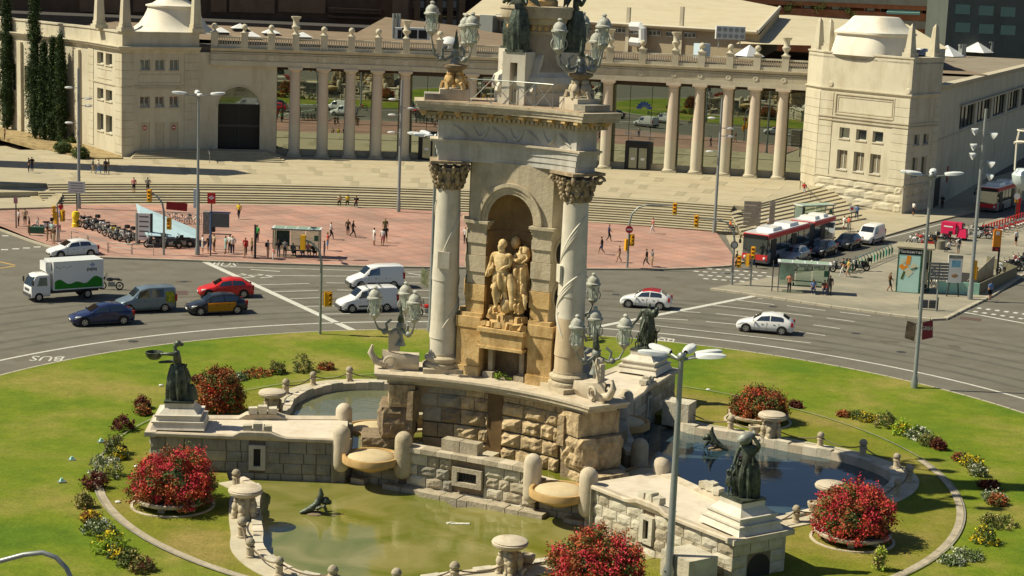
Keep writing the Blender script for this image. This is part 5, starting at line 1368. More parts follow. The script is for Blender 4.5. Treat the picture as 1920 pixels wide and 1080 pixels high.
for k in range(3):
 rr = random.Random(5 + k)
 W = lambda u, v, o=0.0, k=k: T(k, 2.86 + 1.0 * ((u - 5.0) / 5.2) ** 2 - o, -5.0 + u, v)
 for q, (v0, v1) in enumerate([(1.25, 1.98), (2.04, 2.78), (2.84, 3.58), (3.64, 4.3), (4.32, 4.7)]):
  u = 0.0
  while u < 9.95:
   u2 = min(10.0, u + rr.uniform(0.75, 1.35))
   if u < 5.3 and u2 > 4.7:
    if u < 4.55: u2 = 4.68
    else: u = 5.32; continue
   if q < 3:
    skip = False
    for lo, hi in ((0.45, 1.15), (8.85, 9.55)):
     if u < hi and u2 > lo: skip = True
    if skip:
     if u < .45: u2 = .45
     elif u < 1.15: u = 1.15; continue
     elif u < 8.8: u2 = 8.83
     else: u = 9.55 if u < 9.55 else 10; continue
   left = (u + u2) / 2 < 3.4 and k == 0
   mt = m_rock if not left or q < 3 and u > 2.5 else rr.choice([m_rockd, m_slab])  # front left blocks get darker stone to stand in for shade
   flat = q > 3 or (k == 0 and (u + u2) / 2 < 2.4)
   if u2 - u > 0.1: rough_block(W, u + 0.02, u2 - 0.02, v0 + .01, v1 - .01, 0.05 if flat else 0.24, rr.random(), 4, 'stone_block', mt, mon, 0.12, 0.6)
   u = u2
 b = MB(); b.box(T(k, 2.78, 0, 3.0), (0.3, 0.82, 3.4), TA(k)); b.obj('channel', M('stained_shaded_ochre', (0.14, 0.085, 0.035), 0.6, 0.3, 2), mon)  # stained ochre, colour also darkened so the channel reads as recessed
 b = MB(); b.box(T(k, 3.25, 0, 1.5), (0.9, 0.7, 0.35), TA(k)); b.obj('spout_block', m_creamd, mon)
 for s in (-1, 1):
  b = MB(); b.box(T(k, 3.85, s * 4.2, 3.7), (0.7, 0.36, 1.5), TA(k), 0.9); b.obj('keystone', m_rockd if s < 0 else m_rock, mon)
 rr = random.Random(60 + k)
 def corner(z0, z1, r0, r1, hw, pr, mt, nm):
  o = None
  b = MB(); N_ = 9; c = []
  per = [(r0, -hw), (r1, -hw * 0.96), (r1, hw * 0.96), (r0, hw)]
  pts_ = []
  for e in range(4):
   a_, d_ = per[e], per[(e + 1) % 4]
   for i in range(N_): u = i / N_; pts_.append((a_[0] + (d_[0] - a_[0]) * u, a_[1] + (d_[1] - a_[1]) * u, min(i, N_ - i)))
  rows = []
  M_ = 6
  for q in range(M_ + 1):
   zz = z0 + (z1 - z0) * q / M_; e2 = min(q, M_ - q); row = []
   for (r, s_, e1) in pts_:
    bl = pr * (0.25 + rr.random() * 0.75) if (e1 > 0 and e2 > 0) else 0.0
    cx_, sx_ = r - (r0 + r1) / 2, s_; L = hypot(cx_, sx_); row.append(A(k, r + cx_ / L * bl, s_ + sx_ / L * bl, zz))
   row.append(row[0]); rows.append(row)
  b.grid(rows); b.add(rows[-1][:-1], [tuple(range(len(pts_)))]); return b.obj(nm, mt, mon)
 corner(0.9, 1.85, 5.7, 8.1, 1.05, 0.12, m_rock if k else m_rockd, 'corner_boulder')
 corner(1.9, 3.5, 5.5, 7.15, 1.2, 0.25, m_rock if k else m_rockd, 'corner_boulder')
 corner(3.55, 4.7, 5.5, 6.8, 1.3, 0.06, m_rock, 'corner_stone')
b = MB(); b.prism(outline(0.85, 0.85, 1.2, 1), 5.2, 16.2); b.obj('shaft_core', m_rockd, mon)
NR, ZS = 1.27, 13.25
for k in range(3):
 B4 = lambda n0, n1, t0, t1: [T(k, n0, t0)[:2], T(k, n1, t0)[:2], T(k, n1, t1)[:2], T(k, n0, t1)[:2]]
 for s in (-1, 1):
  b = MB(); b.prism(B4(0.5, 2.38, s * 1.32, s * 2.75), 5.26, 5.75); pb = b.obj('pier_base', m_gold, mon)
  b = MB(); b.prism(B4(0.5, 2.28, s * 1.36, s * 2.66), 5.75, 7.75); b.obj('pier_block', m_gold, pb)
  b = MB(); b.prism(B4(0.5, 2.33, s * 1.33, s * 2.71), 7.75, 8.3); b.obj('pier_block', m_gold, pb)
  b = MB(); b.prism(B4(0.5, 2.24, s * 1.30, s * 2.5), 8.3, 8.5); b.obj('pier_block', m_gold, pb)
  z = 8.5; q = 0; hs = [0.62, 0.85]
  while z < 12.5:
   z2 = min(12.55, z + hs[q % 2]); e = 0.07 * (q % 2)
   b = MB(); b.prism(B4(0.5, 2.06 + e, s * (1.30 - e * .6), s * (2.28 + e)), z + 0.012, z2 - 0.012); b.obj('pier_block', m_gold if z < 9.5 else m_mstone, mon); z = z2; q += 1
  for z0, z1, e in ((12.55, 12.8, 0.0), (12.8, 12.95, .06), (12.95, 13.08, .12), (13.08, 13.22, .2)):
   b = MB(); b.prism(B4(0.5, 2.08 + e, s * (1.28 - e * .7), s * (2.3 + e)), z0, z1); b.obj('impost', m_mstone, mon)
 n = 18; rows = []
 for z in (7.9, 9, 10.5, 12.2, 12.25, 12.7, 12.75, ZS):
  e = 0.05 if 12.24 < z < 12.72 else 0
  rows.append([T(k, 2.0 - (NR - e) * 0.85 * sin(pi * i / n), (NR - e) * cos(pi * i / n), z) for i in range(n + 1)])
 b = MB(); b.grid(rows); b.obj('niche', m_gold if False else M('shaded_niche_stone', (0.22, 0.145, 0.07), 0.85, 0.25, 1.0, bump=0.02, stain=0.5), mon, 30)  # stone colour darkened to deepen the shadow inside the niche
 rows = []
 for j2 in range(9):
  ph2 = pi / 2 * j2 / 8; rows.append([T(k, 2.0 - NR * 0.85 * sin(pi * i / n) * cos(ph2), NR * cos(pi * i / n) * cos(ph2), ZS + NR * 1.15 * sin(ph2) ) for i in range(n + 1)])
 b = MB(); b.grid(rows); b.obj('niche_shell', M('shaded_niche_stone', (0.3, 0.22, 0.12)), mon, 30)
 for r0, r1, pr in ((NR, NR + .16, 0.06), (NR + .16, NR + .34, 0.12), (NR + .34, NR + .5, 0.2)):
  b = MB(); rows = [[T(k, 2.0 + o, r * cos(pi * i / 24), ZS + r * 1.12 * sin(pi * i / 24)) for i in range(25)] for r, o in ((r0, 0), (r0, pr), (r1, pr), (r1, 0))]
  b.grid(rows[::-1]); b.obj('archivolt', m_mstone, mon, 30)
 b = MB(); z1 = 16.2
 for i in range(24):
  a0, a1 = pi * i / 24, pi * (i + 1) / 24; r = NR + .2
  P = [T(k, 2.02, r * cos(a_), ZS + r * 1.12 * sin(a_)) for a_ in (a0, a1)]; Q = [T(k, 2.02, r * cos(a_), z1) for a_ in (a0, a1)]
  b.add([P[0], Q[0], Q[1], P[1]], [(3, 2, 1, 0)])
 b.add([T(k, 2.02, -2.28, ZS - .05), T(k, 2.02, -(NR + .2), ZS - .05), T(k, 2.02, -(NR + .2), z1), T(k, 2.02, -2.28, z1)], [(0, 1, 2, 3)])
 b.add([T(k, 2.02, (NR + .2), ZS - .05), T(k, 2.02, 2.28, ZS - .05), T(k, 2.02, 2.28, z1), T(k, 2.02, (NR + .2), z1)], [(0, 1, 2, 3)])
 b.obj('attic_wall', m_mstone, mon)
 P = [T(k, 2.0, 2.28)[:2], T((k + 1) % 3, 2.0, -2.28)[:2]]
 jn = (k + 1) % 3
 b = MB(); b.prism([P[0], P[1], T((k + 1) % 3, 0.6, -1.2)[:2], T(k, 0.6, 1.2)[:2]], 5.26, 16.2); b.obj('pier_side_wall', m_mstone, mon)
 for z_ in (9.7, 11.9):
  c = Vector(((P[0][0] + P[1][0]) / 2, (P[0][1] + P[1][1]) / 2, z_)); u_ = Vector((P[1][0] - P[0][0], P[1][1] - P[0][1], 0)).normalized(); nv = Vector((cos(AA(jn)), sin(AA(jn)), 0))
  for sc_, off, mt, nm in ((1.0, 0.05, m_mstone, 'oval_moulding'), (0.72, 0.08, m_dark, 'oval_recess')):
   b = MB(); v1 = [c + u_ * (.42 * sc_ * cos(i * pi / 10)) + Vector((0, 0, .8 * sc_ * sin(i * pi / 10))) for i in range(20)]; v2 = [v + nv * off for v in v1]
   b.add(v1 + v2, [(i, (i + 1) % 20, 20 + (i + 1) % 20, 20 + i) for i in range(20)] + [tuple(range(20, 40))]); b.obj(nm, mt, mon)
 b = MB(); b.prism(B4(0.9, 1.15, -1.34, 1.34), 5.2, 8.0); b.obj('grotto_back', m_rockd, mon)
 for s in (-1, 1):
  b = MB(); b.prism(B4(1.6, 1.9, s * 0.75, s * 1.0), 5.26, 7.0); b.obj('grotto_post', m_slab2, mon)
  b = MB(); b.prism(B4(1.5, 2.2, s * 0.6, s * 1.15), 5.26, 5.55); b.obj('grotto_step', m_slab2, mon)
 b = MB(); b.prism(B4(1.0, 2.62, -1.18, 1.18), 7.0, 7.72); lg = b.obj('ledge_chest', m_gold, mon)
 b = MB(); b.prism(B4(1.0, 2.74, -1.3, 1.3), 7.72, 7.92); b.obj('ledge_rim', m_gold, lg)
 b = MB(); b.prism(B4(1.0, 2.7, -1.26, 1.26), 6.86, 7.0); b.obj('ledge_rim', m_gold, lg)
 for s in (-1, 1):
  b = MB(); b.prism(B4(1.3, 2.3, s * 1.18, s * 1.5), 7.1, 7.85); b.obj('ledge_ear', m_gold, lg)
 rr = random.Random(31 + k)
 for i in range(26):
  lv = i // 9; t_ = -1.05 + (i % 9) * 0.26 + rr.uniform(-.05, .05); t_ *= (1 - 0.12 * lv)
  sz = rr.uniform(.3, .5); b = MB(); b.box((0, 0, 0), (sz, sz, sz * .8), rr.random() * 3, rr.uniform(.7, 1)); M3 = Euler((rr.uniform(-.3, .3), rr.uniform(-.3, .3), 0)).to_matrix()
  c = T(k, 2.35 - 0.28 * lv + rr.uniform(-.1, .1), t_, 8.08 + lv * 0.34); b.v = [tuple(M3 @ Vector(v) + c) for v in b.v]; b.obj('rock', m_gold, mon)
for j in range(3):
 c = A(j, 4.08, 0, 0)
 b = MB(); b.prism([A(j, 3.1, .98)[:2], A(j, 5.1, .98)[:2], A(j, 5.1, -.98)[:2], A(j, 3.1, -.98)[:2]], 5.26, 5.5); col = b.obj('column', m_mstone, mon)
 b = MB(); b.lathe(c, [(0.98, 5.5), (1.0, 5.58), (0.98, 5.68), (0.86, 5.74), (0.86, 5.8), (0.94, 5.86), (0.95, 5.98), (0.90, 6.04), (0.76, 6.1), (0.76, 6.2)], 28); b.obj('column_base', m_mstone, col, 35)
 zz = [6.2, 7.0, 7.9, 8.9, 10.0, 11.1, 12.2, 13.3, 14.4, 14.66]
 for i in range(len(zz) - 1):
  r0 = 0.72 - 0.012 * (zz[i] - 6.2) + (0.035 if i == 1 else 0) + (0.03 if i == 4 else 0); r1 = 0.72 - 0.012 * (zz[i + 1] - 6.2)
  b = MB(); b.lathe(c, [(r0, zz[i]), (r1, zz[i + 1])], 28); b.obj('drum', m_marble if i > 2 or j == 0 else M('warm_marble', (0.52, 0.41, 0.27), 0.7, 0.12, 1.4, stain=0.25), col, 35)
 for ph0, z0, z1, tw_ in ((AA(j) + 2.2 if j else AA(j) + 1.4, 7.6, 9.2, 2.4), (AA(j) - 2.6, 9.0, 11.2, 2.6), (AA(j) + 1.0, 11.0, 13.6, 2.0), (AA(j) - 1.2, 8.0, 10.4, -2.3), (AA(j) - 2.0, 11.6, 14.1, 2.4)):
  for dz in (0, .11, .22):
   b = MB(); pts_ = []
   for i in range(20):
    u = i / 19; z = z0 + (z1 - z0) * u + dz * sin(u * pi) * 1.4; a_ = ph0 + tw_ * u; r = 0.725 - 0.012 * (z - 6.2); pts_.append(c + Vector((r * cos(a_), r * sin(a_), z)))
   b.tube(pts_, [0.02 + 0.045 * sin(pi * (i / 19)) for i in range(20)], 5); b.obj('ribbon', m_marble, col, 50)
 a_ = AA(j) + (1.35 if j == 0 else -1.9)
 b = MB(); b.box(c + Vector((0.70 * cos(a_), 0.70 * sin(a_), 11.1)), (0.12, 0.6, 0.85), a_); b.obj('plaque', m_marble, col)
 b = MB(); b.lathe(c, [(0.60, 14.62), (0.66, 14.68), (0.60, 14.74), (0.58, 14.9), (0.66, 15.3), (0.86, 15.78)], 20); cp = b.obj('capital', m_mstone, col, 35)
 m_cap = M('dark_capital_stone', (0.22, 0.165, 0.10), 0.95, 0.35, 3, tint=(0.36, 0.28, 0.18), bump=0.04, bscale=12)
 rr = random.Random(3 + j)
 b = MB()
 for row, (z, r, nn_, sz) in enumerate(((14.86, .66, 10, .17), (15.12, .72, 10, .19), (15.42, .80, 12, .18), (15.68, .9, 12, .15))):
  for i in range(nn_):
   a_ = 2 * pi * (i + .5 * (row % 2)) / nn_; p = c + Vector((r * cos(a_), r * sin(a_), z))
   b.ball(p, sz, 7, sx=rr.uniform(.7, 1.0), sy=rr.uniform(.7, 1.0), sz=rr.uniform(1.0, 1.5)); b.ball(p + Vector((.12 * cos(a_), .12 * sin(a_), sz * .9)), sz * .55, 6)
 b.obj('acanthus_leaves', m_cap, cp, 60)['kind'] = 'stuff'
 for q in range(4):
  a_ = AA(j) + pi / 4 + q * pi / 2; p = c + Vector((1.12 * cos(a_), 1.12 * sin(a_), 15.72)); b = MB(); pts_ = []
  tx = Vector((-sin(a_), cos(a_), 0)); rx = Vector((cos(a_), sin(a_), 0))
  for i in range(16):
   u = i / 15 * 3.3 * pi / 1.6; r = .24 * (1 - i / 19); pts_.append(p + rx * (r * cos(u)) + Vector((0, 0, r * sin(u))))
  b.tube(pts_, 0.09, 6); b.obj('volute', m_cap, cp, 60)
 b = MB(); b.box(c + Vector((0, 0, 16.07)), (1.95, 1.95, 0.14), AA(j)); b.obj('abacus', m_cap, cp)
m_ent = M('grey_white_marble', (0.50, 0.48, 0.43), 0.6, 0.1, 1.2, stain=0.3, spec=0.4)
oslab(1.95, 2.85, 3.75, 16.14, 16.42, m_ent, 'architrave')
oslab(2.0, 2.90, 3.80, 16.42, 16.72, m_ent, 'architrave')
oslab(2.05, 2.95, 3.85, 16.72, 17.02, m_ent, 'architrave')
oslab(2.16, 3.06, 3.97, 17.02, 17.12, m_ent, 'moulding'); oslab(2.24, 3.14, 4.06, 17.12, 17.22, m_coping, 'moulding')
oslab(1.98, 2.88, 3.78, 17.22, 18.16, m_ent, 'frieze')
oslab(2.12, 3.02, 3.92, 18.16, 18.24, m_mstone, 'moulding')
oslab(2.45, 3.38, 4.18, 18.44, 18.58, m_mstone, 'moulding')
oslab(2.85, 3.84, 4.42, 18.66, 18.82, m_mstone, 'cornice'); oslab(2.9, 3.9, 4.48, 18.82, 18.98, m_coping, 'cornice'); oslab(2.98, 3.98, 4.55, 18.98, 19.12, m_mstone, 'cornice')
oslab(2.7, 3.7, 4.2, 19.12, 19.145, M('deck_tan', (0.36, 0.27, 0.18), 0.9, 0.12, 1), 'deck')
oslab(2.2, 3.1, 3.9, 18.24, 18.66, m_mstone, 'cornice_bed')
OL = outline(2.34, 3.26, 4.1, 30)
dn = MB(); cnt_ = 0
def walk(P, step):
 out = []; acc = 0
 for i in range(len(P)):
  a_, c_ = Vector(P[i]), Vector(P[(i + 1) % len(P)]); L = (c_ - a_).length
  while acc < L: out.append((a_.lerp(c_, acc / L), (c_ - a_).normalized())); acc += step
  acc -= L
 return out
for p, d in walk(OL, 0.26): dn.box((p.x, p.y, 18.34), (0.15, 0.26, 0.19), atan2(d.y, d.x))
dn.obj('dentils', m_mstone, mon)['kind'] = 'stuff'
for p, d in walk(outline(2.62, 3.56, 4.28, 30), 0.86):
 b = MB(); b.box((p.x, p.y, 18.6), (0.28, 0.36, 0.16), atan2(d.y, d.x)); b.ball((p.x, p.y, 18.5), 0.12, 6); b.obj('modillion', m_gold, mon)
for k in range(3):
 rr = random.Random(8 + k)
 for i in range(7):
  t0 = -3.1 + i * 0.95; pts_ = [T(k, 2.0 + .92 * ((t0 + .8 * u) / 3.8) ** 2 + .0, t0 + .8 * u, 17.95 - (.55 * (1 - (2 * u - 1) ** 2) if i % 2 else .6 * u)) for u in [q / 7 for q in range(8)]]
  b = MB(); b.tube(pts_, [0.03, .06, .08, .09, .09, .08, .06, .03], 5); b.obj('relief_garland', m_ent, mon, 50)
C0 = (CX, CY, 0)
b = MB(); b.lathe(C0, [(1.95, 19.14), (1.95, 19.75), (1.85, 19.8), (2.0, 19.95), (2.12, 20.2), (2.0, 20.5), (1.75, 20.66), (1.7, 20.75)], 40); dr = b.obj('round_plinth', m_marble, mon, 35)
b = MB(); b.lathe(C0, [(1.7, 20.75), (1.68, 20.85), (1.45, 21.1), (1.36, 21.5), (1.32, 22.3), (1.3, 22.6)], 40); b.obj('crown_shaft', M('beige_shaft_stone', (0.42, 0.35, 0.25), 0.85, 0.12, 1.2, stain=0.3), dr, 35)
b = MB(); b.lathe(C0, [(1.3, 22.6), (1.36, 22.65), (1.36, 22.72), (1.3, 22.76), (1.34, 23.0), (1.5, 23.08), (1.58, 23.3), (1.74, 23.36), (1.8, 23.5), (1.8, 23.76), (1.86, 23.8), (1.86, 23.92), (1.2, 23.95)], 40); b.obj('ring_cornice', m_mstone, dr, 35)
b = MB()
for i in range(26): a_ = 2 * pi * i / 26; b.ball((CX + 1.36 * cos(a_), CY + 1.36 * sin(a_), 22.9), 0.13, 7, sz=1.3)
b.obj('leaf_band', m_gold, dr, 60)['kind'] = 'stuff'
b = MB(); b.lathe(C0, [(1.05, 23.9), (1.05, 24.2), (0.95, 24.3), (0.92, 27), (1.2, 27.6), (0.8, 28), (0.7, 31)], 32); b.obj('upper_shaft', m_gold, dr, 35)
for k in range(3):
 B4 = lambda n0, n1, t0, t1: [T(k, n0, t0)[:2], T(k, n1, t0)[:2], T(k, n1, t1)[:2], T(k, n0, t1)[:2]]
 b = MB()
 for t0, t1 in ((-.62, -.2), (.2, .62)): b.prism(B4(1.25, 2.35, t0, t1), 19.14, 21.2)
 b.prism(B4(1.25, 2.35, -.62, .62), 21.2, 21.72); pd = b.obj('statue_pedestal', m_marble, mon)
 b = MB(); b.prism(B4(1.2, 1.5, -.2, .2), 19.14, 21.2); b.obj('slot', m_dark, pd)
 pr = [(2.3, 19.14), (2.3, 19.6), (2.0, 20.4), (1.7, 20.9), (1.5, 21.4), (1.3, 21.6), (0.6, 21.6), (0.6, 19.14)]
 for s in (-1, 1):
  b = MB(); b.add([T(k, n_ - 0.2, s * .62, z) for n_, z in pr] + [T(k, n_ - 0.2, s * .95, z) for n_, z in pr], [tuple(range(8)), tuple(range(15, 7, -1))] + [(i, 8 + i, 8 + (i + 1) % 8, (i + 1) % 8) for i in range(8)]); b.obj('volute_buttress', m_marble, pd)
  b = MB(); pts_ = []
  for i in range(18): u = i / 17 * 5.2; r = .42 * (1 - i / 22); pts_.append(T(k, 1.75 + r * cos(u), s * .95, 19.75 + r * sin(u)))
  b.tube(pts_, .14, 6); b.obj('volute', m_marble, pd, 50)
 st_ = thing('bronze_figure', ['dark bronze robed woman standing on the front pedestal above the monument cornice', 'dark bronze robed figure on the right side pedestal above the monument cornice', 'bronze robed figure on the hidden back pedestal above the cornice'][k], 'statue', T(k, 1.95, 0, 21.72), 'bronze figures on top of the monument')
 b = MB(); b.box(T(k, 1.95, 0, 21.78), (0.9, 1.0, 0.12), TA(k)); b.obj('plinth', m_bronze, st_)
 me, J, Bn = figure_mesh('figure_body', h=3.3, w=1.1, arms=(((.10, .15, .66), (.16, .06, .80)), ((.08, -.17, .70), (.14, -.12, .88))), thick=1.2)
 put_mesh('figure_body', me, m_bronze, st_, T(k, 1.95, 0, 21.8), TA(k))
 b = MB(); robe(b, T(k, 1.95, 0, 21.82), 3.3, 0.50, 0.33, 0, 1.95, 11, .12, seed=k); b.obj('robe', m_bronze, st_, 60)
 for s in (-1, 1):
  b = MB(); rows = []
  for i in range(6): u = i / 5; rows.append([T(k, 1.75 - .35 * u, s * (.15 + .75 * u * v), 24.4 + .9 * u - (1.4 * v) * u) for v in (0, .33, .66, 1)])
  b.grid(rows); b.grid([[(p[0], p[1], p[2] - .04) for p in r][::-1] for r in rows]); b.obj('wing', m_bronze, st_)
rl = thing('steel_railing', 'thin steel safety railing with cross braces standing on the monument cornice', 'railing', T(0, 2.6, 0, 19.14))
b = MB(); P = [T(0, 2.7, -2.2, 19.14), T(0, 2.5, -1.1, 19.14), T(0, 2.45, 0.1, 19.14), T(0, 2.5, 1.3, 19.14), T(0, 2.6, 2.3, 19.14)]
up = Vector((0, 0, 1.15))
for i, p in enumerate(P):
 b.tube([p, p + up], 0.02, 5)
 if i < 4: b.tube([p + up, P[i + 1] + up], 0.02, 5); b.tube([p, P[i + 1] + up], 0.018, 4); b.tube([p + up, P[i + 1]], 0.018, 4)
b.obj('rail', m_galv, rl)['kind'] = 'stuff'
for s, j in ((0, 0), (1, 1)):
 b = MB(); b.box(A(j, 5.0, 0.0, 19.3), (0.9, 1.5, 0.32), AA(j)); b.obj('parapet_block', m_slab, mon)
def lantern():
 t_ = thing('street_lantern', 'lantern', 'lantern', (0, 0, 0))
 b = MB(); b.lathe((0, 0, 0), [(0.26, 0.05), (0.30, 0.12), (0.27, 0.2)], 8); b.obj('lantern_base', m_lantern, t_, 40); b = MB(); b.lathe((0, 0, 0), [(0.34, 0.98), (0.44, 1.0), (0.44, 1.08), (0.36, 1.14), (0.34, 1.3), (0.22, 1.46), (0.10, 1.52), (0.10, 1.58), (0.14, 1.62), (0.08, 1.7), (0.01, 1.72)], 14); b.obj('lantern_cap', m_lantern, t_, 40)
 b = MB(); b.lathe((0, 0, 0), [(0.25, 0.2), (0.32, 0.98)], 8); b.obj('lantern_glass', m_lampglass, t_)
 b = MB(); b.lathe((0, 0, 0), [(0.04, 0.1), (0.06, 0.5), (0.03, 0.8)], 6); b.obj('bulb', m_lamphead, t_)
 b = MB()
 for i in range(4):
  a_ = i * pi / 2 + .4; p = Vector((cos(a_), sin(a_), 0)); b.tube([p * .26 + Vector((0, 0, .1)), p * .3 + Vector((0, 0, .5)), p * .36 + Vector((0, 0, 1.0))], .022, 4)
  pts_ = [p * (.34 + .1 * sin(u * pi)) + Vector((0, 0, .15 + .5 * u)) for u in (0, .25, .5, .75, 1)]; b.tube(pts_, .03, 4); q = Vector((cos(a_ + .8), sin(a_ + .8), 0)); b.tube([p * .33 + Vector((0, 0, .85)), q * .3 + Vector((0, 0, .35))], .02, 4)
 b.lathe((0, 0, 0), [(.02, -.25), (.1, -.1), (.26, .05)], 8)
 b.obj('lantern_cage', m_lantern, t_)['kind'] = 'stuff'
 return t_
LN = Proto(lantern())
def candelabrum(p, a0, z0, zl, R_, label, lanlab, grp, base=True, angs=(0, 2 * pi / 3, 4 * pi / 3), dz=(0, 0, 0)):
 c = thing('candelabrum', label, 'candelabrum', (p.x, p.y, z0), grp)
 P = Vector((p.x, p.y, 0))
 b = MB(); b.lathe(P, [(0.3, z0), (0.22, z0 + .2), (0.14, z0 + .5), (0.2, z0 + .8), (0.10, zl - .55)], 10); b.ball(P + Vector((0, 0, zl - .5)), .24, 8); b.obj('stem', m_verd, c, 50)
 for i, a_ in enumerate(angs):
  d = Vector((cos(a0 + a_), sin(a0 + a_), 0)); zz = zl + dz[i]
  b = MB(); b.tube([P + d * .1 + Vector((0, 0, zl - .6)), P + d * (R_ * .45) + Vector((0, 0, zl - .85)), P + d * (R_ * .85) + Vector((0, 0, zl - .62)), P + d * R_ + Vector((0, 0, zz - .2))], [.07, .09, .07, .04], 6)
  b.ball(P + d * (R_ * .6) + Vector((0, 0, zl - .78)), .17, 7); b.tube([P + d * (R_ * .5) + Vector((0, 0, zl - .8)), P + d * (R_ * .55) + Vector((0, 0, zl - .35)), P + d * (R_ * .35) + Vector((0, 0, zl - .15))], .07, 5); b.obj('arm', m_verd, c, 50)
  LN.put(tuple(P + d * R_ + Vector((0, 0, zz))), a_, lanlab[i], 'lanterns of the candelabra', .93)
 b = MB(); b.lathe(P, [(.05, zl - .4), (.18, zl - .2), (.10, zl + .1), (.05, zl + .5), (.01, zl + .7)], 8); b.obj('finial', m_bronze, c, 50)
 return c
LL = [['leftmost grey lantern floating over the road left of the monument', 'grey lantern just left of the left column, behind its neighbour', 'grey lantern just left of the left column, nearest of its three'],
  ['grey lantern at the foot of the right column, overlapping the shaft', 'grey lantern right of the right column foot, largest of its three', 'grey lantern between the two others at the right platform corner'],
  ['grey lantern half hidden behind the right column, upper one', 'grey lantern half hidden behind the right column, lower one', 'grey lantern hidden behind the monument at the back corner']]
AG = [(0.15, 2.1, -1.75), (-1.45, 0.75, 2.6), (0.2, 2.3, 4.4)]
for j in range(3):
 candelabrum(A(j, 6.3, 0, 0), AA(j), 5.9 + .6, 8.0 if j != 2 else 8.2, 1.35, ['candelabrum with three lanterns on the left corner of the monument platform', 'candelabrum with three lanterns on the front right corner of the platform', 'candelabrum with three lanterns on the hidden back corner of the platform'][j], LL[j], 'candelabra on the platform corners', angs=AG[j])
 pw = thing('stone_prow', ['carved stone ship prow with curled beak on the left corner of the platform', 'carved stone ship prow on the front right corner of the platform', 'carved stone ship prow on the back corner of the platform'][j], 'sculpture', A(j, 6.3, 0, 5.26), 'stone ship prows on the platform')
 b = MB(); rows = []
 for i in range(9):
  u = i / 8; r = 5.3 + 1.9 * u; w_ = .55 * (1 - u ** 2.2) + .03; h_ = .75 + .25 * u * u
  rows.append([A(j, r, s_ * w_, 5.27 + h_ * v_) for s_, v_ in ((-.6, .0), (-1, .45), (-.9, 1), (0, .92), (.9, 1), (1, .45), (.6, 0))])
 b.grid(rows[::-1]); b.obj('hull', m_coping, pw, 40)
 b = MB(); b.tube([A(j, 7.0, 0, 5.5), A(j, 7.5, 0, 5.65), A(j, 7.8, 0, 6.1), A(j, 7.7, 0, 6.5)], [.22, .2, .16, .05], 8); b.obj('beak', m_coping, pw, 50)
 b = MB(); b.prism([A(j, 6.3, .13)[:2], A(j, 6.9, .13)[:2], A(j, 6.9, -.13)[:2], A(j, 6.3, -.13)[:2]], 6.2, 7.1); b.ball(A(j, 6.6, 0, 7.1), .3, 8, sx=.8, sy=.5); b.obj('fin', m_coping, pw, 40)
 for s in (-1, 1):
  b = MB(); pts_ = [A(j, 6.8 + .3 * cos(u), s * .5, 5.7 + .3 * sin(u)) for u in [i * .45 for i in range(12)]]; b.tube(pts_, .08, 6); b.obj('scroll', m_coping, pw, 50)
 sp = thing('carved_pedestal', ['carved stone pedestal with crouching figures under the left upper lanterns', 'carved stone pedestal with crouching figures under the right upper lanterns', 'carved stone pedestal under the rear upper lanterns'][j], 'pedestal', A(j, 3.95, 0, 19.14), 'carved pedestals on the cornice')
 b = MB(); b.box(A(j, 3.95, 0, 19.42), (1.5, 1.3, 0.56), AA(j)); b.obj('block', m_coping, sp)
 b = MB(); rr = random.Random(90 + j)
 for i in range(5):
  a_ = i * 2 * pi / 5 + .3; c = A(j, 3.95, 0, 19.7) + Vector((.3 * cos(a_), .3 * sin(a_), 0))
  b.ball(c + Vector((0, 0, .75)), .15, 8); b.ball(c + Vector((.05 * cos(a_), .05 * sin(a_), .42)), .23, 8, sz=1.3); b.tube([c + Vector((.1 * cos(a_), .1 * sin(a_), .25)), c + Vector((.35 * cos(a_), .35 * sin(a_), .3)), c + Vector((.4 * cos(a_ + .2), .4 * sin(a_ + .2), 0))], .11, 6)
 b.obj('carved_figures', m_gold if j == 0 else m_mstone, sp, 60)
 b = MB(); b.lathe(A(j, 3.95, 0, 20.45), [(.25, 0), (.3, .12), (.6, .3), (.62, .42), (.2, .5)], 16); b.obj('bowl', m_rockd, sp, 40)
 candelabrum(A(j, 3.95, 0, 0), AA(j), 20.9, [21.95, 21.9, 22.1][j], 1.25, ['upper left candelabrum with three lanterns on the cornice', 'upper right candelabrum with three lanterns on the cornice', 'rear upper candelabrum on the cornice'][j],
    [['upper left grey lantern in front of the balustrade, leftmost and highest', 'upper left grey lantern partly behind another, near the pedestal', 'upper left grey lantern hanging nearest the bronze woman'], ['upper right grey lantern just right of the shaft', 'upper right grey lantern, rightmost and highest of the group', 'upper right grey lantern below the rightmost one'], ['rear upper lantern seen beside the shaft', 'rear upper lantern behind the second bronze figure', 'rear upper lantern hidden by the shaft']][j], 'candelabra on the cornice', angs=[(0.1, 2.2, -2.0), (-1.7, .3, 1.9), (0, 2.1, 4.2)][j], dz=[(.45, 0, -.15), (0, .3, -.5), (0, 0, 0)][j])
def statue(j, label, cat='statue'):
 return thing('bronze_group', label, cat, tuple(A(j, 17.42, 0, 3.44)), 'bronze groups on the three arms')
s0 = statue(0, 'dark bronze woman holding a basin out to the left, child crouching behind her'); o = A(0, 17.42, 0, 3.44) + Vector((-0.1, -0.1, 0))
me, J, B_ = figure_mesh('woman', h=3.05, lean=(.03, 0), w=1.25, thick=1.4, arms=(((.16, .12, .79), (.33, .05, .76)), ((.10, -.17, .60), (.30, -.08, .60))), legs=(((.03, .055, .28), (0, .055, .045)), ((.08, -.055, .29), (.03, -.07, .045))))
put_mesh('woman', me, m_bronze, s0, o, radians(183))
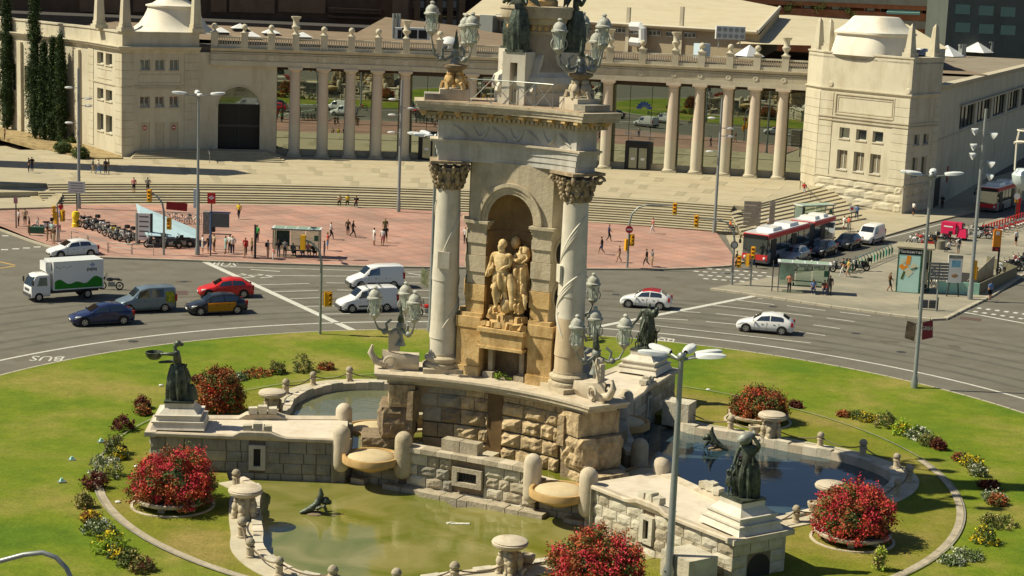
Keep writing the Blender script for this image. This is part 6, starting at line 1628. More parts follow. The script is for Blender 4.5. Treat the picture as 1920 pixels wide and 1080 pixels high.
b = MB(); robe(b, o, 3.0, .52, .34, 0, 1.8, 9, .24, seed=4); b.obj('robe', m_bronze, s0, 60)
b = MB(); c = o + Vector((-1.22, -.05, 2.0)); b.lathe(c, [(.10, 0), (.26, .05), (.40, .2), (.46, .40), (.42, .42), (.36, .25), (.01, .12)], 16); b.obj('basin', m_bronze, s0, 50)
b = MB(); b.ball(o + Vector((-.03, 0, 2.88)), .19, 10, sz=.9); b.ball(o + Vector((.16, .02, 2.84)), .11, 8); b.obj('hair', m_bronze, s0, 60)
me, J, B_ = figure_mesh('crouching_child', h=1.9, pelvis=(0, 0, .30), lean=(.10, 0), thick=1.2, arms=(((.16, .12, .42), (.20, .05, .54)), ((.16, -.12, .40), (.22, -.05, .50))), legs=(((.20, .09, .30), (.10, .09, .045)), ((.20, -.09, .30), (.10, -.09, .045))))
put_mesh('crouching_child', me, m_bronze, s0, o + Vector((.62, .05, .02)), radians(200))
b = MB(); robe(b, o + Vector((.6, 0, 0)), 1.5, .38, .22, 0, .75, 7, .2, seed=9); b.obj('drapery', m_bronze, s0, 60)
s1 = statue(1, 'dark bronze woman lifting a jar above her shoulder with a child at her side'); o = A(1, 17.42, 0, 3.44) + Vector((0.12, 0, 0))
me, J, B_ = figure_mesh('woman', h=2.8, lean=(.0, .015), w=1.4, thick=1.6, arms=(((.04, .17, .83), (.02, .05, .98)), ((.02, -.17, .66), (.08, -.20, .52))), legs=(((.03, .055, .28), (0, .055, .045)), ((.08, -.055, .29), (.03, -.07, .045))))
put_mesh('woman', me, m_bronze, s1, o, radians(255))
b = MB(); robe(b, o + Vector((0.02, 0, 0)), 2.75, .50, .38, 0, 1.55, 10, .26, seed=5); b.obj('robe', m_bronze, s1, 60)
b = MB(); M3 = Euler((radians(-15), radians(62), 0)).to_matrix(); b.lathe((0, 0, 0), [(.12, -.42), (.24, -.25), (.27, 0), (.18, .25), (.1, .34), (.15, .42), (.01, .42)], 14); b.v = [tuple(M3 @ Vector(v) + o + Vector((-.12, -.05, 2.62))) for v in b.v]; b.obj('jar', m_verd, s1, 50)
me, J, B_ = figure_mesh('child', h=1.45, thick=1.3, w=1.15, arms=(((.02, .16, .70), (.05, .28, .62)), ((.05, -.13, .62), (.14, -.05, .56))))
put_mesh('child', me, m_bronze, s1, o + Vector((-.68, -.05, 0)), radians(262))
b = MB(); robe(b, o + Vector((-.68, -.05, .45)), 1.45, .20, .14, 0, .45, 6, .22, seed=2); b.obj('tunic', m_bronze, s1, 60)
s2 = statue(2, 'dark bronze standing figure with lowered arm and two children on the back right arm'); o = A(2, 17.42, 0, 3.44) + Vector((.05, 0, 0))
me, J, B_ = figure_mesh('man', h=2.95, lean=(.0, .01), w=1.4, thick=1.5, arms=(((.06, .15, .66), (.12, .02, .72)), ((-.02, -.19, .62), (.0, -.30, .47))), legs=(((.05, .06, .28), (.02, .07, .045)), ((.0, -.06, .28), (-.02, -.08, .045))))
put_mesh('man', me, m_bronze, s2, o, radians(260))
b = MB(); robe(b, o, 2.9, .34, .30, .35, 2.0, 7, .2, seed=6); b.obj('robe', m_bronze, s2, 60)
b = MB(); b.ball(o + Vector((.38, -.1, 2.2)), .26, 8); b.ball(o + Vector((.5, -.05, 2.4)), .14, 7); b.obj('bundle', m_bronze, s2, 60)
me, J, B_ = figure_mesh('child', h=1.35, thick=1.3, w=1.1, arms=(((.08, .14, .78), (.1, .2, .92)), ((.05, -.13, .62), (.14, -.05, .56))))
put_mesh('child', me, m_bronze, s2, o + Vector((.5, -.1, 0)), radians(250))
me2, J, B_ = figure_mesh('child', h=1.25, thick=1.3, w=1.1, pelvis=(0, 0, .36), lean=(.05, 0), arms=(((.12, .14, .6), (.2, .1, .72)), ((.1, -.13, .5), (.2, -.05, .5))), legs=(((.2, .08, .36), (.15, .08, .045)), ((.2, -.08, .3), (.1, -.08, .045))))
put_mesh('child', me2, m_bronze, s2, o + Vector((-.5, -.1, 0)), radians(235))
b = MB(); b.ball(o + Vector((0, 0, .05)), .65, 10, sz=.25); b.obj('rock_base', m_bronze, s2, 60)
rr = random.Random(2)
for st_, oo in ((s0, A(0, 17.42, 0, 3.44)), (s1, A(1, 17.42, 0, 3.44)), (s2, A(2, 17.42, 0, 3.44))):
 b = MB()
 for i in range(16):
  a_ = rr.random() * 6.28; q = [oo + Vector((.36 * cos(a_), .36 * sin(a_), rr.uniform(.9, 1.9)))]
  for _ in range(4): q.append(q[-1] + Vector((rr.uniform(-.1, .12), rr.uniform(-.1, .1), rr.uniform(-.45, -.15))))
  b.tube([v if v.z > oo.z else Vector((v.x, v.y, oo.z + .02)) for v in q], [.03, .07, .09, .07, .03], 5)
 b.obj('drapery_folds', m_bronze, st_, 60)['kind'] = 'stuff'
m_sc = M('honey_stone_sculpture', (0.50, 0.31, 0.105), 0.75, 0.3, 2.2, bump=0.035, bscale=8, tint=(0.68, 0.52, 0.28))
for k in range(3):
 ns = thing('niche_sculpture', ['honey coloured stone group of a bearded man and a seated woman in the front niche', 'stone group in the right niche, turned away from the camera', 'stone group in the rear niche, hidden from view'][k], 'sculpture', tuple(T(k, 2.0, 0, 8.9)), 'stone groups in the niches')
 o = T(k, 2.15, -.3, 8.85); ra = TA(k)
 me, J, B_ = figure_mesh('man', h=3.55, sub=2, lean=(.02, .0), w=1.4, thick=1.5, head=(.02, -.01), arms=(((.02, .13, .66), (.09, .05, .60)), ((.03, -.155, .66), (.10, -.19, .50))), legs=(((.03, .06, .29), (-.02, .09, .06)), ((.10, -.055, .30), (.08, -.03, .045))))
 put_mesh('man', me, m_sc, ns, o, ra)
 b = MB(); b.ball(o + Vector((cos(ra) * .13, sin(ra) * .13, 3.05)), .17, 8, sz=1.4); b.ball(o + Vector((cos(ra) * .02, sin(ra) * .02, 3.33)), .23, 10, sz=1.1); b.obj('hair_and_beard', m_sc, ns, 60)
 b = MB(); robe(b, o + Vector((0, 0, 1.05)), 2.0, .34, .36, 0, .85, 9, .25, seed=k); b.obj('loincloth', m_sc, ns, 60)
 b = MB(); pts_ = [T(k, 2.25, .15, 10.7), T(k, 2.3, .35, 10.2), T(k, 2.2, .45, 9.4), T(k, 2.2, .3, 8.9)]; b.tube(pts_, [.16, .24, .22, .12], 8); b.obj('drapery', m_sc, ns, 60)
 me, J, B_ = figure_mesh('woman', h=2.5, pelvis=(0, 0, .40), lean=(.03, 0), w=1.05, thick=1.3, arms=(((.06, .15, .58), (.16, .08, .52)), ((.06, -.15, .56), (.20, -.06, .55))), legs=(((.22, .07, .40), (.20, .07, .12)), ((.2, -.07, .36), (.12, -.07, .10))))
 put_mesh('woman', me, m_sc, ns, T(k, 1.75, .55, 10.05), ra + .2)
 b = MB(); robe(b, T(k, 1.75, .55, 9.5), 2.0, .5, .30, 0, 1.7, 8, .2, seed=12 + k); b.obj('robe', m_sc, ns, 60)
 b = MB(); b.box(T(k, 2.1, .2, 11.45), (.3, .8, .1), ra, 1); b.obj('book', m_sc, ns)
 me, J, B_ = figure_mesh('child', h=1.5, pelvis=(0, 0, .36), lean=(.05, 0), thick=1.3, w=1.1, arms=(((.12, .14, .6), (.2, .1, .72)), ((.1, -.13, .5), (.2, -.05, .5))), legs=(((.2, .08, .36), (.15, .08, .045)), ((.2, -.08, .3), (.1, -.08, .045))))
 put_mesh('child', me, m_sc, ns, T(k, 2.15, .72, 8.75), ra)
 b = MB(); rr = random.Random(k)
 for i in range(9): b.ball(T(k, 1.7 + rr.random() * .5, rr.uniform(-.9, .9), 8.85 + rr.random() * .8), rr.uniform(.2, .38), 8, sz=rr.uniform(.8, 1.6))
 for i in range(4): b.ball(T(k, 1.2, rr.uniform(-.5, .5), 10.5 + i * .55), rr.uniform(.25, .4), 8, sz=1.3)
 b.obj('carved_rocks', m_sc, ns, 60)['kind'] = 'stuff'
 b = MB()
 for i in range(22):
  q = [T(k, 1.9 + rr.random() * .45, rr.uniform(-.9, .95), rr.uniform(8.9, 11.6))]
  for _ in range(4): q.append(q[-1] + Vector((rr.uniform(-.16, .16), rr.uniform(-.16, .1), rr.uniform(-.42, .1))))
  b.tube(q, [.04, .1, .13, .09, .03], 6)
 b.obj('carved_drapery', m_sc, ns, 60)['kind'] = 'stuff'
def creature(p, rz, label):
 t_ = thing('bronze_sea_creature', label, 'statue', p, 'bronze creatures in the pools')
 P = Vector(p); d = Vector((cos(rz), sin(rz), 0)); s = Vector((-sin(rz), cos(rz), 0))
 b = MB(); b.tube([P - d * .7 + Vector((0, 0, .05)), P - d * .3 + Vector((0, 0, .2)), P + d * .1 + Vector((0, 0, .45)), P + d * .3 + Vector((0, 0, .95)), P + d * .25 + Vector((0, 0, 1.25))], [.08, .16, .2, .13, .05], 8); b.obj('body', m_bronze, t_, 60)
 for q in (-1, 1): b = MB(); b.tube([P + d * .1 + s * q * .15 + Vector((0, 0, .3)), P + d * .4 + s * q * .4 + Vector((0, 0, .5)), P + d * .6 + s * q * .35 + Vector((0, 0, .05))], [.12, .1, .05], 6); b.obj('leg', m_bronze, t_, 60)
 b = MB(); b.ball(P + d * .5 + Vector((0, 0, .62)), .22, 8); b.ball(P + d * .68 + Vector((0, 0, .55)), .13, 7); b.obj('head', m_bronze, t_, 60)
 b = MB(); b.ball(P + Vector((0, 0, 0)), .45, 10, sz=.25); b.obj('rock', m_rockd, t_, 50)
p = G(590, 963, ZW); creature(tuple(p), 0.2, 'green bronze frog-like creature sitting in the green front pool')
p = G(1342, 842, ZW); creature(tuple(p), 2.8, 'green bronze creature spraying in the dark right pool, reflected in the water')
p = G(863, 982, ZW + .01); b = MB(); b.box(p, (.9, .22, .05), .1); b.box(p + Vector((-.5, .05, 0)), (.3, .2, .05), .5); o = b.obj('litter', M('silver_litter', (0.6, 0.6, 0.5), 0.3, 0.3, 8)); tag(o, 'crumpled silver and yellow rubbish floating in the green pool', 'rubbish')
def seg_d(p, a, b):
 ab = b - a; t = max(0, min(1, (p - a).dot(ab) / max(1e-9, ab.length_squared))); return (p - a - ab * t).length
PPL = {}
def person_mesh(kind):
 if kind in PPL: return PPL[kind]
 K = dict(stand=dict(), hips=dict(arms=(((.0, .17, .66), (.05, .09, .57)), ((.0, -.17, .66), (.05, -.09, .57)))),
    phone=dict(arms=(((.03, .14, .64), (.14, .05, .70)), ((.02, -.14, .64), (.0, -.14, .50)))),
    walk=dict(lean=(.01, 0), arms=(((-.04, .13, .65), (.03, .13, .53)), ((.06, -.13, .65), (.15, -.11, .57))), legs=(((.10, .055, .29), (.13, .055, .045)), ((.02, -.055, .28), (-.13, -.055, .07)))),
    stride=dict(lean=(.02, 0), arms=(((.07, .13, .65), (.16, .11, .57)), ((-.06, -.13, .65), (-.03, -.13, .52))), legs=(((-.0, .055, .28), (-.17, .055, .09)), ((.12, -.055, .29), (.17, -.055, .045)))),
    sit=dict(pelvis=(0, 0, .28), lean=(.01, 0), arms=(((.03, .13, .42), (.15, .08, .36)), ((.03, -.13, .42), (.15, -.08, .36))), legs=(((.24, .07, .29), (.24, .07, .045)), ((.24, -.07, .29), (.22, -.07, .045)))))[kind]
 me, J, B = figure_mesh('person', h=1.0, w=1.22, thick=1.3, **K)
 V = [Vector(j[:3]) for j in J]
 slot = []
 for p in me.polygons:
  c = p.center; best = min(range(len(B)), key=lambda i: seg_d(c, V[B[i][0]], V[B[i][1]]))
  if best in (0, 1, 2): s = 1
  elif best in (3, 4): s = 0
  elif best in (5, 6, 9, 10): s = 1
  elif best in (7, 8, 11, 12): s = 0
  elif best in (13, 17, 14, 18): s = 2
  elif best in (15, 19): s = 3
  else: s = 4
  if best == 0 and c.z < V[0].z + .03: s = 2
  slot.append(s)
 me.materials.clear()
 for i in range(5): me.materials.append(None)
 me.polygons.foreach_set('material_index', slot); me.polygons.foreach_set('use_smooth', [True] * len(slot))
 hd = V[4] ; hb = MB(); hb.ball((hd.x - .008, hd.y, hd.z + .025), .047, 10, sx=1.0, sy=.92, sz=1.1)
 hb.v = [v for v in hb.v]
 hm = bpy.data.meshes.new('hair'); hm.from_pydata(hb.v, [], hb.f); hm.polygons.foreach_set('use_smooth', [True] * len(hm.polygons)); hm.materials.append(None)
 PPL[kind] = (me, hm, V); return PPL[kind]
CL = {}
def cloth(c):
 k = tuple(round(x, 3) for x in c)
 if k not in CL: CL[k] = M('cloth_%d' % len(CL), c, 0.9, 0.0)
 return CL[k]
SK = [(0.42, 0.22, 0.13), (0.50, 0.28, 0.17), (0.25, 0.12, 0.06)]
W_, K_, NV, RD, GR, BR, BL, TN, YE, OR, GN, PK = (.62, .60, .56), (.015, .015, .018), (.02, .03, .08), (.45, .03, .03), (.16, .16, .16), (.10, .06, .03), (.12, .22, .42), (.42, .32, .20), (.65, .48, .03), (.65, .14, .03), (.05, .35, .08), (.55, .2, .2)
def person(px, py, kind, face, shirt, legs, label, shin=None, hair=BR, h=1.72, cat='person', group=None, z=None, bag=None, P=None):
 if P is None:
  if z is None: P = GP(px, py)
  elif z == 'i': P = G(px, py, 0.15)
  elif z == 'r': P = G(px, py, 0.0)
  else: P = G(px, py, z)
 me, hm, V = person_mesh(kind)
 o = bpy.data.objects.new('person', me); COL.objects.link(o); o.location = P; o.rotation_euler = (0, 0, radians(face)); o.scale = (h, h, h)
 sk = SK[(int(px) * 7 + int(py)) % 3] if shin is not None or True else 0
 cols = [sk, shirt, legs, shin if shin else sk, K_ if (int(px) % 2) else (.5, .5, .48)]
 if shin is None: cols[3] = legs
 elif shin == 's': cols[3] = sk
 for i, c in enumerate(cols): o.material_slots[i].link = 'OBJECT'; o.material_slots[i].material = cloth(c)
 tag(o, label, cat, group)
 hr = bpy.data.objects.new('hair', hm); COL.objects.link(hr); hr.parent = o; hr.material_slots[0].link = 'OBJECT'; hr.material_slots[0].material = cloth(hair)
 if bag:
  b = MB(); dx = {'back': (-.09, 0, .70), 'side': (0, .2, .44), 'hand': (.02, -.16, .36)}[bag[0]]; s = {'back': (.08, .13, .20), 'side': (.12, .06, .14), 'hand': (.12, .05, .16)}[bag[0]]
  b.box(dx, s, 0, .9); q = b.obj('bag', cloth(bag[1])); q.parent = o
 return o
pp = [
 (54, 324, 'stand', 200, K_, K_, 'person in black on the shaded upper terrace at far left, left of a pair', 0), (60, 322, 'stand', 100, K_, NV, 'person in dark clothes on the shaded upper terrace at far left, right of a pair', 0),
 (174, 326, 'walk', 0, GR, TN, 'person in grey walking in the tower shadow on the terrace', 1), (184, 327, 'stride', 10, W_, BL, 'person in a white top walking in the tower shadow on the terrace', 1),
 (198, 326, 'stand', 250, K_, K_, 'person in black standing in the shadow beside a companion near the lamp post', 0), (204, 326, 'hips', 200, K_, GR, 'person in dark coat standing in the shadow, right of two in black', 0),
 (251, 362, 'stand', 270, PK, K_, 'woman in pink top and black shorts seen from behind on the steps', 's'), (277, 362, 'hips', 90, GR, K_, 'man in grey shirt and dark shorts standing on the steps', 's'),
 (9, 262, 'stand', 200, BR, K_, 'small dark figure by the earth bank at the far left', 0),
]
for a_ in pp:
 z = 1.8 if a_[1] < 340 else 1.35
 person(a_[0], a_[1], a_[2], a_[3], a_[4], a_[5], a_[6], shin='s' if a_[7] == 's' else None, z=z, hair=K_ if a_[0] % 3 else BR)
for i, (x, y, kd, f_, c1, c2, s_, lb, bg) in enumerate([
 (35, 424, 'stand', 200, W_, K_, None, 'person in a white top at far left beside the pink road sign', None), (47, 422, 'hips', 270, TN, K_, 's', 'woman in a tan top carrying a white bag near the pink sign', ('side', W_)),
 (55, 441, 'stand', 20, K_, BR, None, 'man in dark clothes standing at the kerb at far left', None), (89, 452, 'stand', 180, BR, TN, 's', 'woman in brown waiting at the kerb, left of a small group', None), (98, 450, 'hips', 260, (.45, .6, .55), BR, None, 'person in a mint shirt waiting at the kerb by the signals', None), (101, 457, 'stand', 240, BR, TN, None, 'person in brown waiting at the kerb in front of the mint shirt', None), (109, 449, 'stand', 90, PK, W_, 's', 'person in pink top waiting right of the mint shirt at the kerb', None),
 (114, 411, 'walk', 300, RD, BL, None, 'person in red and blue walking behind the yellow signal', None), (448, 411, 'walk', 250, YE, K_, None, 'person in a yellow top pulling a black suitcase over the red paving', None),
 (380, 475, 'stand', 200, W_, W_, 's', 'woman in white shorts standing left of the grey lamp post group', None), (392, 474, 'stand', 100, BR, K_, 's', 'man in brown shirt behind the woman in white shorts', None), (401, 472, 'hips', 40, TN, BR, 's', 'person in tan top standing by the blue bus stop panel', None),
 (423, 476, 'stand', 200, (.25, .5, .45), (.25, .5, .45), 's', 'woman in a turquoise dress waiting by the kerb', None), (431, 474, 'stand', 250, W_, K_, None, 'person with a white hat waiting beside the turquoise dress', None), (436, 477, 'hips', 270, W_, NV, None, 'person in white top and navy trousers holding a hat', None),
 (460, 478, 'stand', 80, RD, K_, None, 'man in a dark red shirt waiting at the bus stop', None), (459, 484, 'stand', 180, RD, TN, 's', 'man with a red rucksack and tan shorts at the kerb', ('back', RD)), (472, 480, 'hips', 200, (.12, .10, .03), K_, 's', 'person in a dark olive top by the black panel post', None),
 (482, 455, 'stand', 60, GN, K_, None, 'man in a bright green vest carrying a white roll', None), (502, 485, 'stand', 30, GR, TN, 's', 'man with a grey rucksack at the left end of the bus shelter', ('back', K_)), (512, 487, 'stand', 200, PK, W_, None, 'small child in a pink top holding the hand of the adult at the shelter', None),
 (522, 483, 'stand', 90, K_, GR, None, 'person in black standing inside the left bus shelter', None), (534, 483, 'stand', 80, GR, K_, None, 'man in grey standing inside the left bus shelter by the poster', None),
 (620, 449, 'walk', 0, W_, K_, None, 'man in a white shirt walking right of the bus shelter', None), (614, 470, 'hips', 190, RD, BL, 's', 'man in a red shirt standing right of the bus shelter', None), (608, 484, 'stand', 190, GR, (.2, .25, .35), 's', 'man in a grey shirt and blue shorts at the shelter end', None),
 (652, 442, 'walk', 90, BR, K_, 's', 'woman in brown walking with a companion on the red paving', None), (661, 445, 'stride', 0, K_, K_, None, 'person in black walking right of the woman in brown', None), (701, 460, 'hips', 30, W_, W_, 's', 'woman in white shirt and white shorts standing on the paving', None),
 (722, 442, 'stand', 90, (.10, .09, .03), (.10, .09, .03), None, 'tall person in olive green on the middle of the red paving', None), (717, 460, 'stand', 80, W_, PK, 's', 'person in a pale pink top near the olive green figure', None), (723, 455, 'walk', 100, K_, K_, 's', 'person in black right below the olive green figure', None),
 (872, 458, 'stand', 80, W_, K_, None, 'person seen between the left column and the niche pier', None), (1141, 452, 'walk', 0, (.05, .05, .12), K_, None, 'man in navy blue walking right on the red paving', None), (1128, 477, 'stride', 180, K_, NV, 's', 'man in a black shirt striding left at the kerb', None),
 (1161, 492, 'walk', 170, (.12, .05, .05), TN, 's', 'woman in dark red top striding near the signal post', None), (1212, 499, 'stride', 180, K_, K_, None, 'woman in black carrying a tan bag at the kerb', ('side', TN)), (1222, 501, 'stand', 200, GR, TN, 's', 'man in grey shirt beside the woman in black at the kerb', None),
 (1224, 438, 'walk', 180, PK, W_, None, 'woman in pink top and white trousers near the stairs', None)]):
 person(x, y, kd, f_, c1, c2, lb, shin=s_, hair=[BR, K_, (.25, .15, .05)][i % 3], bag=bg, h=1.15 if 'child' in lb else 1.62 + .03 * (i % 5))
for i, (x, y, c1, lb) in enumerate([(637, 379, TN, 'person in tan sitting on the long steps, left of three'), (652, 379, YE, 'person in yellow sitting on the long steps, middle of three'), (668, 382, K_, 'person in black sitting on the long steps, right of three')]):
 q = G(x, y, 1.05); person(x, y, 'sit', 270, c1, K_, lb, P=q + Vector((0, 0, -.38)))
for i, (x, y, c1, c2, lb) in enumerate([(549, 482, (.08, .1, .1), K_, 'person in dark green sitting on the shelter bench, leftmost of those seated'), (565, 482, GR, GR, 'person in grey sitting on the shelter bench, second of those seated'), (577, 480, PK, BR, 'person in mauve sitting on the shelter bench, third of those seated'), (588, 482, K_, K_, 'person in black sitting on the shelter bench, rightmost of those seated')]):
 person(x, y, 'sit', 80, c1, c2, lb)
for i, (x, y, kd, f_, c1, c2, s_, lb, z, bg) in enumerate([
 (1479, 549, 'hips', 270, (.6, .25, .15), K_, None, 'woman in a salmon top and black leggings before the right bus shelter', 'i', ('side', K_)), (1555, 553, 'stand', 270, (.07, .05, .04), (.07, .05, .04), None, 'person in dark clothes with a red bag at the right bus shelter', 'i', ('hand', RD)),
 (1667, 546, 'walk', 0, (.10, .05, .02), K_, 's', 'woman in black and orange pushing a buggy at the kiosk', 'i', None), (1856, 563, 'stand', 120, BL, K_, 's', 'man in a blue shirt stepping off the island kerb', 'i', ('side', K_)),
 (1796, 476, 'stand', 100, W_, GR, 's', 'man in a white shirt with a black rucksack on the island', 'i', ('back', K_)), (1904, 461, 'stand', 300, W_, K_, 's', 'person in a white vest at the right edge by the motorbikes', 'i', None), (1779, 474, 'sit', 120, W_, K_, None, 'person in a white shirt sitting behind the metro entrance', 'i', None),
 (1580, 518, 'walk', 170, K_, W_, None, 'woman in black top and white trousers by the parked scooter', 'i', None), (1590, 520, 'walk', 180, (.5, .35, .1), TN, 's', 'woman in yellow dress beside the one in white trousers', 'i', None),
 (1381, 504, 'walk', 180, K_, K_, 's', 'person in black crossing in front of the red bus', 'r', None), (1413, 503, 'stride', 180, NV, NV, None, 'person in navy crossing in front of the red bus', 'r', None),
 (1582, 433, 'walk', 200, W_, W_, 's', 'woman in white with a blue cap on the pavement beyond the bus', 'i', None), (1590, 434, 'stand', 200, (.6, .12, .08), GR, None, 'man in a coral shirt on the pavement beyond the bus', 'i', None), (1606, 412, 'walk', 90, BL, NV, None, 'man in a light blue shirt walking up beside the right stairs', 'i', None),
 (1507, 368, 'walk', 250, RD, W_, 's', 'woman in red and white descending the street stairs', 1.3, None), (1442, 428, 'sit', 250, W_, K_, None, 'person sitting at the foot of the street stairs', .6, None), (1712, 405, 'stand', 200, W_, K_, 's', 'person in white in the shadow beside the right tower', 'i', None), (1750, 385, 'stand', 200, GR, K_, None, 'person in the shade by the dark door of the right tower', 'i', None),
 (1766, 392, 'stand', 60, K_, K_, None, 'dark figure standing in the street shadow', 'i', None)]):
 person(x, y, kd, f_, c1, c2, lb, shin=s_, z=z, bag=bg, hair=[BR, K_, (.25, .15, .05)][i % 3])
for i, x in enumerate((1795, 1805, 1817, 1847, 1857, 1870, 1895, 1905)):
 y = 332 - (x - 1795) * .36
 person(x, y, 'walk' if i % 2 else 'stand', 60 if i % 2 else 240, K_, K_ if i % 3 else NV, ORD[i] + ' small dark figure from the left in the row along the shaded street wall', z='i', hair=K_, group='people walking along the shaded wall')
for i, (x, y, c1, lb) in enumerate([(1524, 551, BL, 'person in blue sitting on the bench of the right bus shelter'), (1545, 552, (.12, .08, .06), 'person in brown sitting at the right end of the right shelter bench')]): person(x, y, 'sit', 265, c1, NV, lb, z='i')
ST = {
 'hatch': [(2.10, .30, .50, .60, .56, .50), (1.98, .22, .62, .78, .68, .66), (1.5, .20, .74, .86, .84, .72), (.95, .20, .86, .89, .96, .74), (.25, .20, .92, .89, 1.38, .62), (-.4, .20, .94, .89, 1.48, .62), (-1.2, .20, .96, .89, 1.42, .60), (-1.75, .22, .98, .86, 1.10, .64), (-2.0, .25, .90, .82, .95, .70), (-2.1, .32, .70, .74, .72, .62)],
 'van': [(2.15, .30, .55, .64, .62, .55), (2.0, .22, .74, .80, .82, .70), (1.5, .2, .90, .88, 1.00, .74), (1.1, .2, 1.0, .90, 1.12, .76), (.50, .2, 1.05, .90, 1.72, .70), (-.2, .2, 1.05, .90, 1.84, .71), (-1.9, .2, 1.05, .90, 1.84, .71), (-2.13, .22, 1.05, .88, 1.78, .70), (-2.17, .3, 1.0, .86, 1.5, .72)]}
def car_body(st, M_, name, par, lift=0):
 b = MB(); rows = []
 for (x, zl, zb, wb, zt, wt) in st:
  h = [(wb * .9, zl), (wb, zl + .10), (wb * 1.01, (zl + zb) / 2), (wb * .985, zb), (wt * 1.01, zt - .06), (wt * .82, zt), (wt * .4, zt + .02)]
  rows.append([(x, y, z) for y, z in h] + [(x, -y, z) for y, z in h[::-1]])
 for r in rows: r.append(r[0])
 b.grid(rows); b.add(rows[0][:-1], [tuple(range(13, -1, -1))]); b.add(rows[-1][:-1], [tuple(range(14))])
 return b.obj(name, M_, par, 50)
def sidept(s, y, u, off=.012):
 x, zl, zb, wb, zt, wt = s; a_ = (wb * .985, zb); c = (wt * 1.01, zt - .06)
 return (x, y * (a_[0] + (c[0] - a_[0]) * u + off), a_[1] + (c[1] - a_[1]) * u)
def mixs(s, t, u): return tuple(a_ + (c - a_) * u for a_, c in zip(s, t))
def make_car(kind, paint, label, wins, wh=(1.32, -1.30), rw=.32, roof=None, door=None, extras=(), L=1.0, dark_bumper=False, cat='car'):
 st = [tuple([s[0] * L] + list(s[1:])) for s in ST[kind]]
 c = thing('parked_car' if False else ('van' if kind == 'van' else 'car'), label, cat)
 body = car_body(st, paint, 'body', c)
 i0 = 3
 a_, d = st[3], st[4]                                    # windscreen
 b = MB(); o = .02
 P = []
 for u, k in ((.10, .93), (.92, .95)):
  s = mixs(a_, d, u); P.append([(s[0] + .01, y * s[5] * .9 * k, s[4] + o + .005) for y in (-1, -.5, 0, .5, 1)])
 b.grid([P[0], P[1]]); b.grid([P[1], P[0]]); b.obj('windscreen', m_carglass, c)
 for (sa, ua, sb, ub) in wins:
  for y in (1, -1):
   A_, B_ = mixs(st[sa], st[sa + 1], ua), mixs(st[sb], st[sb + 1], ub)
   pts = []
   xs_ = [A_] + [st[i] for i in range(sa + 1, sb + 1) if ua < 1] + [B_]
   lo = [sidept(s, y, .10) for s in xs_]; hi = [sidept(s, y, .86) for s in xs_]
   b = MB(); b.grid([lo, hi]); b.grid([hi, lo]); b.obj('side_window', m_carglass, c)
 if kind == 'hatch':
  a_, d = st[6], st[7]; P = []
  for u, k in ((.12, .9), (.9, .95)):
   s = mixs(a_, d, u); P.append([(s[0] - .02, y * s[5] * .85 * k, s[4] + .025) for y in (-1, -.5, 0, .5, 1)])
  b = MB(); b.grid([P[0], P[1]]); b.grid([P[1], P[0]]); b.obj('rear_window', m_carglass, c)
 xf, xr = wh[0] * L, wh[1] * L
 for x in (xf, xr):
  for y in (1, -1):
   wy = .90
   b = MB(); v = [(x + (rw + .065) * cos(t_ * pi / 10), y * (wy + .003), .0 + rw + (rw + .065) * sin(t_ * pi / 10)) for t_ in range(-2, 13)]
   b.add(v, [tuple(range(len(v))) if y < 0 else tuple(range(len(v) - 1, -1, -1))]); b.obj('wheel_arch', m_black, c)
   b = MB(); R3 = Matrix.Rotation(pi / 2, 3, 'X')
   b.lathe((0, 0, 0), [(rw * .6, -.10), (rw, -.09), (rw, .09), (rw * .6, .10), (.001, .10)], 18); b.v = [tuple(R3 @ Vector(v) + Vector((x, y * (wy - .07), rw))) for v in b.v]
   w = b.obj('wheel', m_rubber, c, 40)
   b = MB(); n = 10; r_ = rw * .66; vs = [(0, 0, 0)] + [(r_ * cos(i * pi / 10) * (1 if i % 2 else .92), 0, r_ * sin(i * pi / 10) * (1 if i % 2 else .92)) for i in range(20)]
   b.add([(x + v[0], y * (wy + .036), rw + v[2]) for v in vs], [(0, i, i % 20 + 1) if y < 0 else (0, i % 20 + 1, i) for i in range(1, 21)]); b.obj('rim', m_rim, w)
   for i in range(5):
    b = MB(); a0 = i * 2 * pi / 5 + .5; vs = [(x + r_ * q * cos(a0 + e), y * (wy + .040), rw + r_ * q * sin(a0 + e)) for q, e in ((.35, -.2), (.85, -.28), (.85, .28), (.35, .2))]; b.add(vs, [(0, 1, 2, 3) if y < 0 else (3, 2, 1, 0)]); 
    if rw > .3: b.obj('rim_gap', m_black, w)
 s0, s1, s2 = st[0], st[1], st[2]
 for y in (1, -1):
  b = MB(); b.add([(s1[0] + .02, y * .50, .52), (s1[0] - .01, y * .80, .56), (s2[0] + .02, y * .865, .74), (s2[0] + .25 * L, y * .72, .74), (s1[0] + .06, y * .48, .62)], [(0, 1, 2, 3, 4), (4, 3, 2, 1, 0)]); b.obj('headlight', m_head, c)
  zz = (.62, .95) if kind == 'hatch' else (.75, 1.25)
  e = st[-2]; b = MB(); b.box((e[0] - .02, y * (e[3] - .07), sum(zz) / 2 + .03), (.16, .16, zz[1] - zz[0])); b.obj('tail_light', m_tail, c)
  b = MB(); b.ball((.80 * L, y * (.99), 1.0 if kind == 'hatch' else 1.15), .10, 7, sx=.7, sy=1, sz=.8); b.obj('door_mirror', paint if not dark_bumper else m_black, c, 60)
  b = MB(); hb = .74 if kind == 'hatch' else .85
  for x in (.15, -.72): b.box((x, y * .905, hb), (.16, .02, .03))
  b.obj('door_handles', m_black, c)['kind'] = 'stuff'
  b = MB()
  for x in (.72 * L, -.18, -1.05): b.box((x, y * .897, .58), (.012, .012, .62))
  b.obj('door_seams', m_black, c)['kind'] = 'stuff'
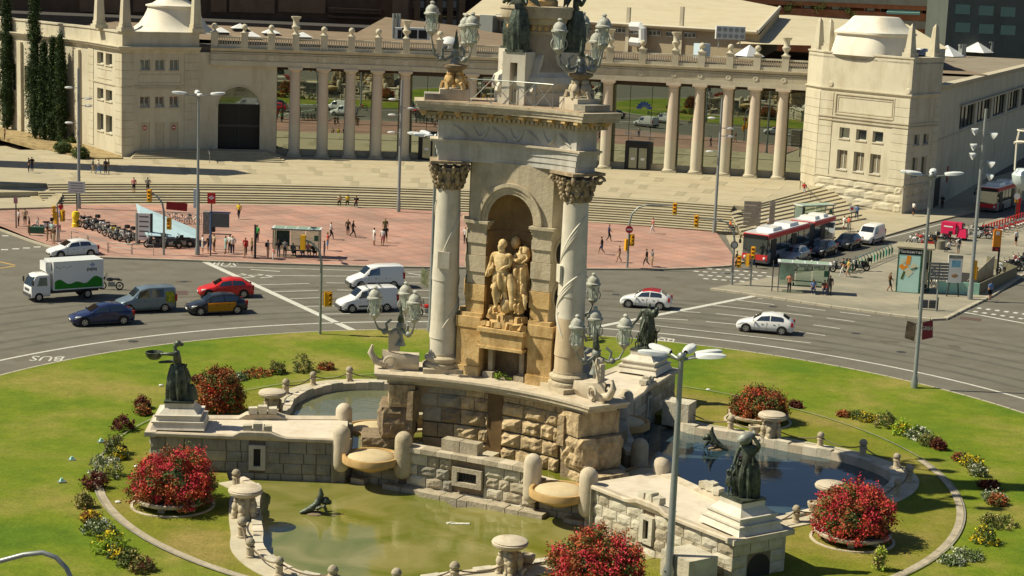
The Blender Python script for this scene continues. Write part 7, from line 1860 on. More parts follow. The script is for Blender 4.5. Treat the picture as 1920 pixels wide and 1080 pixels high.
 b = MB(); b.box((s0[0] + .005, 0, .36), (.04, .95, .14)); b.obj('grille', m_black, c)
 b = MB(); b.box((s0[0] + .03, 0, .45), (.01, .5, .11)); b.obj('number_plate', m_sign, c)
 b = MB(); b.box((st[-1][0] - .01, 0, .55 if kind == 'hatch' else .7), (.02, .5, .11)); b.obj('number_plate', m_sign, c)
 b = MB(); b.box((0, 0, .24), (3.7 * L, 1.72, .12)); b.obj('underbody', m_greyplas, c)
 if dark_bumper:
  b = MB(); b.box((st[0][0] - .05, 0, .40), (.2, 1.45, .26)); b.box((st[-1][0] + .04, 0, .42), (.18, 1.72, .24)); b.obj('bumper', m_greyplas, c)
  for y in (1, -1): b = MB(); b.box((-.1, y * .915, .48), (1.9, .03, .12)); b.obj('side_strip', m_greyplas, c)
 if roof:
  b = MB(); P = []
  for s in (mixs(st[3], st[4], .96), st[5], st[6]): P.append([(s[0], y * s[5] * 1.03, s[4] + .035 - (.05 if abs(y) == 1 else 0)) for y in (-1, -.8, 0, .8, 1)])
  b.grid(P); b.grid(P[::-1]); b.obj('roof', roof, c)
 if door:
  for y in (1, -1):
   b = MB(); P = [[(x, y * .906, z) for x in (.82, -.18, -1.25)] for z in (.28, .60, .92)]; b.grid(P); b.grid(P[::-1]); b.obj('yellow_door', door, c)
 return c
def heading(fx, fy, rx, ry, side=1, off=.85, wb=2.62, z=0.0):
 """near-side wheel contacts in the photo: front (fx, fy), rear (rx, ry); returns centre and rotation"""
 p, q = G(fx, fy, z), G(rx, ry, z); d = (p - q); d.z = 0; d.normalize(); n = Vector((-d.y, d.x, 0))
 if n.y < 0: n = -n
 c = (p + q) / 2 + n * off; return c, atan2(d.y, d.x)
def park(c, pose): c.location = (pose[0].x, pose[0].y, pose[0].z); c.rotation_euler = (0, 0, pose[1])
hw = [(3, .45, 4, .98), (5, .02, 5, .98)]; hw = [(3, .5, 4, .95), (5, .05, 6, .30)]
park(make_car('hatch', m_wpaint, 'white five door hatchback behind the box lorry at the far left', hw), heading(116, 485, 168, 482))
park(make_car('hatch', m_navy, 'dark navy blue family car nearest the lawn on the left', hw, L=1.04), heading(160, 613, 231, 609))
park(make_car('hatch', m_red, 'bright red hatchback beside the black and yellow taxi', hw), heading(391, 560, 459, 559))
park(make_car('hatch', m_blackp, 'black taxi with yellow doors driving left', hw, door=m_yelp, L=1.04, cat='taxi'), heading(378, 592, 443, 589))
t_ = bpy.data.objects['car.003'] if 'car.003' in bpy.data.objects else None
park(make_car('hatch', m_wpaint, 'white small car with a red roof behind the right column', hw, roof=m_red, L=.94), heading(1177, 577, 1238, 582))
park(make_car('hatch', m_wpaint, 'white compact hatchback alone on the right of the roundabout', hw), heading(1398, 623, 1466, 629))
park(make_car('van', m_wpaint, 'white panel van, the farther of the two left of the monument', [(3, .62, 4, .98)], dark_bumper=True, L=1.03, cat='van'), heading(674, 543, 741, 541))
park(make_car('van', m_wpaint, 'white panel van with roof bars, the nearer of two left of the monument', [(3, .62, 4, .98)], dark_bumper=True, L=1.03, cat='van'), heading(655, 587, 730, 584))
park(make_car('van', m_bluegrey, 'blue grey passenger van with green and yellow rear wing behind the navy car', [(3, .62, 4, .98), (5, .10, 5, .62)], dark_bumper=False, L=.98, cat='van'), heading(245, 588, 308, 585))
vs_ = [o for o in bpy.data.objects if o.get('category') == 'van']
b = MB()
for o in vs_:
 if 'nearer' in o['label']:
  for x in (.2, -.9):
   b = MB(); b.tube([(x, -.7, 1.83), (x, -.7, 1.98), (x, .7, 1.98), (x, .7, 1.83)], .03, 5); q = b.obj('roof_bar', m_iron, None); q.parent = o
 if 'blue grey' in o['label']:
  for y in (1, -1):
   b = MB(); P = [[(x, y * w_, z) for x in (-1.35, -1.7, -2.0)] for w_, z in ((.905, .5), (.905, .95), (.90, 1.1), (.80, 1.5))]; b.grid(P); b.grid(P[::-1]); q = b.obj('yellow_green_decal', M('decal_yellow_green', (.35, .38, .03), .4, .6, 3, tint=(.7, .6, .05)), None); q.parent = o
LV = (G(1500, 478, 0) - G(1640, 436, 0)); LV.normalize(); LH = atan2(LV.y, LV.x)
for c, (px, py) in ((make_car('hatch', m_silver, 'silver grey car at the head of the queue beside the red bus', hw), (1489, 490)), (make_car('hatch', m_blackp, 'black car behind the silver one in the queue', hw, L=1.05), (1540, 478)), (make_car('hatch', m_blackp, 'black off-road car in front of the white van in the queue', hw, L=1.05), (1588, 465)), (make_car('van', m_wpaint, 'white delivery van at the end of the queue beside the bus', [(3, .62, 4, .98)], dark_bumper=True, cat='van'), (1630, 455)), (make_car('hatch', m_bluegrey, 'dark green grey car in the shadow beside the far bus', hw), (1868, 393))):
 p = G(px, py, 0); c.location = p; c.rotation_euler = (0, 0, LH)
tr = thing('box_lorry', 'white box lorry with green hill pattern and fridge unit on the left', 'lorry')
b = MB(); st = [(3.15, .35, .7, .85, 1.1, .80), (3.1, .35, 1.1, .95, 1.25, .88), (2.7, .35, 1.25, .97, 2.1, .85), (2.4, .4, 1.25, .97, 2.18, .86), (1.45, .4, 1.25, .97, 2.18, .86)]
cabb = car_body(st, m_wpaint, 'cab', tr)
b = MB(); P = [[(2.85 - .0 + .30 * (1 - u) - .02 + .02, y * (.80), 1.28 + .78 * u) for y in (-1, 0, 1)] for u in (0, 1)]; P = [[(3.12 - .40 * u + .02, y * (.84 - .06 * u), 1.30 + .72 * u) for y in (-1, 0, 1)] for u in (0, 1)]; b.grid(P); b.grid(P[::-1]); b.obj('windscreen', m_carglass, tr)
for y in (1, -1):
 b = MB(); P = [[(x, y * w_, z) for x in (2.6 - (.25 if z > 1.5 else 0), 1.7)] for w_, z in ((.965, 1.28), (.89, 1.95))]; b.grid(P); b.grid(P[::-1]); b.obj('side_window', m_carglass, tr)
 b = MB(); b.box((3.05, y * 1.15, 1.6), (.1, .2, .4)); b.obj('door_mirror', m_black, tr)
 b = MB(); b.box((3.13, y * .7, .75), (.06, .25, .18)); b.obj('headlight', m_head, tr)
b = MB(); b.box((3.17, 0, .55), (.1, 1.7, .25)); b.box((3.16, 0, .95), (.04, 1.0, .2)); b.obj('bumper', m_greyplas, tr)
b = MB(); b.box((-1.05, 0, 2.02), (4.5, 2.15, 2.3)); bx_ = b.obj('cargo_box', m_wpaint, tr)
for z in (.9, 3.16): b = MB(); b.box((-1.05, 0, z), (4.54, 2.2, .06)); b.obj('edge_trim', m_lamphead, bx_)
b = MB(); b.box((1.5, 0, 2.75), (.5, 1.4, .75)); b.obj('fridge_unit', m_wpaint, tr)
for y in (1, -1):
 b = MB(); n = 24; pts_ = [(1.1 - 4.3 * i / n, y * 1.082, 1.42 + .14 * sin(i * .7) + .16 * sin(i * .31 + 1) + .008 * i * (1 if y else 1)) for i in range(n + 1)]
 lo = [(p[0], p[1], .96) for p in pts_]; b.grid([lo, pts_]); b.grid([pts_, lo]); b.obj('green_hills', M('leaf_green_print', (.05, .38, .04), .5, .1, 3), bx_)
 b = MB(); 
 for i in range(6): a_ = i * 1.05; b.box((-2.3 + .12 * cos(a_), y * 1.085, 2.80 + .10 * sin(a_)), (.2, .006, .05), 0, 1, Matrix.Rotation(a_, 4, 'Y'))
 b.obj('blue_emblem', M('print_blue', (.10, .2, .45), .5, 0), bx_)['kind'] = 'stuff'
b = MB(); [b.box((-2.62 + .13 * i, 1.086, 2.4 + (.03 if i % 3 else 0)), (.09, .006, .2 if i % 3 else .28)) for i in range(7)]; [b.box((.9 - .3 * i, 1.086, 2.75 - .1 * (i % 2)), (.2, .006, .04)) for i in range(5)]; b.obj('blurred_print', m_signb, bx_)['kind'] = 'stuff'
b = MB(); b.box((-.3, 0, .62), (5.6, .9, .2)); b.box((-3.2, 0, .75), (.25, 2.0, .12)); b.obj('chassis', m_greyplas, tr)
for x, r in ((2.45, .38), (-1.9, .40)):
 for y in (1, -1):
  b = MB(); R3 = Matrix.Rotation(pi / 2, 3, 'X'); b.lathe((0, 0, 0), [(r * .6, -.13), (r, -.12), (r, .12), (r * .6, .13), (.001, .10)], 18); b.v = [tuple(R3 @ Vector(v) + Vector((x, y * .87, r))) for v in b.v]; w = b.obj('wheel', m_rubber, tr, 40)
  b = MB(); v = [(x + r * .55 * cos(i * pi / 8), y * 1.005, r + r * .55 * sin(i * pi / 8)) for i in range(16)]; b.add(v, [tuple(range(16)) if y < 0 else tuple(range(15, -1, -1))]); b.obj('rim', m_rim, w)
c_, h_ = heading(92, 566, 160, 561, off=1.0); tr.location = c_; tr.rotation_euler = (0, 0, h_); tr.scale = (.86, .9, .93)
def bus(label, segs, pos, h):
 t_ = thing('articulated_bus', label, 'bus')
 x = 0
 for si, L in enumerate(segs):
  cx_ = x - L / 2
  b = MB(); b.box((cx_, 0, .75), (L, 2.5, .95)); lo_ = b.obj('lower_body', m_silver, t_)
  b = MB(); b.box((cx_, 0, 1.85), (L - .02, 2.46, 1.3)); b.obj('window_band', m_carglass, t_)
  b = MB(); b.box((cx_, 0, 2.68), (L, 2.5, .38)); b.obj('red_cantrail', m_redmatte, t_)
  b = MB(); b.box((cx_, 0, 2.93), (L - .25, 2.25, .12)); rf_ = b.obj('roof', m_wpaint, t_)
  n = int(L / 1.45)
  for i in range(1, n):
   for y in (1, -1): b = MB(); b.box((x - L * i / n, y * 1.235, 1.85), (.12, .02, 1.3)); b.obj('window_post', m_black, t_)
  for q in range(2): b = MB(); b.box((x - L * (.3 + .4 * q), 0, 3.12), (L * .22, 1.7, .28), 0, .9); b.obj('roof_unit', m_wpaint, rf_)
  for wx in ((-2.4, -L + 1.2) if si == 0 else (-L + 3.0,)):
   for y in (1, -1):
    b = MB(); R3 = Matrix.Rotation(pi / 2, 3, 'X'); b.lathe((0, 0, 0), [(.3, -.13), (.48, -.12), (.48, .12), (.3, .13), (.001, .10)], 18); b.v = [tuple(R3 @ Vector(v) + Vector((x + wx, y * 1.14, .48))) for v in b.v]; w = b.obj('wheel', m_rubber, t_, 40)
  for dx in ((-1.3, -6.2) if si == 0 else (-2.2,)):
   b = MB(); b.box((x + dx, 1.262, 1.35), (1.2, .02, 2.1)); b.obj('door', m_black, t_)
  x -= L
  if si < len(segs) - 1:
   for q in range(6): b = MB(); b.box((x - .1 - .22 * q, 0, 1.65), (.16, 2.38, 2.3)); b.obj('bellows', m_greyplas, t_)
   x -= 1.3
 b = MB(); b.box((.03, 0, 1.75), (.06, 2.3, 1.45)); b.obj('windscreen', m_carglass, t_)
 b = MB(); b.box((.05, 0, .78), (.1, 2.46, .5)); b.obj('red_front', m_redmatte, t_)
 b = MB(); b.box((.05, 0, 2.62), (.1, 2.2, .36)); b.obj('destination_display', m_black, t_)
 for y in (1, -1):
  b = MB(); b.ball((.1, y * .95, .72), .14, 8, sx=.5); b.obj('headlight', m_head, t_)
  b = MB(); b.tube([(.0, y * 1.2, 2.7), (.3, y * 1.38, 2.6), (.3, y * 1.4, 2.2)], .05, 5); b.box((.3, y * 1.4, 2.1), (.12, .2, .35)); b.obj('mirror', m_black, t_)
 b = MB(); b.box((.08, 0, .42), (.1, 2.3, .2)); b.obj('bumper', m_greyplas, t_)
 t_.location = pos; t_.rotation_euler = (0, 0, h)
p = G(1437, 501, 0) ; nL = Vector((-LV.y, LV.x, 0)); nL = nL if nL.y > 0 else -nL
bd = (G(1437, 501, 0) - G(1562, 461, 0)).normalized(); bh = atan2(bd.y, bd.x); nb = Vector((-bd.y, bd.x, 0)); nb = nb if nb.y > 0 else -nb
bus('red and grey articulated city bus with white roof beside the red paving', (10.2, 5.6), tuple(p + nb * 1.27 - bd * .2), bh)
p = G(1858, 399, 0); bus('city bus standing in deep shadow by the side wall of the palace', (10.2,), tuple(p + nb * .6), LH)
pk = thing('delivery_tricycle', 'bright pink delivery tricycle with a cargo box parked on the island', 'tricycle')
m_pinkp = M('bright_pink', (.62, .02, .09), .4, 0, coat=.3)
b = MB(); b.box((-.6, 0, 1.15), (1.5, 1.25, 1.2)); b.obj('cargo_box', m_pinkp, pk); b = MB(); b.box((-.6, -.635, 1.35), (.9, .01, .12)); b.obj('white_print', m_sign, pk)
b = MB(); b.box((.75, 0, .75), (1.0, 1.0, .9), 0, .8); b.box((.5, 0, 1.5), (.5, .9, .6), 0, .8); b.obj('cab', m_pinkp, pk)
b = MB(); b.box((.80, 0, 1.5), (.1, .8, .45)); b.obj('windscreen', m_carglass, pk)
for x, y in ((1.0, 0), (-.8, .6), (-.8, -.6)):
 b = MB(); R3 = Matrix.Rotation(pi / 2, 3, 'X'); b.lathe((0, 0, 0), [(.15, -.07), (.27, -.06), (.27, .06), (.15, .07)], 14); b.v = [tuple(R3 @ Vector(v) + Vector((x, y, .27))) for v in b.v]; b.obj('wheel', m_rubber, pk, 40)
pk.location = G(1790, 449, .15); pk.rotation_euler = (0, 0, -.5)
def moto(paint, label, scooter=False):
 t_ = thing('motorbike', label, 'motorbike')
 for x in (.68, -.62):
  b = MB(); pts_ = [(x + .27 * cos(i * pi / 9), 0, .31 + .27 * sin(i * pi / 9)) for i in range(19)]; b.tube(pts_, .055 if not scooter else .07, 6, False); w = b.obj('wheel', m_rubber, t_, 50)
  b = MB(); b.tube([(x, -.04, .31), (x, .04, .31)], .13, 8); b.obj('hub', m_rim, w)
 b = MB(); b.tube([(.68, .07, .31), (.42, .07, .98)], .03, 5); b.tube([(.68, -.07, .31), (.42, -.07, .98)], .03, 5); b.obj('fork', m_galv, t_)['kind'] = 'stuff'
 b = MB(); b.box((0, 0, .42), (.5, .28, .32)); b.tube([(-.2, -.16, .28), (-.75, -.18, .42)], .05, 6); b.obj('engine', m_galv, t_)
 if scooter: b = MB(); b.box((.40, 0, .68), (.12, .42, .62), 0, .7); b.box((-.45, 0, .58), (.75, .34, .36), 0, .85); b.box((.05, 0, .30), (.6, .32, .08)); b.obj('bodywork', paint, t_)
 else: b = MB(); b.ball((.12, 0, .80), .22, 9, sx=1.35, sy=.8, sz=.75); b.box((-.62, 0, .78), (.35, .18, .10)); b.box((.52, 0, .92), (.16, .2, .22), 0, .7); b.obj('bodywork', paint, t_, 40)
 b = MB(); b.box((-.32, 0, .84), (.66, .26, .11), 0, .85); b.obj('seat', m_black, t_)
 b = MB(); b.tube([(.32, .36, 1.04), (.42, .12, 1.02), (.42, -.12, 1.02), (.32, -.36, 1.04)], .022, 5); b.obj('handlebar', m_iron, t_)
 for y in (.3, -.3): b = MB(); b.tube([(.36, y, 1.04), (.40, y * 1.15, 1.2)], .01, 4); b.ball((.40, y * 1.15, 1.22), .05, 6); b.obj('mirror', m_iron, t_)
 b = MB(); b.ball((.60, 0, .92), .09, 8); b.obj('headlight', m_head, t_)
 if scooter: b = MB(); b.box((-.85, 0, 1.05), (.36, .38, .3), 0, .9); b.obj('top_box', m_black, t_)
 return t_
m_motoy = M('moto_yellow', (.6, .45, .02), .3, 0, coat=.4)
PR = {}
def mk(key, paint, sc): PR[key] = Proto(moto(paint, 'motorbike', sc))
mk('black', m_blackp, False); mk('yellow', m_motoy, False); mk('white', m_wpaint, False); mk('sblack', m_blackp, True); mk('swhite', m_wpaint, True); mk('red', m_red, False); mk('sred', m_red, True); mk('orange', m_orange, True)
def moto_at(px, py, key, deg, label, z='p', grp=None):
 P = GP(px, py) if z == 'p' else G(px, py, .15 if z == 'i' else 0.0); PR[key].put(tuple(P), radians(deg), label, grp)
row = [(160, 424, 'black'), (171, 428, 'sblack'), (184, 431, 'black'), (196, 435, 'white'), (207, 441, 'black'), (216, 445, 'yellow'), (226, 448, 'sblack'), (236, 451, 'swhite'), (250, 456, 'sblack')]
dsc = {'black': 'black motorbike', 'sblack': 'black scooter with a top box', 'white': 'silver white motorbike', 'yellow': 'yellow motorbike', 'swhite': 'white scooter', 'red': 'red motorbike', 'sred': 'red scooter', 'orange': 'orange scooter'}
for i, (x, y, k) in enumerate(row): moto_at(x, y, k, 232 + (i * 7) % 12, '%s, %s from the yellow post in the diagonal row' % (dsc[k], ORD[i]), grp='motorbikes parked in a row at the left')
for i, (x, y, k, d) in enumerate([(80, 433, 'swhite', 200), (289, 463, 'sblack', 215), (322, 466, 'sblack', 190), (343, 464, 'black', 200)]): moto_at(x, y, k, d, ['white scooter standing alone near the far left kerb', 'black scooter beside the metro sign board', 'black scooter in front of the pale blue canopy', 'black motorbike right of the pale blue canopy front'][i])
moto_at(209, 543, 'black', 185, 'dark motorbike just behind the box lorry', 'r'); moto_at(803, 594, 'red', 182, 'red motorbike half hidden behind the tall lamp post', 'r')
moto_at(1502, 507, 'swhite', 205, 'white scooter waiting behind the right bus shelter, left one', 'r'); moto_at(1530, 509, 'white', 205, 'white motorbike waiting behind the right bus shelter, right one', 'r')
moto_at(1574, 510, 'sblack', 200, 'black scooter left of the two women on the island', 'i'); moto_at(1612, 508, 'sblack', 190, 'black scooter parked right of the two women on the island', 'i')
for i, (x, y, k) in enumerate([(1716, 462, 'white'), (1728, 458, 'red'), (1742, 456, 'orange'), (1735, 466, 'sred'), (1752, 460, 'black'), (1765, 454, 'sblack'), (1775, 461, 'black'), (1822, 446, 'swhite'), (1832, 441, 'black'), (1842, 447, 'white'), (1850, 440, 'black')]): moto_at(x, y, k, 150 + i * 9 % 40, '%s, %s from the left in the group behind the kiosk' % (dsc[k], ORD[i]), 'i', 'motorbikes behind the kiosk')
for i, (x, y, k) in enumerate([(1882, 512, 'swhite'), (1892, 509, 'black'), (1901, 508, 'sblack'), (1912, 506, 'white'), (1919, 500, 'black'), (1908, 498, 'sred')]): moto_at(x, y, k, 210, '%s, %s from the left behind the metro stair' % (dsc[k], ORD[i]), 'i', 'motorbikes at the right edge')
def bicycle(paint, label):
 t_ = thing('bicycle', label, 'bicycle')
 for x in (.5, -.5):
  b = MB(); b.tube([(x + .31 * cos(i * pi / 9), 0, .33 + .31 * sin(i * pi / 9)) for i in range(19)], .022, 5, False); w = b.obj('wheel', m_rubber, t_, 50)
  b = MB(); b.box((x + (.05 if x > 0 else -.05), 0, .50), (.5, .05, .1), 0, .6); b.obj('mudguard', m_sign, w)
 b = MB(); b.tube([(.5, 0, .33), (.38, 0, .95)], .03, 5); b.tube([(.40, 0, .75), (0, 0, .35), (-.15, 0, .8)], .04, 5); b.tube([(-.5, 0, .33), (-.1, 0, .35)], .025, 5); b.tube([(-.5, 0, .33), (-.13, 0, .7)], .02, 5); b.obj('frame', paint, t_)['kind'] = 'stuff'
 b = MB(); b.box((-.17, 0, .85), (.25, .15, .06)); b.obj('saddle', m_black, t_)
 b = MB(); b.tube([(.3, .25, 1.0), (.4, 0, 1.0), (.3, -.25, 1.0)], .02, 5); b.box((.52, 0, .92), (.22, .3, .16)); b.obj('handlebar', m_galv, t_)
 return t_
BK = Proto(bicycle(m_red, 'bicycle')); BKd = Proto(bicycle(m_galv, 'bicycle'))
def stand():
 t_ = thing('bike_dock', 'dock', 'bike dock'); b = MB(); b.box((0, 0, .45), (.10, .55, .9), 0, .85); b.obj('dock_post', m_redmatte, t_); b = MB(); b.box((0, 0, .97), (.12, .6, .14)); b.obj('dock_head', m_redmatte, t_); return t_
SD = Proto(stand())
for i in range(16):
 x, y = 1842 + i * 5.2, 441 - i * 1.75
 SD.put(tuple(G(x, y, .15)), radians(-25), ORD[i] + ' red bike dock from the left on the street edge of the island', 'red bike docks')
 if i % 2 == 0 or i > 9: BK.put(tuple(G(x + 5, y + 4.5, .15)), radians(-38), 'red and white hire bike at the ' + ORD[i] + ' dock from the left', 'hire bikes in the red docks')
b = MB(); p = G(1907, 408, .15); b.box(p + Vector((0, 0, 1.15)), (.45, .3, 2.3)); tt = thing('hire_totem', 'tall bright red bike hire totem above the row of docks', 'totem', tuple(p)); q = b.obj('totem_body', m_redmatte, tt)
for i, (x, y) in enumerate([(1738, 533), (1746, 528), (1752, 535), (1744, 540), (1757, 524)]): BKd.put(tuple(G(x, y, .15)), radians(70 + 12 * i), ORD[i] + ' grey bicycle in the cluster right of the kiosk', 'bicycles beside the kiosk')
for i, (x, y) in enumerate([(320, 418), (345, 420), (360, 421)]): BKd.put(tuple(GP(x, y)), radians(15 * i), ORD[i] + ' bicycle from the left in the rack behind the pale blue canopy', 'bicycles behind the canopy')
BKd.put(tuple(G(1370, 441, .3)), 0, 'bicycle ridden past the foot of the stairs by the man in orange', None); person(1370, 441, 'sit', 0, OR, K_, 'man in an orange shirt riding a bicycle at the foot of the stairs', P=G(1370, 441, .3) + Vector((-.1, 0, .35)))
rk = thing('curved_bike_rack', 'long green tubular bike rack between the scooter and the kiosk', 'bike rack', tuple(G(1620, 495, .15)))
P0_, P1_ = G(1592, 512, .15), G(1672, 478, .15); n = 15
for i in range(n):
 q = P0_.lerp(P1_, i / (n - 1)); d = (P1_ - P0_).normalized(); s = Vector((-d.y, d.x, 0))
 b = MB(); b.tube([q, q + Vector((0, 0, .7)), q + s * .25 + Vector((0, 0, 1.05)), q + s * .5 + Vector((0, 0, .8))], .045, 5); b.box(q + Vector((0, 0, .45)), (.12, .3, .5)); b.obj('rack_hoop', m_green if i % 4 else M('turquoise_paint', (.02, .28, .2), .4, 0), rk)
b = MB(); b.tube([P0_ + Vector((0, 0, 1.1)), P1_ + Vector((0, 0, 1.1))], .05, 6); b.obj('top_rail', m_galv, rk)
def pole_top(px, py, base): return hgt(py, base)
def cluster_lamp(bx, by, ty, label, n=4, rot=0.3, z=.15, r=.14, R_=1.5, tilt=.0, heads=None, grp='street lamps with a ring of grey heads'):
 P = G(bx, by, z) if z != 'p' else GP(bx, by); H = hgt(ty, P)
 t_ = thing('street_lamp', label, 'street lamp', tuple(P), grp)
 b = MB(); b.lathe((P.x, P.y, 0), [(r * 1.6, P.z), (r * 1.6, P.z + .5), (r, P.z + .8), (r * .62, H)], 14); b.obj('pole', m_galv, t_, 40)
 for i in range(n):
  a_ = rot + (heads[i] if heads else 2 * pi * i / n); d = Vector((cos(a_), sin(a_), 0)); T_ = Vector((P.x, P.y, H))
  b = MB(); b.tube([T_ + Vector((0, 0, -.1)), T_ + d * .5 + Vector((0, 0, .06)), T_ + d * (R_ - .5) + Vector((0, 0, .1))], .05, 6); ar = b.obj('arm', m_galv, t_)
  b = MB(); M4 = Matrix.Rotation(a_, 4, 'Z') @ Matrix.Rotation(-.08, 4, 'Y'); rows = []
  for u, w_, h_ in ((-.5, .10, .10), (-.4, .2, .15), (0, .24, .17), (.35, .2, .13), (.5, .08, .05)): rows.append([M4 @ Vector((u * 1.25 + R_ - .1, y * w_, .1 + z_ * h_)) + T_ for y, z_ in ((-1, -.5), (-.8, .5), (0, .9), (.8, .5), (1, -.5), (0, -.8), (-1, -.5))])
  b.grid(rows); b.obj('lamp_head', m_lamphead, t_, 50)
 b = MB(); b.ball((P.x, P.y, H + .08), .2, 8); b.obj('hub', m_galv, t_, 50)
 return t_, P, H
cluster_lamp(370, 478, 180, 'tall lamp post with four heads left of the waiting crowd', 4, .25, 'p', R_=1.75)
cluster_lamp(1253, 1090, 672, 'nearest lamp post with five grey heads crossing the front right arm', 5, .2, .1, r=.17, R_=1.35, heads=[0.15, 1.0, 2.1, 3.0, 5.9])
lt, LP, LH_ = cluster_lamp(1714, 727, 331, 'tall lamp post with two maroon banners on the right edge of the lawn', 4, .1, .1, R_=1.55, heads=[0, 1.2, 3.1, 3.5])
l2, LP2, LH2 = cluster_lamp(806, 622, 258, 'tall lamp post with orange banners left of the monument', 4, .2, .1, R_=1.5, heads=[3.0, 2.0, 4.2, 3.6])
def banner(par, P, z0, z1, side, mat, txt=None, px=.6, tilt=.18):
 d = Vector((side, 0, 0))
 b = MB(); q = [P + d * .2 + Vector((0, 0, z1)), P + d * (.2 + px) + Vector((0, 0, z1 + tilt)), P + d * (.28 + px) + Vector((0, 0, z0 + tilt)), P + d * .24 + Vector((0, 0, z0))]
 b.add(q + [v + Vector((0, .02, 0)) for v in q], [(0, 1, 2, 3), (7, 6, 5, 4), (0, 4, 5, 1), (2, 6, 7, 3)]); o = b.obj('banner', mat, par)
 b = MB(); b.tube([P + Vector((0, 0, z1)), q[1]], .02, 4); b.obj('bracket', m_iron, o)
 if txt: text(txt, .34, m_sign, o, P + d * (.55 if side > 0 else .5) + Vector((0, -.03, z1 - .45)), (pi / 2, 0, 0), 'lettering', .003)
zb0, zb1 = hgt(640, LP), hgt(608, LP); P_ = Vector((LP.x, LP.y, 0))
banner(lt, P_, zb0, zb1, -1, M('maroon_photo_banner', (.16, .04, .04), .7, .7, 3, tint=(.3, .2, .15))); banner(lt, P_, zb0 + .1, zb1 + .1, 1, M('maroon_banner', (.24, .03, .05), .7, 0), 'GREC', .65)
zb0, zb1 = hgt(540, LP2), hgt(510, LP2); P_ = Vector((LP2.x, LP2.y, 0))
banner(l2, P_, zb0, zb1, -1, M('cream_orange_banner', (.62, .45, .2), .7, .4, 3, tint=(.8, .7, .5)), None, .5, .35); banner(l2, P_, zb0 - .2, zb1 - .2, 1, M('orange_banner', (.65, .3, .1), .7, .5, 3, tint=(.8, .65, .5)), None, .35, .2)
def side_lamp(bx, by, ty, label, offs_, z='p', r=.16, flood=False):
 P = G(bx, by, z) if z != 'p' else GP(bx, by); H = hgt(ty, P)
 t_ = thing('side_lamp_post', label, 'lamp post', tuple(P), 'straight posts with side luminaires')
 b = MB(); b.lathe((P.x, P.y, 0), [(r * 1.3, P.z), (r * 1.3, P.z + 1), (r, P.z + 1.2), (r * .75, H)], 12); b.obj('pole', m_galv, t_, 40)
 for (y_, s) in offs_:
  zz = hgt(y_, P); a_ = (0 if s > 0 else pi) ; d = Vector((s * 1.0, 0, 0)); T_ = Vector((P.x, P.y, zz))
  b = MB(); b.tube([T_, T_ + d * .5], .04, 5); b.obj('bracket', m_galv, t_)
  b = MB()
  if flood: b.lathe((0, 0, 0), [(.08, -.3), (.32, .15), (.34, .2), (.01, .12)], 10); M3 = Euler((0, s * 2.1, 0)).to_matrix(); b.v = [tuple(M3 @ Vector(v) + T_ + d * .75) for v in b.v]
  else: b.ball(T_ + d * .95, .42, 10, sx=1, sy=.5, sz=.3)
  b.obj('lamp_head', m_lamphead, t_, 50)
side_lamp(148, 391, 128, 'straight lamp post rising from the steps at the far left', [(165, -1), (184, 1), (231, -1), (198, 1)])
side_lamp(747, 397, 150, 'straight lamp post on the steps just left of the monument', [(187, -1), (202, 1), (216, -1), (249, -1)])
side_lamp(1339, 436, 185, 'straight lamp post on the steps right of the monument', [(222, -1), (240, 1), (255, 1), (285, -1)])
side_lamp(1818, 561, 204, 'tall floodlight mast on the island at the right', [(246, -1), (252, 1), (275, -1), (292, -1), (306, 1), (330, 1)], .15, .17, True)
def signal_head(par, c, face, n=3, mat=None):
 d = Vector((cos(face), sin(face), 0)); s = Vector((-sin(face), cos(face), 0))
 b = MB(); b.box(c, (.26, .34, .34 * n), face); h = b.obj('signal_head', m_sigyel, par)
 for i in range(n):
  q = c + d * .13 + Vector((0, 0, (n - 1) * .16 - i * .32)); b = MB(); v = [q + d * .012 + s * (.10 * cos(k * pi / 5)) + Vector((0, 0, .10 * sin(k * pi / 5))) for k in range(10)]
  b.add(v, [tuple(range(10))]); b.obj('lens', [M('red_lens', (.12, .01, .01), .3, 0), M('amber_lens', (.2, .08, .01), .3, 0), M('green_lens', (.01, .10, .05), .3, 0)][i % 3], h)
  b = MB(); b.tube([q + s * .11 + Vector((0, 0, .03)), q + s * .08 + Vector((0, 0, .11)), q + Vector((0, 0, .13)), q - s * .08 + Vector((0, 0, .11)), q - s * .11 + Vector((0, 0, .03))], .015, 4); b.v = [tuple(Vector(v) + d * .09) for v in b.v]; b.box(q + d * .06 + Vector((0, 0, .12)), (.16, .2, .02), face); b.obj('visor', m_sigyel, h)
def signal(bx, by, label, ty=None, arm=None, heads=(), z=.15, r=.07, extra=None):
 P = G(bx, by, z) if z != 'p' else GP(bx, by); H = hgt(ty, P) if ty else P.z + 3
 t_ = thing('traffic_signal', label, 'traffic light', tuple(P))
 b = MB()
 if arm is None: b.lathe((P.x, P.y, 0), [(r * 1.3, P.z), (r, P.z + .5), (r, H)], 10)
 else:
  L, dr = arm; d = Vector((dr, 0, 0)); Q = Vector((P.x, P.y, 0)); b.tube([Q + Vector((0, 0, P.z)), Q + Vector((0, 0, H - 1.7)), Q + d * .15 + Vector((0, 0, H - .9)), Q + d * .7 + Vector((0, 0, H - .25)), Q + d * 1.5 + Vector((0, 0, H)), Q + d * L + Vector((0, 0, H + .05))], [r * 1.5, r * 1.3, r * 1.2, r, r * .9, r * .7], 8)
 b.obj('pole', m_galv, t_, 50)
 for (hy, dx, face) in heads:
  c = Vector((P.x + dx, P.y, hgt(hy, (P.x, P.y)))); signal_head(t_, c, radians(face))
 return t_, P, H
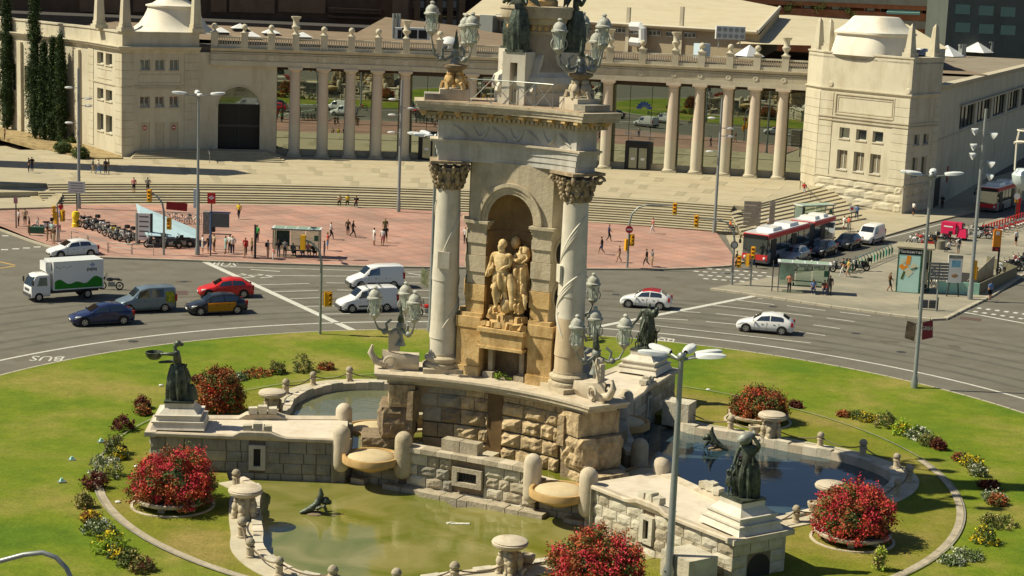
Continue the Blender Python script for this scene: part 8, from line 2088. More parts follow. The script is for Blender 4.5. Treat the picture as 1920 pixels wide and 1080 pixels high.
signal(600, 627, 'traffic light with a curved arm reaching left over the roundabout', 449, (1.6, -1), [(452 + 4, -1.3, 80), (556 + 4, .35, 20), (560, .6, 300)], .1)
t_, P, H = signal(1176, 502, 'traffic light with an arm to the right and a no entry sign', 383, (4.0, 1), [(388, 3.9, 250), (450, .3, 300), (459, -.15, 120)], .15)
b = MB(); c = Vector((P.x, P.y - .12, hgt(430, P))); v = [c + Vector((.33 * cos(k * pi / 12), 0, .33 * sin(k * pi / 12))) for k in range(24)]; b.add(v + [q + Vector((0, .03, 0)) for q in v], [tuple(range(24)), tuple(range(47, 23, -1))] + [(k, 24 + k, 24 + (k + 1) % 24, (k + 1) % 24) for k in range(24)]); sg = b.obj('no_entry_sign', m_redmatte, t_)
b = MB(); b.box(c + Vector((0, -.01, 0)), (.46, .012, .12)); b.obj('white_bar', m_sign, sg)
t_, P, H = signal(1372, 534, 'traffic light whose arm reaches left in front of the stairs', 413, (3.2, -1), [(418, -3.3, 250), (490, .5, 250)], .15)
b = MB(); c = Vector((P.x, P.y - .12, hgt(459, P))); v = [c + Vector((.33 * cos(k * pi / 12), 0, .33 * sin(k * pi / 12))) for k in range(24)]; b.add(v, [tuple(range(24))]); sg = b.obj('round_sign', m_signb, t_)
b = MB(); v = [c + Vector((.24 * cos(k * pi / 12), -.01, .24 * sin(k * pi / 12))) for k in range(24)]; b.add(v, [tuple(range(24))]); b.obj('sign_face', m_mark, sg)
signal(1407, 536, 'short yellow traffic light before the front of the red bus', 466, None, [(474, .05, 250), (488, -.35, 160)], .15)
signal(1822, 561, 'yellow traffic light beside the floodlight mast', 492, None, [(500, 0, 200), (512, .12, 330)], .15)
signal(108, 455, 'yellow traffic light in the group of pedestrians at far left', 384, None, [(397, -.3, 200), (409, -.1, 160), (404, .45, 330)], .15)
t_, P, H = signal(307, 478, 'traffic light arm with a dark red banner at left of the square', 361, (1.3, -1), [(368, -1.25, 250), (419, .45, 250)], .15)
b = MB(); q = Vector((P.x + .3, P.y, hgt(386, P))); M4 = Matrix.Rotation(.06, 4, 'Y'); b.box(q + Vector((.8, 0, 0)), (1.8, .05, .68), 0, 1, M4); b.obj('red_banner', M('dark_red_banner', (.32, .02, .02), .6, .25, 4), t_)
def board(px, py, tw, th, zc_y, label, cat, mat, name='sign_board', z='p', post=.06, face=-pi / 2, txt=None, tm=None, ts=.3, top=True, postx=0, lines=0):
 P = GP(px, py) if z == 'p' else G(px, py, z); zc = hgt(zc_y, P)
 t_ = thing(name, label, cat, tuple(P)); b = MB(); b.tube([(P.x + postx, P.y + .05, P.z), (P.x + postx, P.y + .05, zc + th / 2)], post, 6); b.obj('post', m_iron, t_)
 b = MB(); b.box((P.x, P.y - .03, zc), (tw, .08, th)); o = b.obj('panel', mat, t_)
 for i in range(lines): b = MB(); b.box((P.x, P.y - .075, zc + th / 2 - th * (i + .7) / (lines + .5)), (tw * .75, .01, th * .05)); b.obj('print_line', m_signb if mat is not m_signb else m_mark, o)
 if txt: text(txt, ts, tm or m_sign, o, (P.x, P.y - .08, zc - ts * .35), (pi / 2, 0, 0), 'lettering', .003)
 return t_, P, zc, o
board(144, 416, 1.6, 1.1, 351, 'grey information board on a thin post at the foot of the left steps', 'sign', m_lamphead, lines=4)
t_, P, zc, o = board(396, 432, .75, 1.0, 372, 'red metro sign with a white diamond above the crowd', 'metro sign', m_redmatte, 'metro_sign')
b = MB(); b.add([(P.x + x, P.y - .08, zc + .08 + z_) for x, z_ in ((-.28, 0), (0, -.2), (.28, 0), (0, .2))], [(0, 1, 2, 3)]); o2 = b.obj('diamond', m_sign, o); text('M', .24, m_redmatte, o, (P.x, P.y - .09, zc), (pi / 2, 0, 0), 'lettering', .003)
board(366, 466, .35, 1.7, 372, 'narrow white banner sign hanging at the tall left lamp post', 'sign', M('pale_blue_sign', (.55, .65, .68), .5, .05), postx=.3)
board(30, 428, .35, .5, 376, 'small pink and white round road sign at the far left', 'sign', M('pink_sign', (.5, .2, .25), .5, 0))
p_ = P; P = GP(389, 438); t_ = thing('phone_cabinet', 'tall grey green metal cabinet beside the metro sign', 'cabinet', tuple(P)); b = MB(); b.box((P.x, P.y, P.z + 1.0), (.75, .6, 2.1)); b.obj('cabinet_body', m_verd, t_); b = MB(); b.box((P.x + .55, P.y, P.z + .95), (.3, .5, 1.5)); b.obj('side_unit', m_black, t_)
t_, P, zc, o = board(413, 481, 1.5, 1.2, 413, 'large dark bus information panel on a blue post', 'bus stop', m_signb, 'bus_stop_panel', postx=-.85)
b = MB(); b.box((P.x - .05, P.y, zc + .68), (1.8, .14, .12)); b.tube([(P.x - .85, P.y, .7), (P.x - .85, P.y, zc + .6)], .10, 6); b.obj('blue_frame', M('blue_grey_steel', (.06, .10, .2), .5, 0), t_)
P = GP(478, 484); t_ = thing('black_panel_post', 'thin tall black panel standing at the kerb beside the olive shirt', 'panel', tuple(P)); b = MB(); b.box((P.x, P.y, P.z + 1.45), (.12, .6, 2.9), .3); b.obj('panel_body', m_black, t_)
P = GP(142, 425); t_ = thing('yellow_post_box', 'fat yellow cylindrical post left of the motorbikes', 'post', tuple(P)); b = MB(); b.lathe((P.x, P.y, P.z), [(.36, 0), (.36, .3), (.3, .36), (.3, .85), (.36, .9), (.36, 1.25), (.28, 1.35), (.28, 1.42), (.001, 1.5)], 16); b.obj('post_body', M('post_yellow', (.72, .55, .02), .45, .04), t_, 40)
P = GP(68, 437); t_ = thing('hedge_planter', 'low dark green planter box at the far left', 'planter', tuple(P)); b = MB(); b.box((P.x, P.y, P.z + .3), (1.4, .5, .55)); b.obj('box', m_green, t_)
def shelter(px, py, w, label, z, face=0.0, adcol=None):
 P = GP(px, py) if z == 'p' else G(px, py, z)
 t_ = thing('bus_shelter', label, 'bus shelter', tuple(P), 'bus shelters'); M4 = Matrix.Rotation(face, 4, 'Z')
 def bx(n_, c, d, m_, par=None): b = MB(); b.box((0, 0, 0), d); b.v = [tuple(M4 @ (Vector(v) + Vector(c)) + P) for v in b.v]; return b.obj(n_, m_, par or t_)
 bx('roof', (0, .1, 2.5), (w + .3, 1.5, .08), m_lamphead); bx('roof_edge', (0, -.66, 2.46), (w + .3, .08, .12), m_verd)
 for i in range(4): bx('roof_panel', (-w / 2 + w * (i + .5) / 4, .1, 2.56), (w / 4 - .12, 1.3, .03), m_shelter)
 for x in (-w / 2, w / 2):
  for y in (-.55, .75): bx('post', (x, y, 1.22), (.07, .07, 2.45), m_signb)
 for i in range(3): bx('back_glass', (-w / 2 + w * (i + .5) / 3, .75, 1.35), (w / 3 - .08, .03, 1.9), m_shelter)
 bx('side_glass', (-w / 2, .1, 1.35), (.03, 1.2, 1.9), m_shelter)
 bx('advert_panel', (-w / 2 + .7, .68, 1.5), (1.15, .08, 1.3), adcol or M('dark_green_poster', (.03, .06, .05), .4, .4, 3))
 bx('bench', (.3, .35, .48), (w * .6, .35, .07), m_green); bx('back_rail', (.3, .55, .85), (w * .6, .05, .08), m_green); bx('timetable', (w / 2 - .25, -.5, 1.75), (.35, .06, .5), m_green)
shelter(556, 481, 4.0, 'left bus shelter with a crowd waiting under it', 'p')
shelter(1505, 548, 4.1, 'right glass bus shelter on the traffic island', .15, -.14, M('pale_green_poster', (.3, .42, .34), .4, .3, 3))
p = G(1447, 546, .15); t_ = thing('stop_pole', 'thin dark bus stop pole left of the right shelter', 'pole', tuple(p)); b = MB(); b.tube([p, p + Vector((0, 0, 2.6))], .05, 6); b.obj('pole', m_iron, t_)
shelter(1525, 428, 4.0, 'bus shelter behind the roof of the red bus', .15, .5)
gr = thing('guard_rail', 'low steel guard rails along the kerb behind the white hatchback', 'railing', tuple(GP(210, 475)))
for a_, c_ in (((134, 452), (164, 461)), ((166, 462), (202, 474)), ((204, 474), (246, 477)), ((248, 477), (288, 479))):
 p, q = GP(*a_), GP(*c_); b = MB(); b.tube([p, p + Vector((0, 0, .9)), q + Vector((0, 0, .9)), q], .035, 5); b.tube([p + Vector((0, 0, .5)), q + Vector((0, 0, .5))], .02, 4); b.obj('rail', m_galv, gr)
mc = thing('metro_canopy', 'pale blue sloping canopy of the left metro entrance behind the motorbikes', 'metro entrance', tuple(GP(300, 440)))
b = MB(); q = [G(249, 396, 3.2), G(262, 402, 3.1), G(368, 440, 1.6), G(372, 449, 1.2), G(268, 451, 1.3), G(262, 425, 2.0)]
q = [GP(255, 436) + Vector((0, 0, 2.7)), GP(262, 438) + Vector((0, 0, 2.6)), GP(372, 452) + Vector((0, 0, 1.0)), GP(368, 462) + Vector((0, 0, .75)), GP(275, 462) + Vector((0, 0, 1.0)), GP(262, 452) + Vector((0, 0, 1.7))]
b.add(q + [v - Vector((0, 0, .12)) for v in q], [(0, 5, 4, 3, 2, 1), (6, 7, 8, 9, 10, 11)] + [(i, (i + 1) % 6, 6 + (i + 1) % 6, 6 + i) for i in range(6)]); b.obj('canopy', M('pale_blue_canopy', (.42, .56, .60), .5, .08, 1.5), mc)
b = MB(); b.add([GP(275, 463), GP(368, 463), GP(368, 463) + Vector((0, 0, .72)), GP(275, 463) + Vector((0, 0, .72))], [(0, 1, 2, 3)]); b.obj('parapet', m_signb, mc)
t_, P, zc, o = board(270, 459, 1.1, 2.4, 425, 'tall white metro map board in front of the pale blue canopy', 'sign board', m_sign, 'map_board', lines=5, post=.12, postx=.65)
b = MB(); b.tube([(P.x - .65, P.y, P.z), (P.x - .65, P.y, zc + 1.2)], .12, 6); b.obj('post', m_galv, t_)
hr_ = thing('hoop_rack', 'row of thin grey bicycle hoops behind the pale blue canopy', 'bike rack', tuple(GP(320, 415)))
for i in range(9):
 p = GP(292 + i * 9, 413 + i * .8); b = MB(); b.tube([p, p + Vector((0, 0, .75)), p + Vector((.3, .3, .85)), p + Vector((.6, .5, .75)), p + Vector((.6, .5, 0))], .03, 5); b.obj('hoop', m_galv, hr_)
for i, (px, w_) in enumerate(((1407, 1.7), (1444, .55))):
 P = G(px, 452, .15); z0, z1 = hgt(423, P), hgt(377, P)
 t_ = thing('slatted_board', ['wide grey board in front of the street stairs', 'narrow grey board in front of the street stairs'][i], 'sign board', tuple(P)); b = MB(); b.tube([(P.x + (.6 if i == 0 else 0), P.y, P.z), (P.x + (.6 if i == 0 else 0), P.y, z1)], .07, 6); b.obj('post', m_iron, t_)
 for q in range(6): b = MB(); b.box((P.x, P.y - .05, z0 + (z1 - z0) * (q + .5) / 6), (w_, .06, (z1 - z0) / 6 - .03)); b.obj('slat', M('worn_grey_board', (.36, .33, .26), .8, .15, 3), t_)
for px, py, ty, lb in ((1450, 452, 418, 'small white sign with a red ring above the bus roof'), (1594, 437, 391, 'small white and red stop sign on the pavement beyond the bus')):
 P = G(px, py, .15); zc = hgt(ty, P); t_ = thing('stop_sign', lb, 'sign', tuple(P)); b = MB(); b.tube([P, (P.x, P.y, zc)], .04, 5); b.obj('post', m_iron, t_); b = MB(); b.box((P.x, P.y - .05, zc), (.55, .05, .6)); pn = b.obj('panel', m_sign, t_)
 b = MB(); v = [(P.x + .16 * cos(k * pi / 8), P.y - .08, zc + .16 * sin(k * pi / 8)) for k in range(16)]; b.add(v, [tuple(range(16))]); b.obj('ring', m_redmatte, pn)
P = G(1703, 549, .15); kz = hgt(466, P)
ks = thing('lift_kiosk', 'glass and steel kiosk with the Montserrat poster on the traffic island', 'kiosk', tuple(P)); ka = radians(-12); M4 = Matrix.Rotation(ka, 4, 'Z')
def kb(n_, c, d, m_, par=None, tp=1): b = MB(); b.box((0, 0, 0), d, 0, tp); b.v = [tuple(M4 @ (Vector(v) + Vector(c)) + P) for v in b.v]; return b.obj(n_, m_, par or ks)
kh = kz - .15
kb('roof', (.35, 1.3, kh + .05), (3.1, 2.9, .14), M('kiosk_roof', (.30, .27, .18), .9, .2, 2)); pst = kb('poster', (-.1, -.02, kh / 2 - .25), (1.75, .08, kh - .6), M('poster_mint', (.45, .68, .62), .5, .04, 2))
kb('poster_header', (-.1, -.03, kh - .28), (1.75, .1, .5), m_black)
tx = text('Montserrat', .42, m_sign, ks, P + M4 @ Vector((-.1, -.10, kh - .38)), (pi / 2, 0, ka), 'lettering', .004)
for (x, z, w_, h_, a_, mt) in ((-.2, kh - 1.0, .35, .75, .1, m_orange), (-.65, kh - 1.6, .5, .35, .7, m_orange), (-.15, kh - 2.0, .62, .62, .75, M('pale_print', (.6, .6, .42), .5, 0)), (.3, kh - 1.5, .5, .5, .8, M('pale_print', (.6, .6, .42), .5, 0)), (.28, kh - 1.7, .6, .16, -.4, m_green), (-.6, kh - 1.1, .3, .3, .8, M('pale_print', (.6, .6, .42), .5, 0)), (-.55, kh - 2.3, .2, .7, .3, m_leafg), (-.3, kh - 1.55, .3, .2, .5, m_orange)):
 b = MB(); b.box((0, 0, 0), (w_, .01, h_), 0, 1, Matrix.Rotation(a_, 4, 'Y')); b.v = [tuple(M4 @ (Vector(v) + Vector((x, -.07, z))) + P) for v in b.v]; b.obj('poster_shape', mt, pst)
for x, y in ((-1.0, 0), (.85, 0), (1.65, 1.3), (1.65, 2.6), (-1.0, 2.6)): kb('corner_post', (x, y, kh / 2), (.12, .12, kh), m_green)
kb('side_glass', (1.2, .65, kh / 2), (.05, 1.2, kh - .2), m_window); kb('side_glass', (1.6, 1.9, kh / 2), (.05, 1.3, kh - .2), m_mint); kb('back_wall', (.3, 2.6, kh / 2), (2.5, .06, kh - .2), m_window); kb('side_wall', (-1.0, 1.3, kh / 2), (.06, 2.5, kh - .2), m_window)
ms = thing('metro_stair', 'right metro stair with mint coloured parapet and curved grey wall', 'metro entrance', tuple(G(1800, 545, .15)))
q0_, q1_, q2_, q3_ = G(1755, 548, .15), G(1835, 553, .15), G(1905, 520, .15), G(1850, 500, .15)
def wallseg(n_, a_, c_, h0, h1, th_, mt, par=ms):
 d = (c_ - a_); d.z = 0; d.normalize(); s = Vector((-d.y, d.x, 0)) * th_ / 2; b = MB()
 v = [a_ - s, c_ - s, c_ + s, a_ + s]; b.add(v + [v[0] + Vector((0, 0, h0)), v[1] + Vector((0, 0, h1)), v[2] + Vector((0, 0, h1)), v[3] + Vector((0, 0, h0))], [(3, 2, 1, 0), (4, 5, 6, 7), (0, 1, 5, 4), (1, 2, 6, 5), (2, 3, 7, 6), (3, 0, 4, 7)]); return b.obj(n_, mt, par)
wallseg('parapet', q0_, q1_, 1.0, 1.0, .15, m_mint); wallseg('railing_wall', q1_, q2_, 1.0, 1.0, .12, M('olive_railing', (.14, .13, .08), .6, .2, 4)); wallseg('back_wall', q3_, q2_, 1.0, 1.0, .12, M('olive_railing', (.14, .13, .08)))
b = MB(); n = 10; pa, pb = G(1812, 540, .15), G(1862, 517, .15); lo = [pa.lerp(pb, i / n) for i in range(n + 1)]; hi = [p + Vector((0, 0, .6 + 1.3 * (i / n) ** 1.0)) for i, p in enumerate(lo)]; off_ = Vector((.1, .3, 0)); b.grid([lo, hi]); b.grid([hi, [p + off_ for p in hi]]); b.grid([[p + off_ for p in hi], [p + off_ for p in lo]]); b.obj('curved_wall', m_mstone, ms, 40)
b = MB(); b.add([G(1762, 540, .17), G(1830, 545, .17), G(1855, 515, .17), G(1795, 510, .17)], [(0, 1, 2, 3)]); b.obj('stairwell', m_dark, ms)
P = G(1786, 556, .15); t_ = thing('map_stand', 'white map and advert stand before the metro stair with a blue picture', 'sign board', tuple(P)); z0, z1 = hgt(530, P), hgt(478, P)
b = MB(); b.box((P.x, P.y, (z0 + z1) / 2), (1.2, .12, z1 - z0)); fr = b.obj('panel', m_sign, t_); b = MB(); b.box((P.x, P.y - .07, z1 - .15), (1.2, .03, .3)); b.obj('header', m_verd, fr)
b = MB(); b.box((P.x + .05, P.y - .075, z1 - .75), (.75, .02, .55)); b.obj('picture', M('sky_blue_print', (.2, .45, .6), .5, .4, 4), fr); b = MB(); b.ball((P.x, P.y - .07, z0 + .6), .3, 8, sy=.1, sz=.6); b.obj('picture', M('brown_print', (.35, .22, .12), .5, .3, 5), fr)
for x in (-.5, .5): b = MB(); b.tube([(P.x + x, P.y, .15), (P.x + x * .7, P.y, z0)], .06, 5); b.obj('leg', m_iron, t_)
P = G(1755, 584, .15); t_ = thing('info_panel', 'grey perforated information panel on two posts before the kiosk', 'sign board', tuple(P)); z0, z1 = hgt(525, P), hgt(492, P)
for q in range(6): b = MB(); b.box((P.x, P.y, z0 + (z1 - z0) * (q + .5) / 6), (1.45, .06, (z1 - z0) / 6 - .05)); b.obj('slat', M('grey_panel', (.2, .2, .19), .6, .1), t_)
b = MB(); b.tube([(P.x, P.y + .05, .15), (P.x, P.y + .05, z1)], .06, 6); b.obj('post', m_galv, t_)
P = G(1740, 581, .15); t_ = thing('litter_bins', 'pair of dark slatted litter bins on the island near the lamp post', 'bin', tuple(P))
for x in (-.35, .35):
 for q in range(5): b = MB(); b.box((P.x + x, P.y + q * .0, .35 + q * .14), (.6, .3, .10)); b.obj('slat', m_signb, t_)
b = MB(); b.tube([(P.x - .75, P.y, .15), (P.x - .75, P.y, 1.2)], .05, 5); b.tube([(P.x + .75, P.y, .15), (P.x + .75, P.y, 1.2)], .05, 5); b.obj('frame', m_iron, t_)
P = G(1762, 467, .15); t_ = thing('round_bin', 'grey cylindrical bin between the kiosk and the motorbikes', 'bin', tuple(P)); b = MB(); b.lathe((P.x, P.y, .15), [(.5, 0), (.5, .85), (.42, .9)], 16); b.obj('bin_body', M('worn_bin', (.22, .2, .15), .8, .1), t_, 40)
P = G(1868, 530, .15); t_ = thing('orange_totem', 'tall orange station sign on a black post at the right', 'sign', tuple(P)); z0, z1 = hgt(463, P), hgt(431, P)
b = MB(); b.tube([P, (P.x, P.y, z1)], .09, 6); b.obj('post', m_black, t_); b = MB(); b.box((P.x - .28, P.y - .05, (z0 + z1) / 2), (.68, .2, z1 - z0)); pn = b.obj('panel', m_orange, t_)
b = MB(); b.box((P.x - .28, P.y - .16, z1 - .3), (.3, .02, .3)); b.obj('logo', m_sign, pn); b = MB(); b.box((P.x - .28, P.y - .05, z0 - .2), (.68, .2, .38)); q = b.obj('lower_panel', M('dark_maroon', (.1, .02, .03), .5, 0), t_)
b = MB(); v = [(P.x - .28 + .16 * cos(k * pi / 8), P.y - .17, z0 - .2 + .1 * sin(k * pi / 8)) for k in range(16)]; b.add(v, [tuple(range(16))]); b.obj('badge', m_redmatte, q)
P = G(1903, 410, .15); zc = hgt(368, P); t_ = thing('speed_sign', 'round white sign on a yellow backing at the right edge', 'sign', tuple(P)); b = MB(); b.tube([P, (P.x, P.y, zc)], .05, 5); b.obj('post', m_iron, t_); b = MB(); b.box((P.x, P.y, zc - .45), (.4, .06, .5)); b.obj('backing', m_sigyel, t_)
b = MB(); v = [(P.x + .36 * cos(k * pi / 8), P.y - .08, zc + .36 * sin(k * pi / 8)) for k in range(16)]; b.add(v, [tuple(range(16))]); b.obj('disc', m_sign, t_)
P = G(1897, 560, .15); t_ = thing('white_ring_mast', 'white mast head with curved tubes and a pale blue dish at the right edge', 'mast', tuple(P))
rd = Vector((P.x, P.y, 0)); zc = hgt(335, P); zt_ = hgt(262, P)
b = MB(); b.lathe((P.x + .35, P.y, zc), [(.2, .75), (.9, .8), (1.25, .3), (1.15, -.3), (.7, -.8), (.2, -1.0)], 24); b.obj('dish', M('pale_blue_shell', (.52, .60, .58), .4, .05), t_, 40)
b = MB(); b.tube([(P.x + .35 + 1.25 * cos(a_), P.y + 1.25 * sin(a_), zt_ - .25 + .15 * sin(a_ * 2)) for a_ in [i * pi / 10 for i in range(21)]], .09, 7, False); b.tube([(P.x + .35 + 1.1 * cos(a_), P.y + 1.1 * sin(a_), zt_ + .75) for a_ in [i * pi / 10 for i in range(21)]], .06, 7, False); b.obj('ring', m_white, t_, 50)['kind'] = 'stuff'
b = MB()
for i in range(6): a_ = i * pi / 3 + .3; b.tube([(P.x + .35 + 1.2 * cos(a_), P.y + 1.2 * sin(a_), zc + .6), (P.x + .35 + 1.25 * cos(a_), P.y + 1.25 * sin(a_), zt_ - .2), (P.x + .35 + 1.1 * cos(a_), P.y + 1.1 * sin(a_), zt_ + .75)], .05, 5)
b.tube([(P.x + 2.6, P.y, .15), (P.x + 2.6, P.y, zc + 1), (P.x + .35, P.y, zc + .4)], .2, 10); b.obj('strut', m_white, t_)['kind'] = 'stuff'
q = [Vector((-14.6, 60.0, 0)), Vector((-14.6, 60.0, 9.0))]
Yb = 55.0; pts_ = [AT(x, y, Yb) for x, y in ((-60, 1075), (0, 1052), (45, 1040), (80, 1036), (105, 1045), (125, 1066), (136, 1090), (140, 1130))]
t_ = thing('curved_lamp_arm', 'grey curved lamp post top in the bottom left corner', 'lamp post', (pts_[-1].x, pts_[-1].y, 0)); b = MB(); b.tube(pts_ + [Vector((pts_[-1].x, Yb, 0))], .085, 8); b.obj('pole', m_galv, t_, 50)
for px, py, i in ((190, 829, 0), (135, 863, 1), (116, 904, 2)):
 P = G(px, py, .14); t_ = thing('garden_spotlight', ORD[i] + ' small mint garden spotlight from the top on the left lawn', 'spotlight', tuple(P), 'garden spotlights on the left lawn'); b = MB(); b.box(P + Vector((0, 0, .1)), (.28, .3, .22), .5, .3); b.obj('housing', m_mint, t_); b = MB(); b.box(P + Vector((0, 0, .03)), (.36, .36, .05), .5); b.obj('base', m_galv, t_)
for px, py, lb in ((256, 875, 'white plastic bag lying beside the large left red bush'), (221, 942, 'small white paper scrap on the curved path'), (302, 723, 'flat pale manhole cover on the left lawn'), (1328, 731, 'white scrap on the lawn above the right pool'), (400, 478, 'dark manhole')):
 if 'dark' in lb: continue
 P = G(px, py, .14); b = MB(); b.ball(P + Vector((0, 0, .03)), .13, 7, sx=1.2, sy=.8, sz=.45); o = b.obj('litter_scrap' if 'manhole' not in lb else 'manhole_cover', m_sign if 'manhole' not in lb else m_lamphead); tag(o, lb, 'litter' if 'manhole' not in lb else 'manhole')
lm = {n: M('leaf_' + n, c, .75, .3, 3.0) for n, c in dict(green=(.06, .11, .02), dark=(.03, .06, .015), olive=(.13, .14, .035), russet=(.26, .09, .03), crimson=(.50, .035, .055), scarlet=(.55, .075, .04), orange=(.48, .13, .04), maroon=(.085, .018, .015), maroon2=(.14, .03, .02), grey=(.22, .26, .14), white=(.60, .60, .50), lime=(.30, .42, .03), yellow=(.75, .55, .02), straw=(.36, .30, .10), cypress=(.022, .045, .012), cypress2=(.04, .075, .02)).items()}
def foliage(name, P, mats, rx, ry, rz, nclump, per, leaf, par, seed, base=.0, cr=.35, shape='dome', taper=0):
 rr = random.Random(seed); b = MB(); P = Vector(P)
 for c in range(nclump):
  while True:
   v = Vector((rr.gauss(0, 1), rr.gauss(0, 1), rr.gauss(0, 1))).normalized()
   if shape != 'dome' or v.z > -.35: break
  k = .58 + .46 * rr.random() + .07 * sin(v.x * 7 + seed) * sin(v.y * 6)
  if shape == 'cone':
   u = rr.random() ** .8; w_ = (1 - u ** 2.2) ** .8 * (.55 + .45 * min(1, u * 6)); a_ = rr.random() * 6.28; q = P + Vector((rx * w_ * cos(a_) * k, ry * w_ * sin(a_) * k, rz * u))
  else: q = P + Vector((v.x * rx * k, v.y * ry * k, base + max(0, v.z * rz * k + rz * .35)))
  gk = .5 + .5 * sin(v.x * 5 + seed) * sin(v.y * 4 + v.z * 6); m_ = rr.choices(range(len(mats)), [w * (gk * 2.2 + .1 if n_ in ('green', 'olive', 'russet') else 1.25 - gk) for n_, w in mats])[0]; lr = cr * rr.uniform(.6, 1.3)
  for i in range(per):
   b.cur = m_ if rr.random() < .9 else rr.randrange(len(mats))
   d = Vector((rr.gauss(0, .5), rr.gauss(0, .5), rr.gauss(0, .5) * (1.6 if shape == 'cone' else 1))) * lr; a_ = Vector((rr.gauss(0, 1), rr.gauss(0, 1), rr.gauss(0, 1))).normalized() * leaf * rr.uniform(.6, 1.4); e = Vector((rr.gauss(0, 1), rr.gauss(0, 1), rr.gauss(0, 1))).normalized() * leaf * .7
   o = q + d
   if o.z < P.z + .02: o.z = P.z + .05 + rr.random() * .1
   b.add([o - a_, o + e, o + a_, o - e], [(0, 1, 2, 3)])
 return b.obj(name, [lm[n] for n, _ in mats], par)
def bush(k, s, r, h, label, mats, seed, P=None, dish=True):
 an = s * .6296; rad = 18.47
 P = T(k, rad * cos(an), rad * sin(an), .12) if P is None else P
 t_ = thing('flowering_bush', label, 'bush', tuple(P), 'large red flowering bushes round the pools')
 foliage('foliage', P + Vector((0, 0, .3)), mats, r * .93, r * .93, h, 300, 74, .062, t_, seed, cr=.30)
 b = MB(); rr = random.Random(seed)
 for i in range(9): a_ = rr.random() * 6.28; b.tube([P + Vector((.2 * cos(a_), .2 * sin(a_), .1)), P + Vector((r * .6 * cos(a_), r * .6 * sin(a_), h * .8))], [.05, .02], 5)
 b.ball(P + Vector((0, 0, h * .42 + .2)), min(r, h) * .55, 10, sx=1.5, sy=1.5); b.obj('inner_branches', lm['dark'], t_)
 if dish:
  d_ = thing('planter_dish', 'wide round stone planter dish on short feet under the ' + label, 'planter', tuple(P), 'round planter dishes'); d_['label'] = ' '.join(('stone planter dish under the ' + label).split()[:15])
  b = MB(); b.lathe(P, [(.9, .12), (1.5, .2), (1.78, .34), (1.80, .46), (1.66, .48), (1.6, .38), (.01, .36)], 30); b.obj('dish', m_coping, d_, 40)
  for i in range(6): a_ = i * pi / 3 + .3; b = MB(); b.box(P + Vector((1.25 * cos(a_), 1.25 * sin(a_), .05)), (.25, .3, .3), a_); b.obj('foot', m_mstone, d_)
  b = MB(); annul = [[P + Vector((q * cos(i * pi / 20), q * sin(i * pi / 20), z)) for i in range(41)] for q, z in ((1.98, 0), (1.98, .05), (1.85, .05), (1.85, 0))]; b.grid(annul[::-1]); b.obj('stone_ring', m_coping, d_)
red1 = [('crimson', 6), ('scarlet', 4.5), ('russet', 3), ('green', 1), ('olive', 1.3), ('orange', .8)]
red2 = [('orange', 4), ('russet', 4), ('scarlet', 2), ('olive', 3), ('green', 1), ('maroon2', 1)]
bush(0, -1, 2.2, 1.75, 'large crimson bush on the left edge of the green pool', red1, 11)
bush(0, 1, 2.1, 1.8, 'crimson bush cut off by the bottom edge of the photo', red1, 12)
bush(1, -1, 2.0, 1.75, 'rounded crimson bush at the right below the dark pool', red1, 13)
bush(1, 1, 1.75, 1.2, 'orange red bush beyond the dark pool', red2, 14)
bush(2, 1, 1.3, 1.7, 'orange red bush behind the left bronze woman', red2, 15, dish=False, P=G(412, 775, .12))
bush(2, -1, 1.7, 1.5, 'orange red bush hidden behind the monument', red2, 16)
def shrub(px, py, r, h, mats, label, n=60, leaf=.06, seed=None, name='shrub', cat='shrub', per=20, grp=None):
 P = G(px, py, .13); t_ = thing(name, label, cat, tuple(P), grp); foliage('foliage', P, mats, r, r, h, n, per, leaf, t_, px * 3 + py, cr=.16); b = MB()
 for i in range(5): b.tube([P, P + Vector((r * .5 * cos(i * 1.3), r * .5 * sin(i * 1.3), h * .7))], .015, 4)
 b.obj('stem', m_soil, t_)['kind'] = 'stuff'
MR = [('maroon', 5), ('maroon2', 3), ('russet', .7)]; GY = [('grey', 5), ('white', 1.5), ('olive', 3)]; WH = [('white', 1.5), ('grey', 4), ('green', 3)]; YL = [('lime', 6), ('yellow', 2), ('green', 1)]; YF = [('yellow', 2.5), ('green', 4), ('olive', 2)]; GN_ = [('green', 4), ('olive', 4), ('straw', 2)]; RS = [('russet', 4), ('olive', 3), ('orange', 2)]
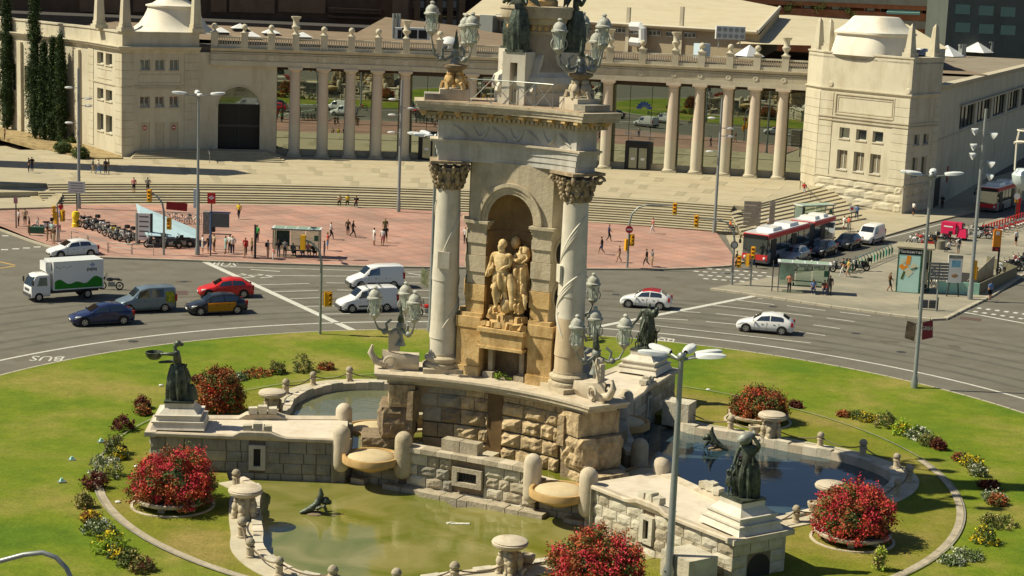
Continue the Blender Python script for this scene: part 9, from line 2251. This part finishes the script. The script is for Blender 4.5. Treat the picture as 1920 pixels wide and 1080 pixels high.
for a_ in [(267, 764, .42, .45, MR, 'small dark maroon shrub nearest the bronze woman pedestal'), (268, 776, .45, .35, RS, 'russet shrub just below the topmost left maroon shrub'), (232, 806, .60, .6, MR, 'round dark maroon shrub second from the top on the left lawn'), (216, 850, .55, .7, [('grey', 4), ('maroon2', 2), ('olive', 3)], 'grey shrub with purple stems on the left lawn'), (222, 860, .4, .35, YF, 'low yellow flowering plant by the left path'),
 (196, 893, .85, .8, GY, 'pale grey green shrub on the left lawn'), (178, 915, .60, .6, MR, 'lowest dark maroon shrub on the left lawn'), (158, 950, .35, .5, [('straw', 4), ('olive', 3)], 'dry straw coloured tuft on the left lawn'), (170, 978, .45, .35, [('russet', 3), ('yellow', 3), ('olive', 2)], 'rusty yellow flower clump at lower left'), (182, 1000, .75, .5, WH, 'white flower clump at lower left'), (205, 1030, .75, .6, YL, 'bright lime green shrub at lower left'), (217, 1044, .3, .25, YF, 'small yellow flowers below the lime shrub'), (243, 1060, .45, .55, GN_, 'dark green tuft at the bottom left'), (265, 1070, .5, .45, [('straw', 2), ('olive', 3), ('maroon2', 1)], 'brownish tuft at the very bottom left'),
 (375, 723, .5, .5, MR, 'maroon shrub right behind the bronze woman'), (410, 712, .6, .5, MR, 'maroon shrub on top of the red bush behind the bronze woman'), (480, 705, .9, .3, RS, 'low russet ground plant on the back left lawn'), (520, 700, .6, .5, GN_, 'spiky green tuft on the back left lawn'), (568, 697, .7, .8, [('straw', 3), ('olive', 4), ('green', 2)], 'tall spiky grass tuft on the back left lawn'), (612, 692, .5, .3, RS, 'small russet tuft near the left column'), (445, 712, .6, .3, WH, 'low pale plant on the back left lawn'),
 (1492, 763, .35, .25, MR, 'tiny maroon plant right of the far red bush'), (1580, 781, .3, .25, RS, 'small rusty plant at the start of the right flower row'), (1608, 784, .6, .3, YF, 'yellow daffodil clump left in the right flower row'), (1628, 790, .5, .3, YF, 'yellow daffodil clump second in the right flower row'), (1660, 800, .75, .6, GN_, 'dark green shrub in the right flower row'), (1690, 815, .55, .65, YL, 'bright lime shrub in the right flower row'), (1722, 822, .8, .5, WH, 'pale flowering shrub in the right flower row'), (1742, 834, .6, .4, GN_, 'green clump in the right flower row'), (1760, 842, .45, .4, MR, 'maroon plant in the right flower row'),
 (1797, 862, .3, .25, RS, 'rusty plant above the yellow flowers at right'), (1820, 872, .6, .4, YF, 'yellow flower clump at the far right'), (1832, 890, .5, .4, GY, 'grey clump at the far right'), (1855, 915, .5, .3, MR, 'maroon plant in the shadow at the far right'), (1862, 935, .6, .25, WH, 'white flowers in the shadow at the far right'), (1868, 945, .5, .35, RS, 'rusty plant in the shadow at the far right'), (1872, 985, .9, .4, GN_, 'broad green clump at the lower right'), (1848, 1018, .6, .55, YF, 'bright yellow flowers at the lower right'), (1812, 1045, .7, .2, WH, 'low white flower strip at the lower right'), (1785, 1055, .6, .2, WH, 'end of the white flower strip at the lower right'),
 (1648, 1068, .25, .8, [('straw', 3), ('lime', 2)], 'upright pale grass tuft below the right red bush')]:
 shrub(*a_)
P = T(0, 2.2, -.05, 5.27); t_ = thing('wall_weed', 'small green weed growing before the grotto under the niche', 'plant', tuple(P)); foliage('foliage', P, [('green', 3), ('lime', 2)], .4, .25, .25, 30, 16, .05, t_, 3, cr=.12)
struct(slab('earth_bank', [(-260, 200), (-260, 262), (0, 256), (60, 272), (160, 296), (230, 296), (226, 285), (160, 262), (0, 225)], 1.5, 1.95, m_soil))
for i, (px, py, w_, ty) in enumerate([(14, 244, 1.15, -14), (66, 262, 1.05, -30), (84, 264, .95, 86), (100, 266, .7, 78), (114, 268, .75, 72)]):
 P = G(px, py, 1.8); H = hgt(ty, P) - 1.8; t_ = thing('cypress_tree', ['leftmost tall dark cypress beside the palace wall', 'tallest dark cypress, second from the left', 'shorter cypress right in front of the tallest one', 'slim cypress, second from the right', 'rightmost slim cypress beside the left tower'][i], 'tree', tuple(P), 'cypresses beside the left tower')
 b = MB(); b.lathe(P, [(.16, 0), (.10, H * .5), (.02, H * .95)], 7); b.lathe(P, [(w_ * .3, .4), (w_ * .62, H * .12), (w_ * .55, H * .5), (w_ * .3, H * .8), (.03, H * .97)], 8); b.obj('trunk', lm['cypress'], t_)
 foliage('crown', P + Vector((0, 0, .25)), [('cypress', 6), ('cypress2', 3), ('green', .6)], w_ * 1.08, w_ * 1.08, H, 560, 22, .11, t_, 50 + i, shape='cone', cr=.34)
for i, (px, py, r) in enumerate([(118, 286, 1.1), (150, 296, 1.05), (140, 268, .8)]):
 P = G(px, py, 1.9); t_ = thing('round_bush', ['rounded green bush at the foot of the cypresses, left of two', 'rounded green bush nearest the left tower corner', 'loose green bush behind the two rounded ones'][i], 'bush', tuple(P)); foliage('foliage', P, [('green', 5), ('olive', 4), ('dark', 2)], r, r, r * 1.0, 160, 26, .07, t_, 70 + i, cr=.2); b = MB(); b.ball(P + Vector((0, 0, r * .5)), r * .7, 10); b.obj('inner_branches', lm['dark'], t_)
b = MB(); annulus(b, 21.7, 22.05, .185, radians(190), radians(250), 60, .6); annulus(b, 21.7, 22.05, .185, radians(-62), radians(12), 60, .6); struct(b.obj('path', m_slab2))
b = MB(); annulus(b, 22.07, 22.15, .19, 0, 2 * pi, 200, .6); struct(b.obj('path', m_slab))
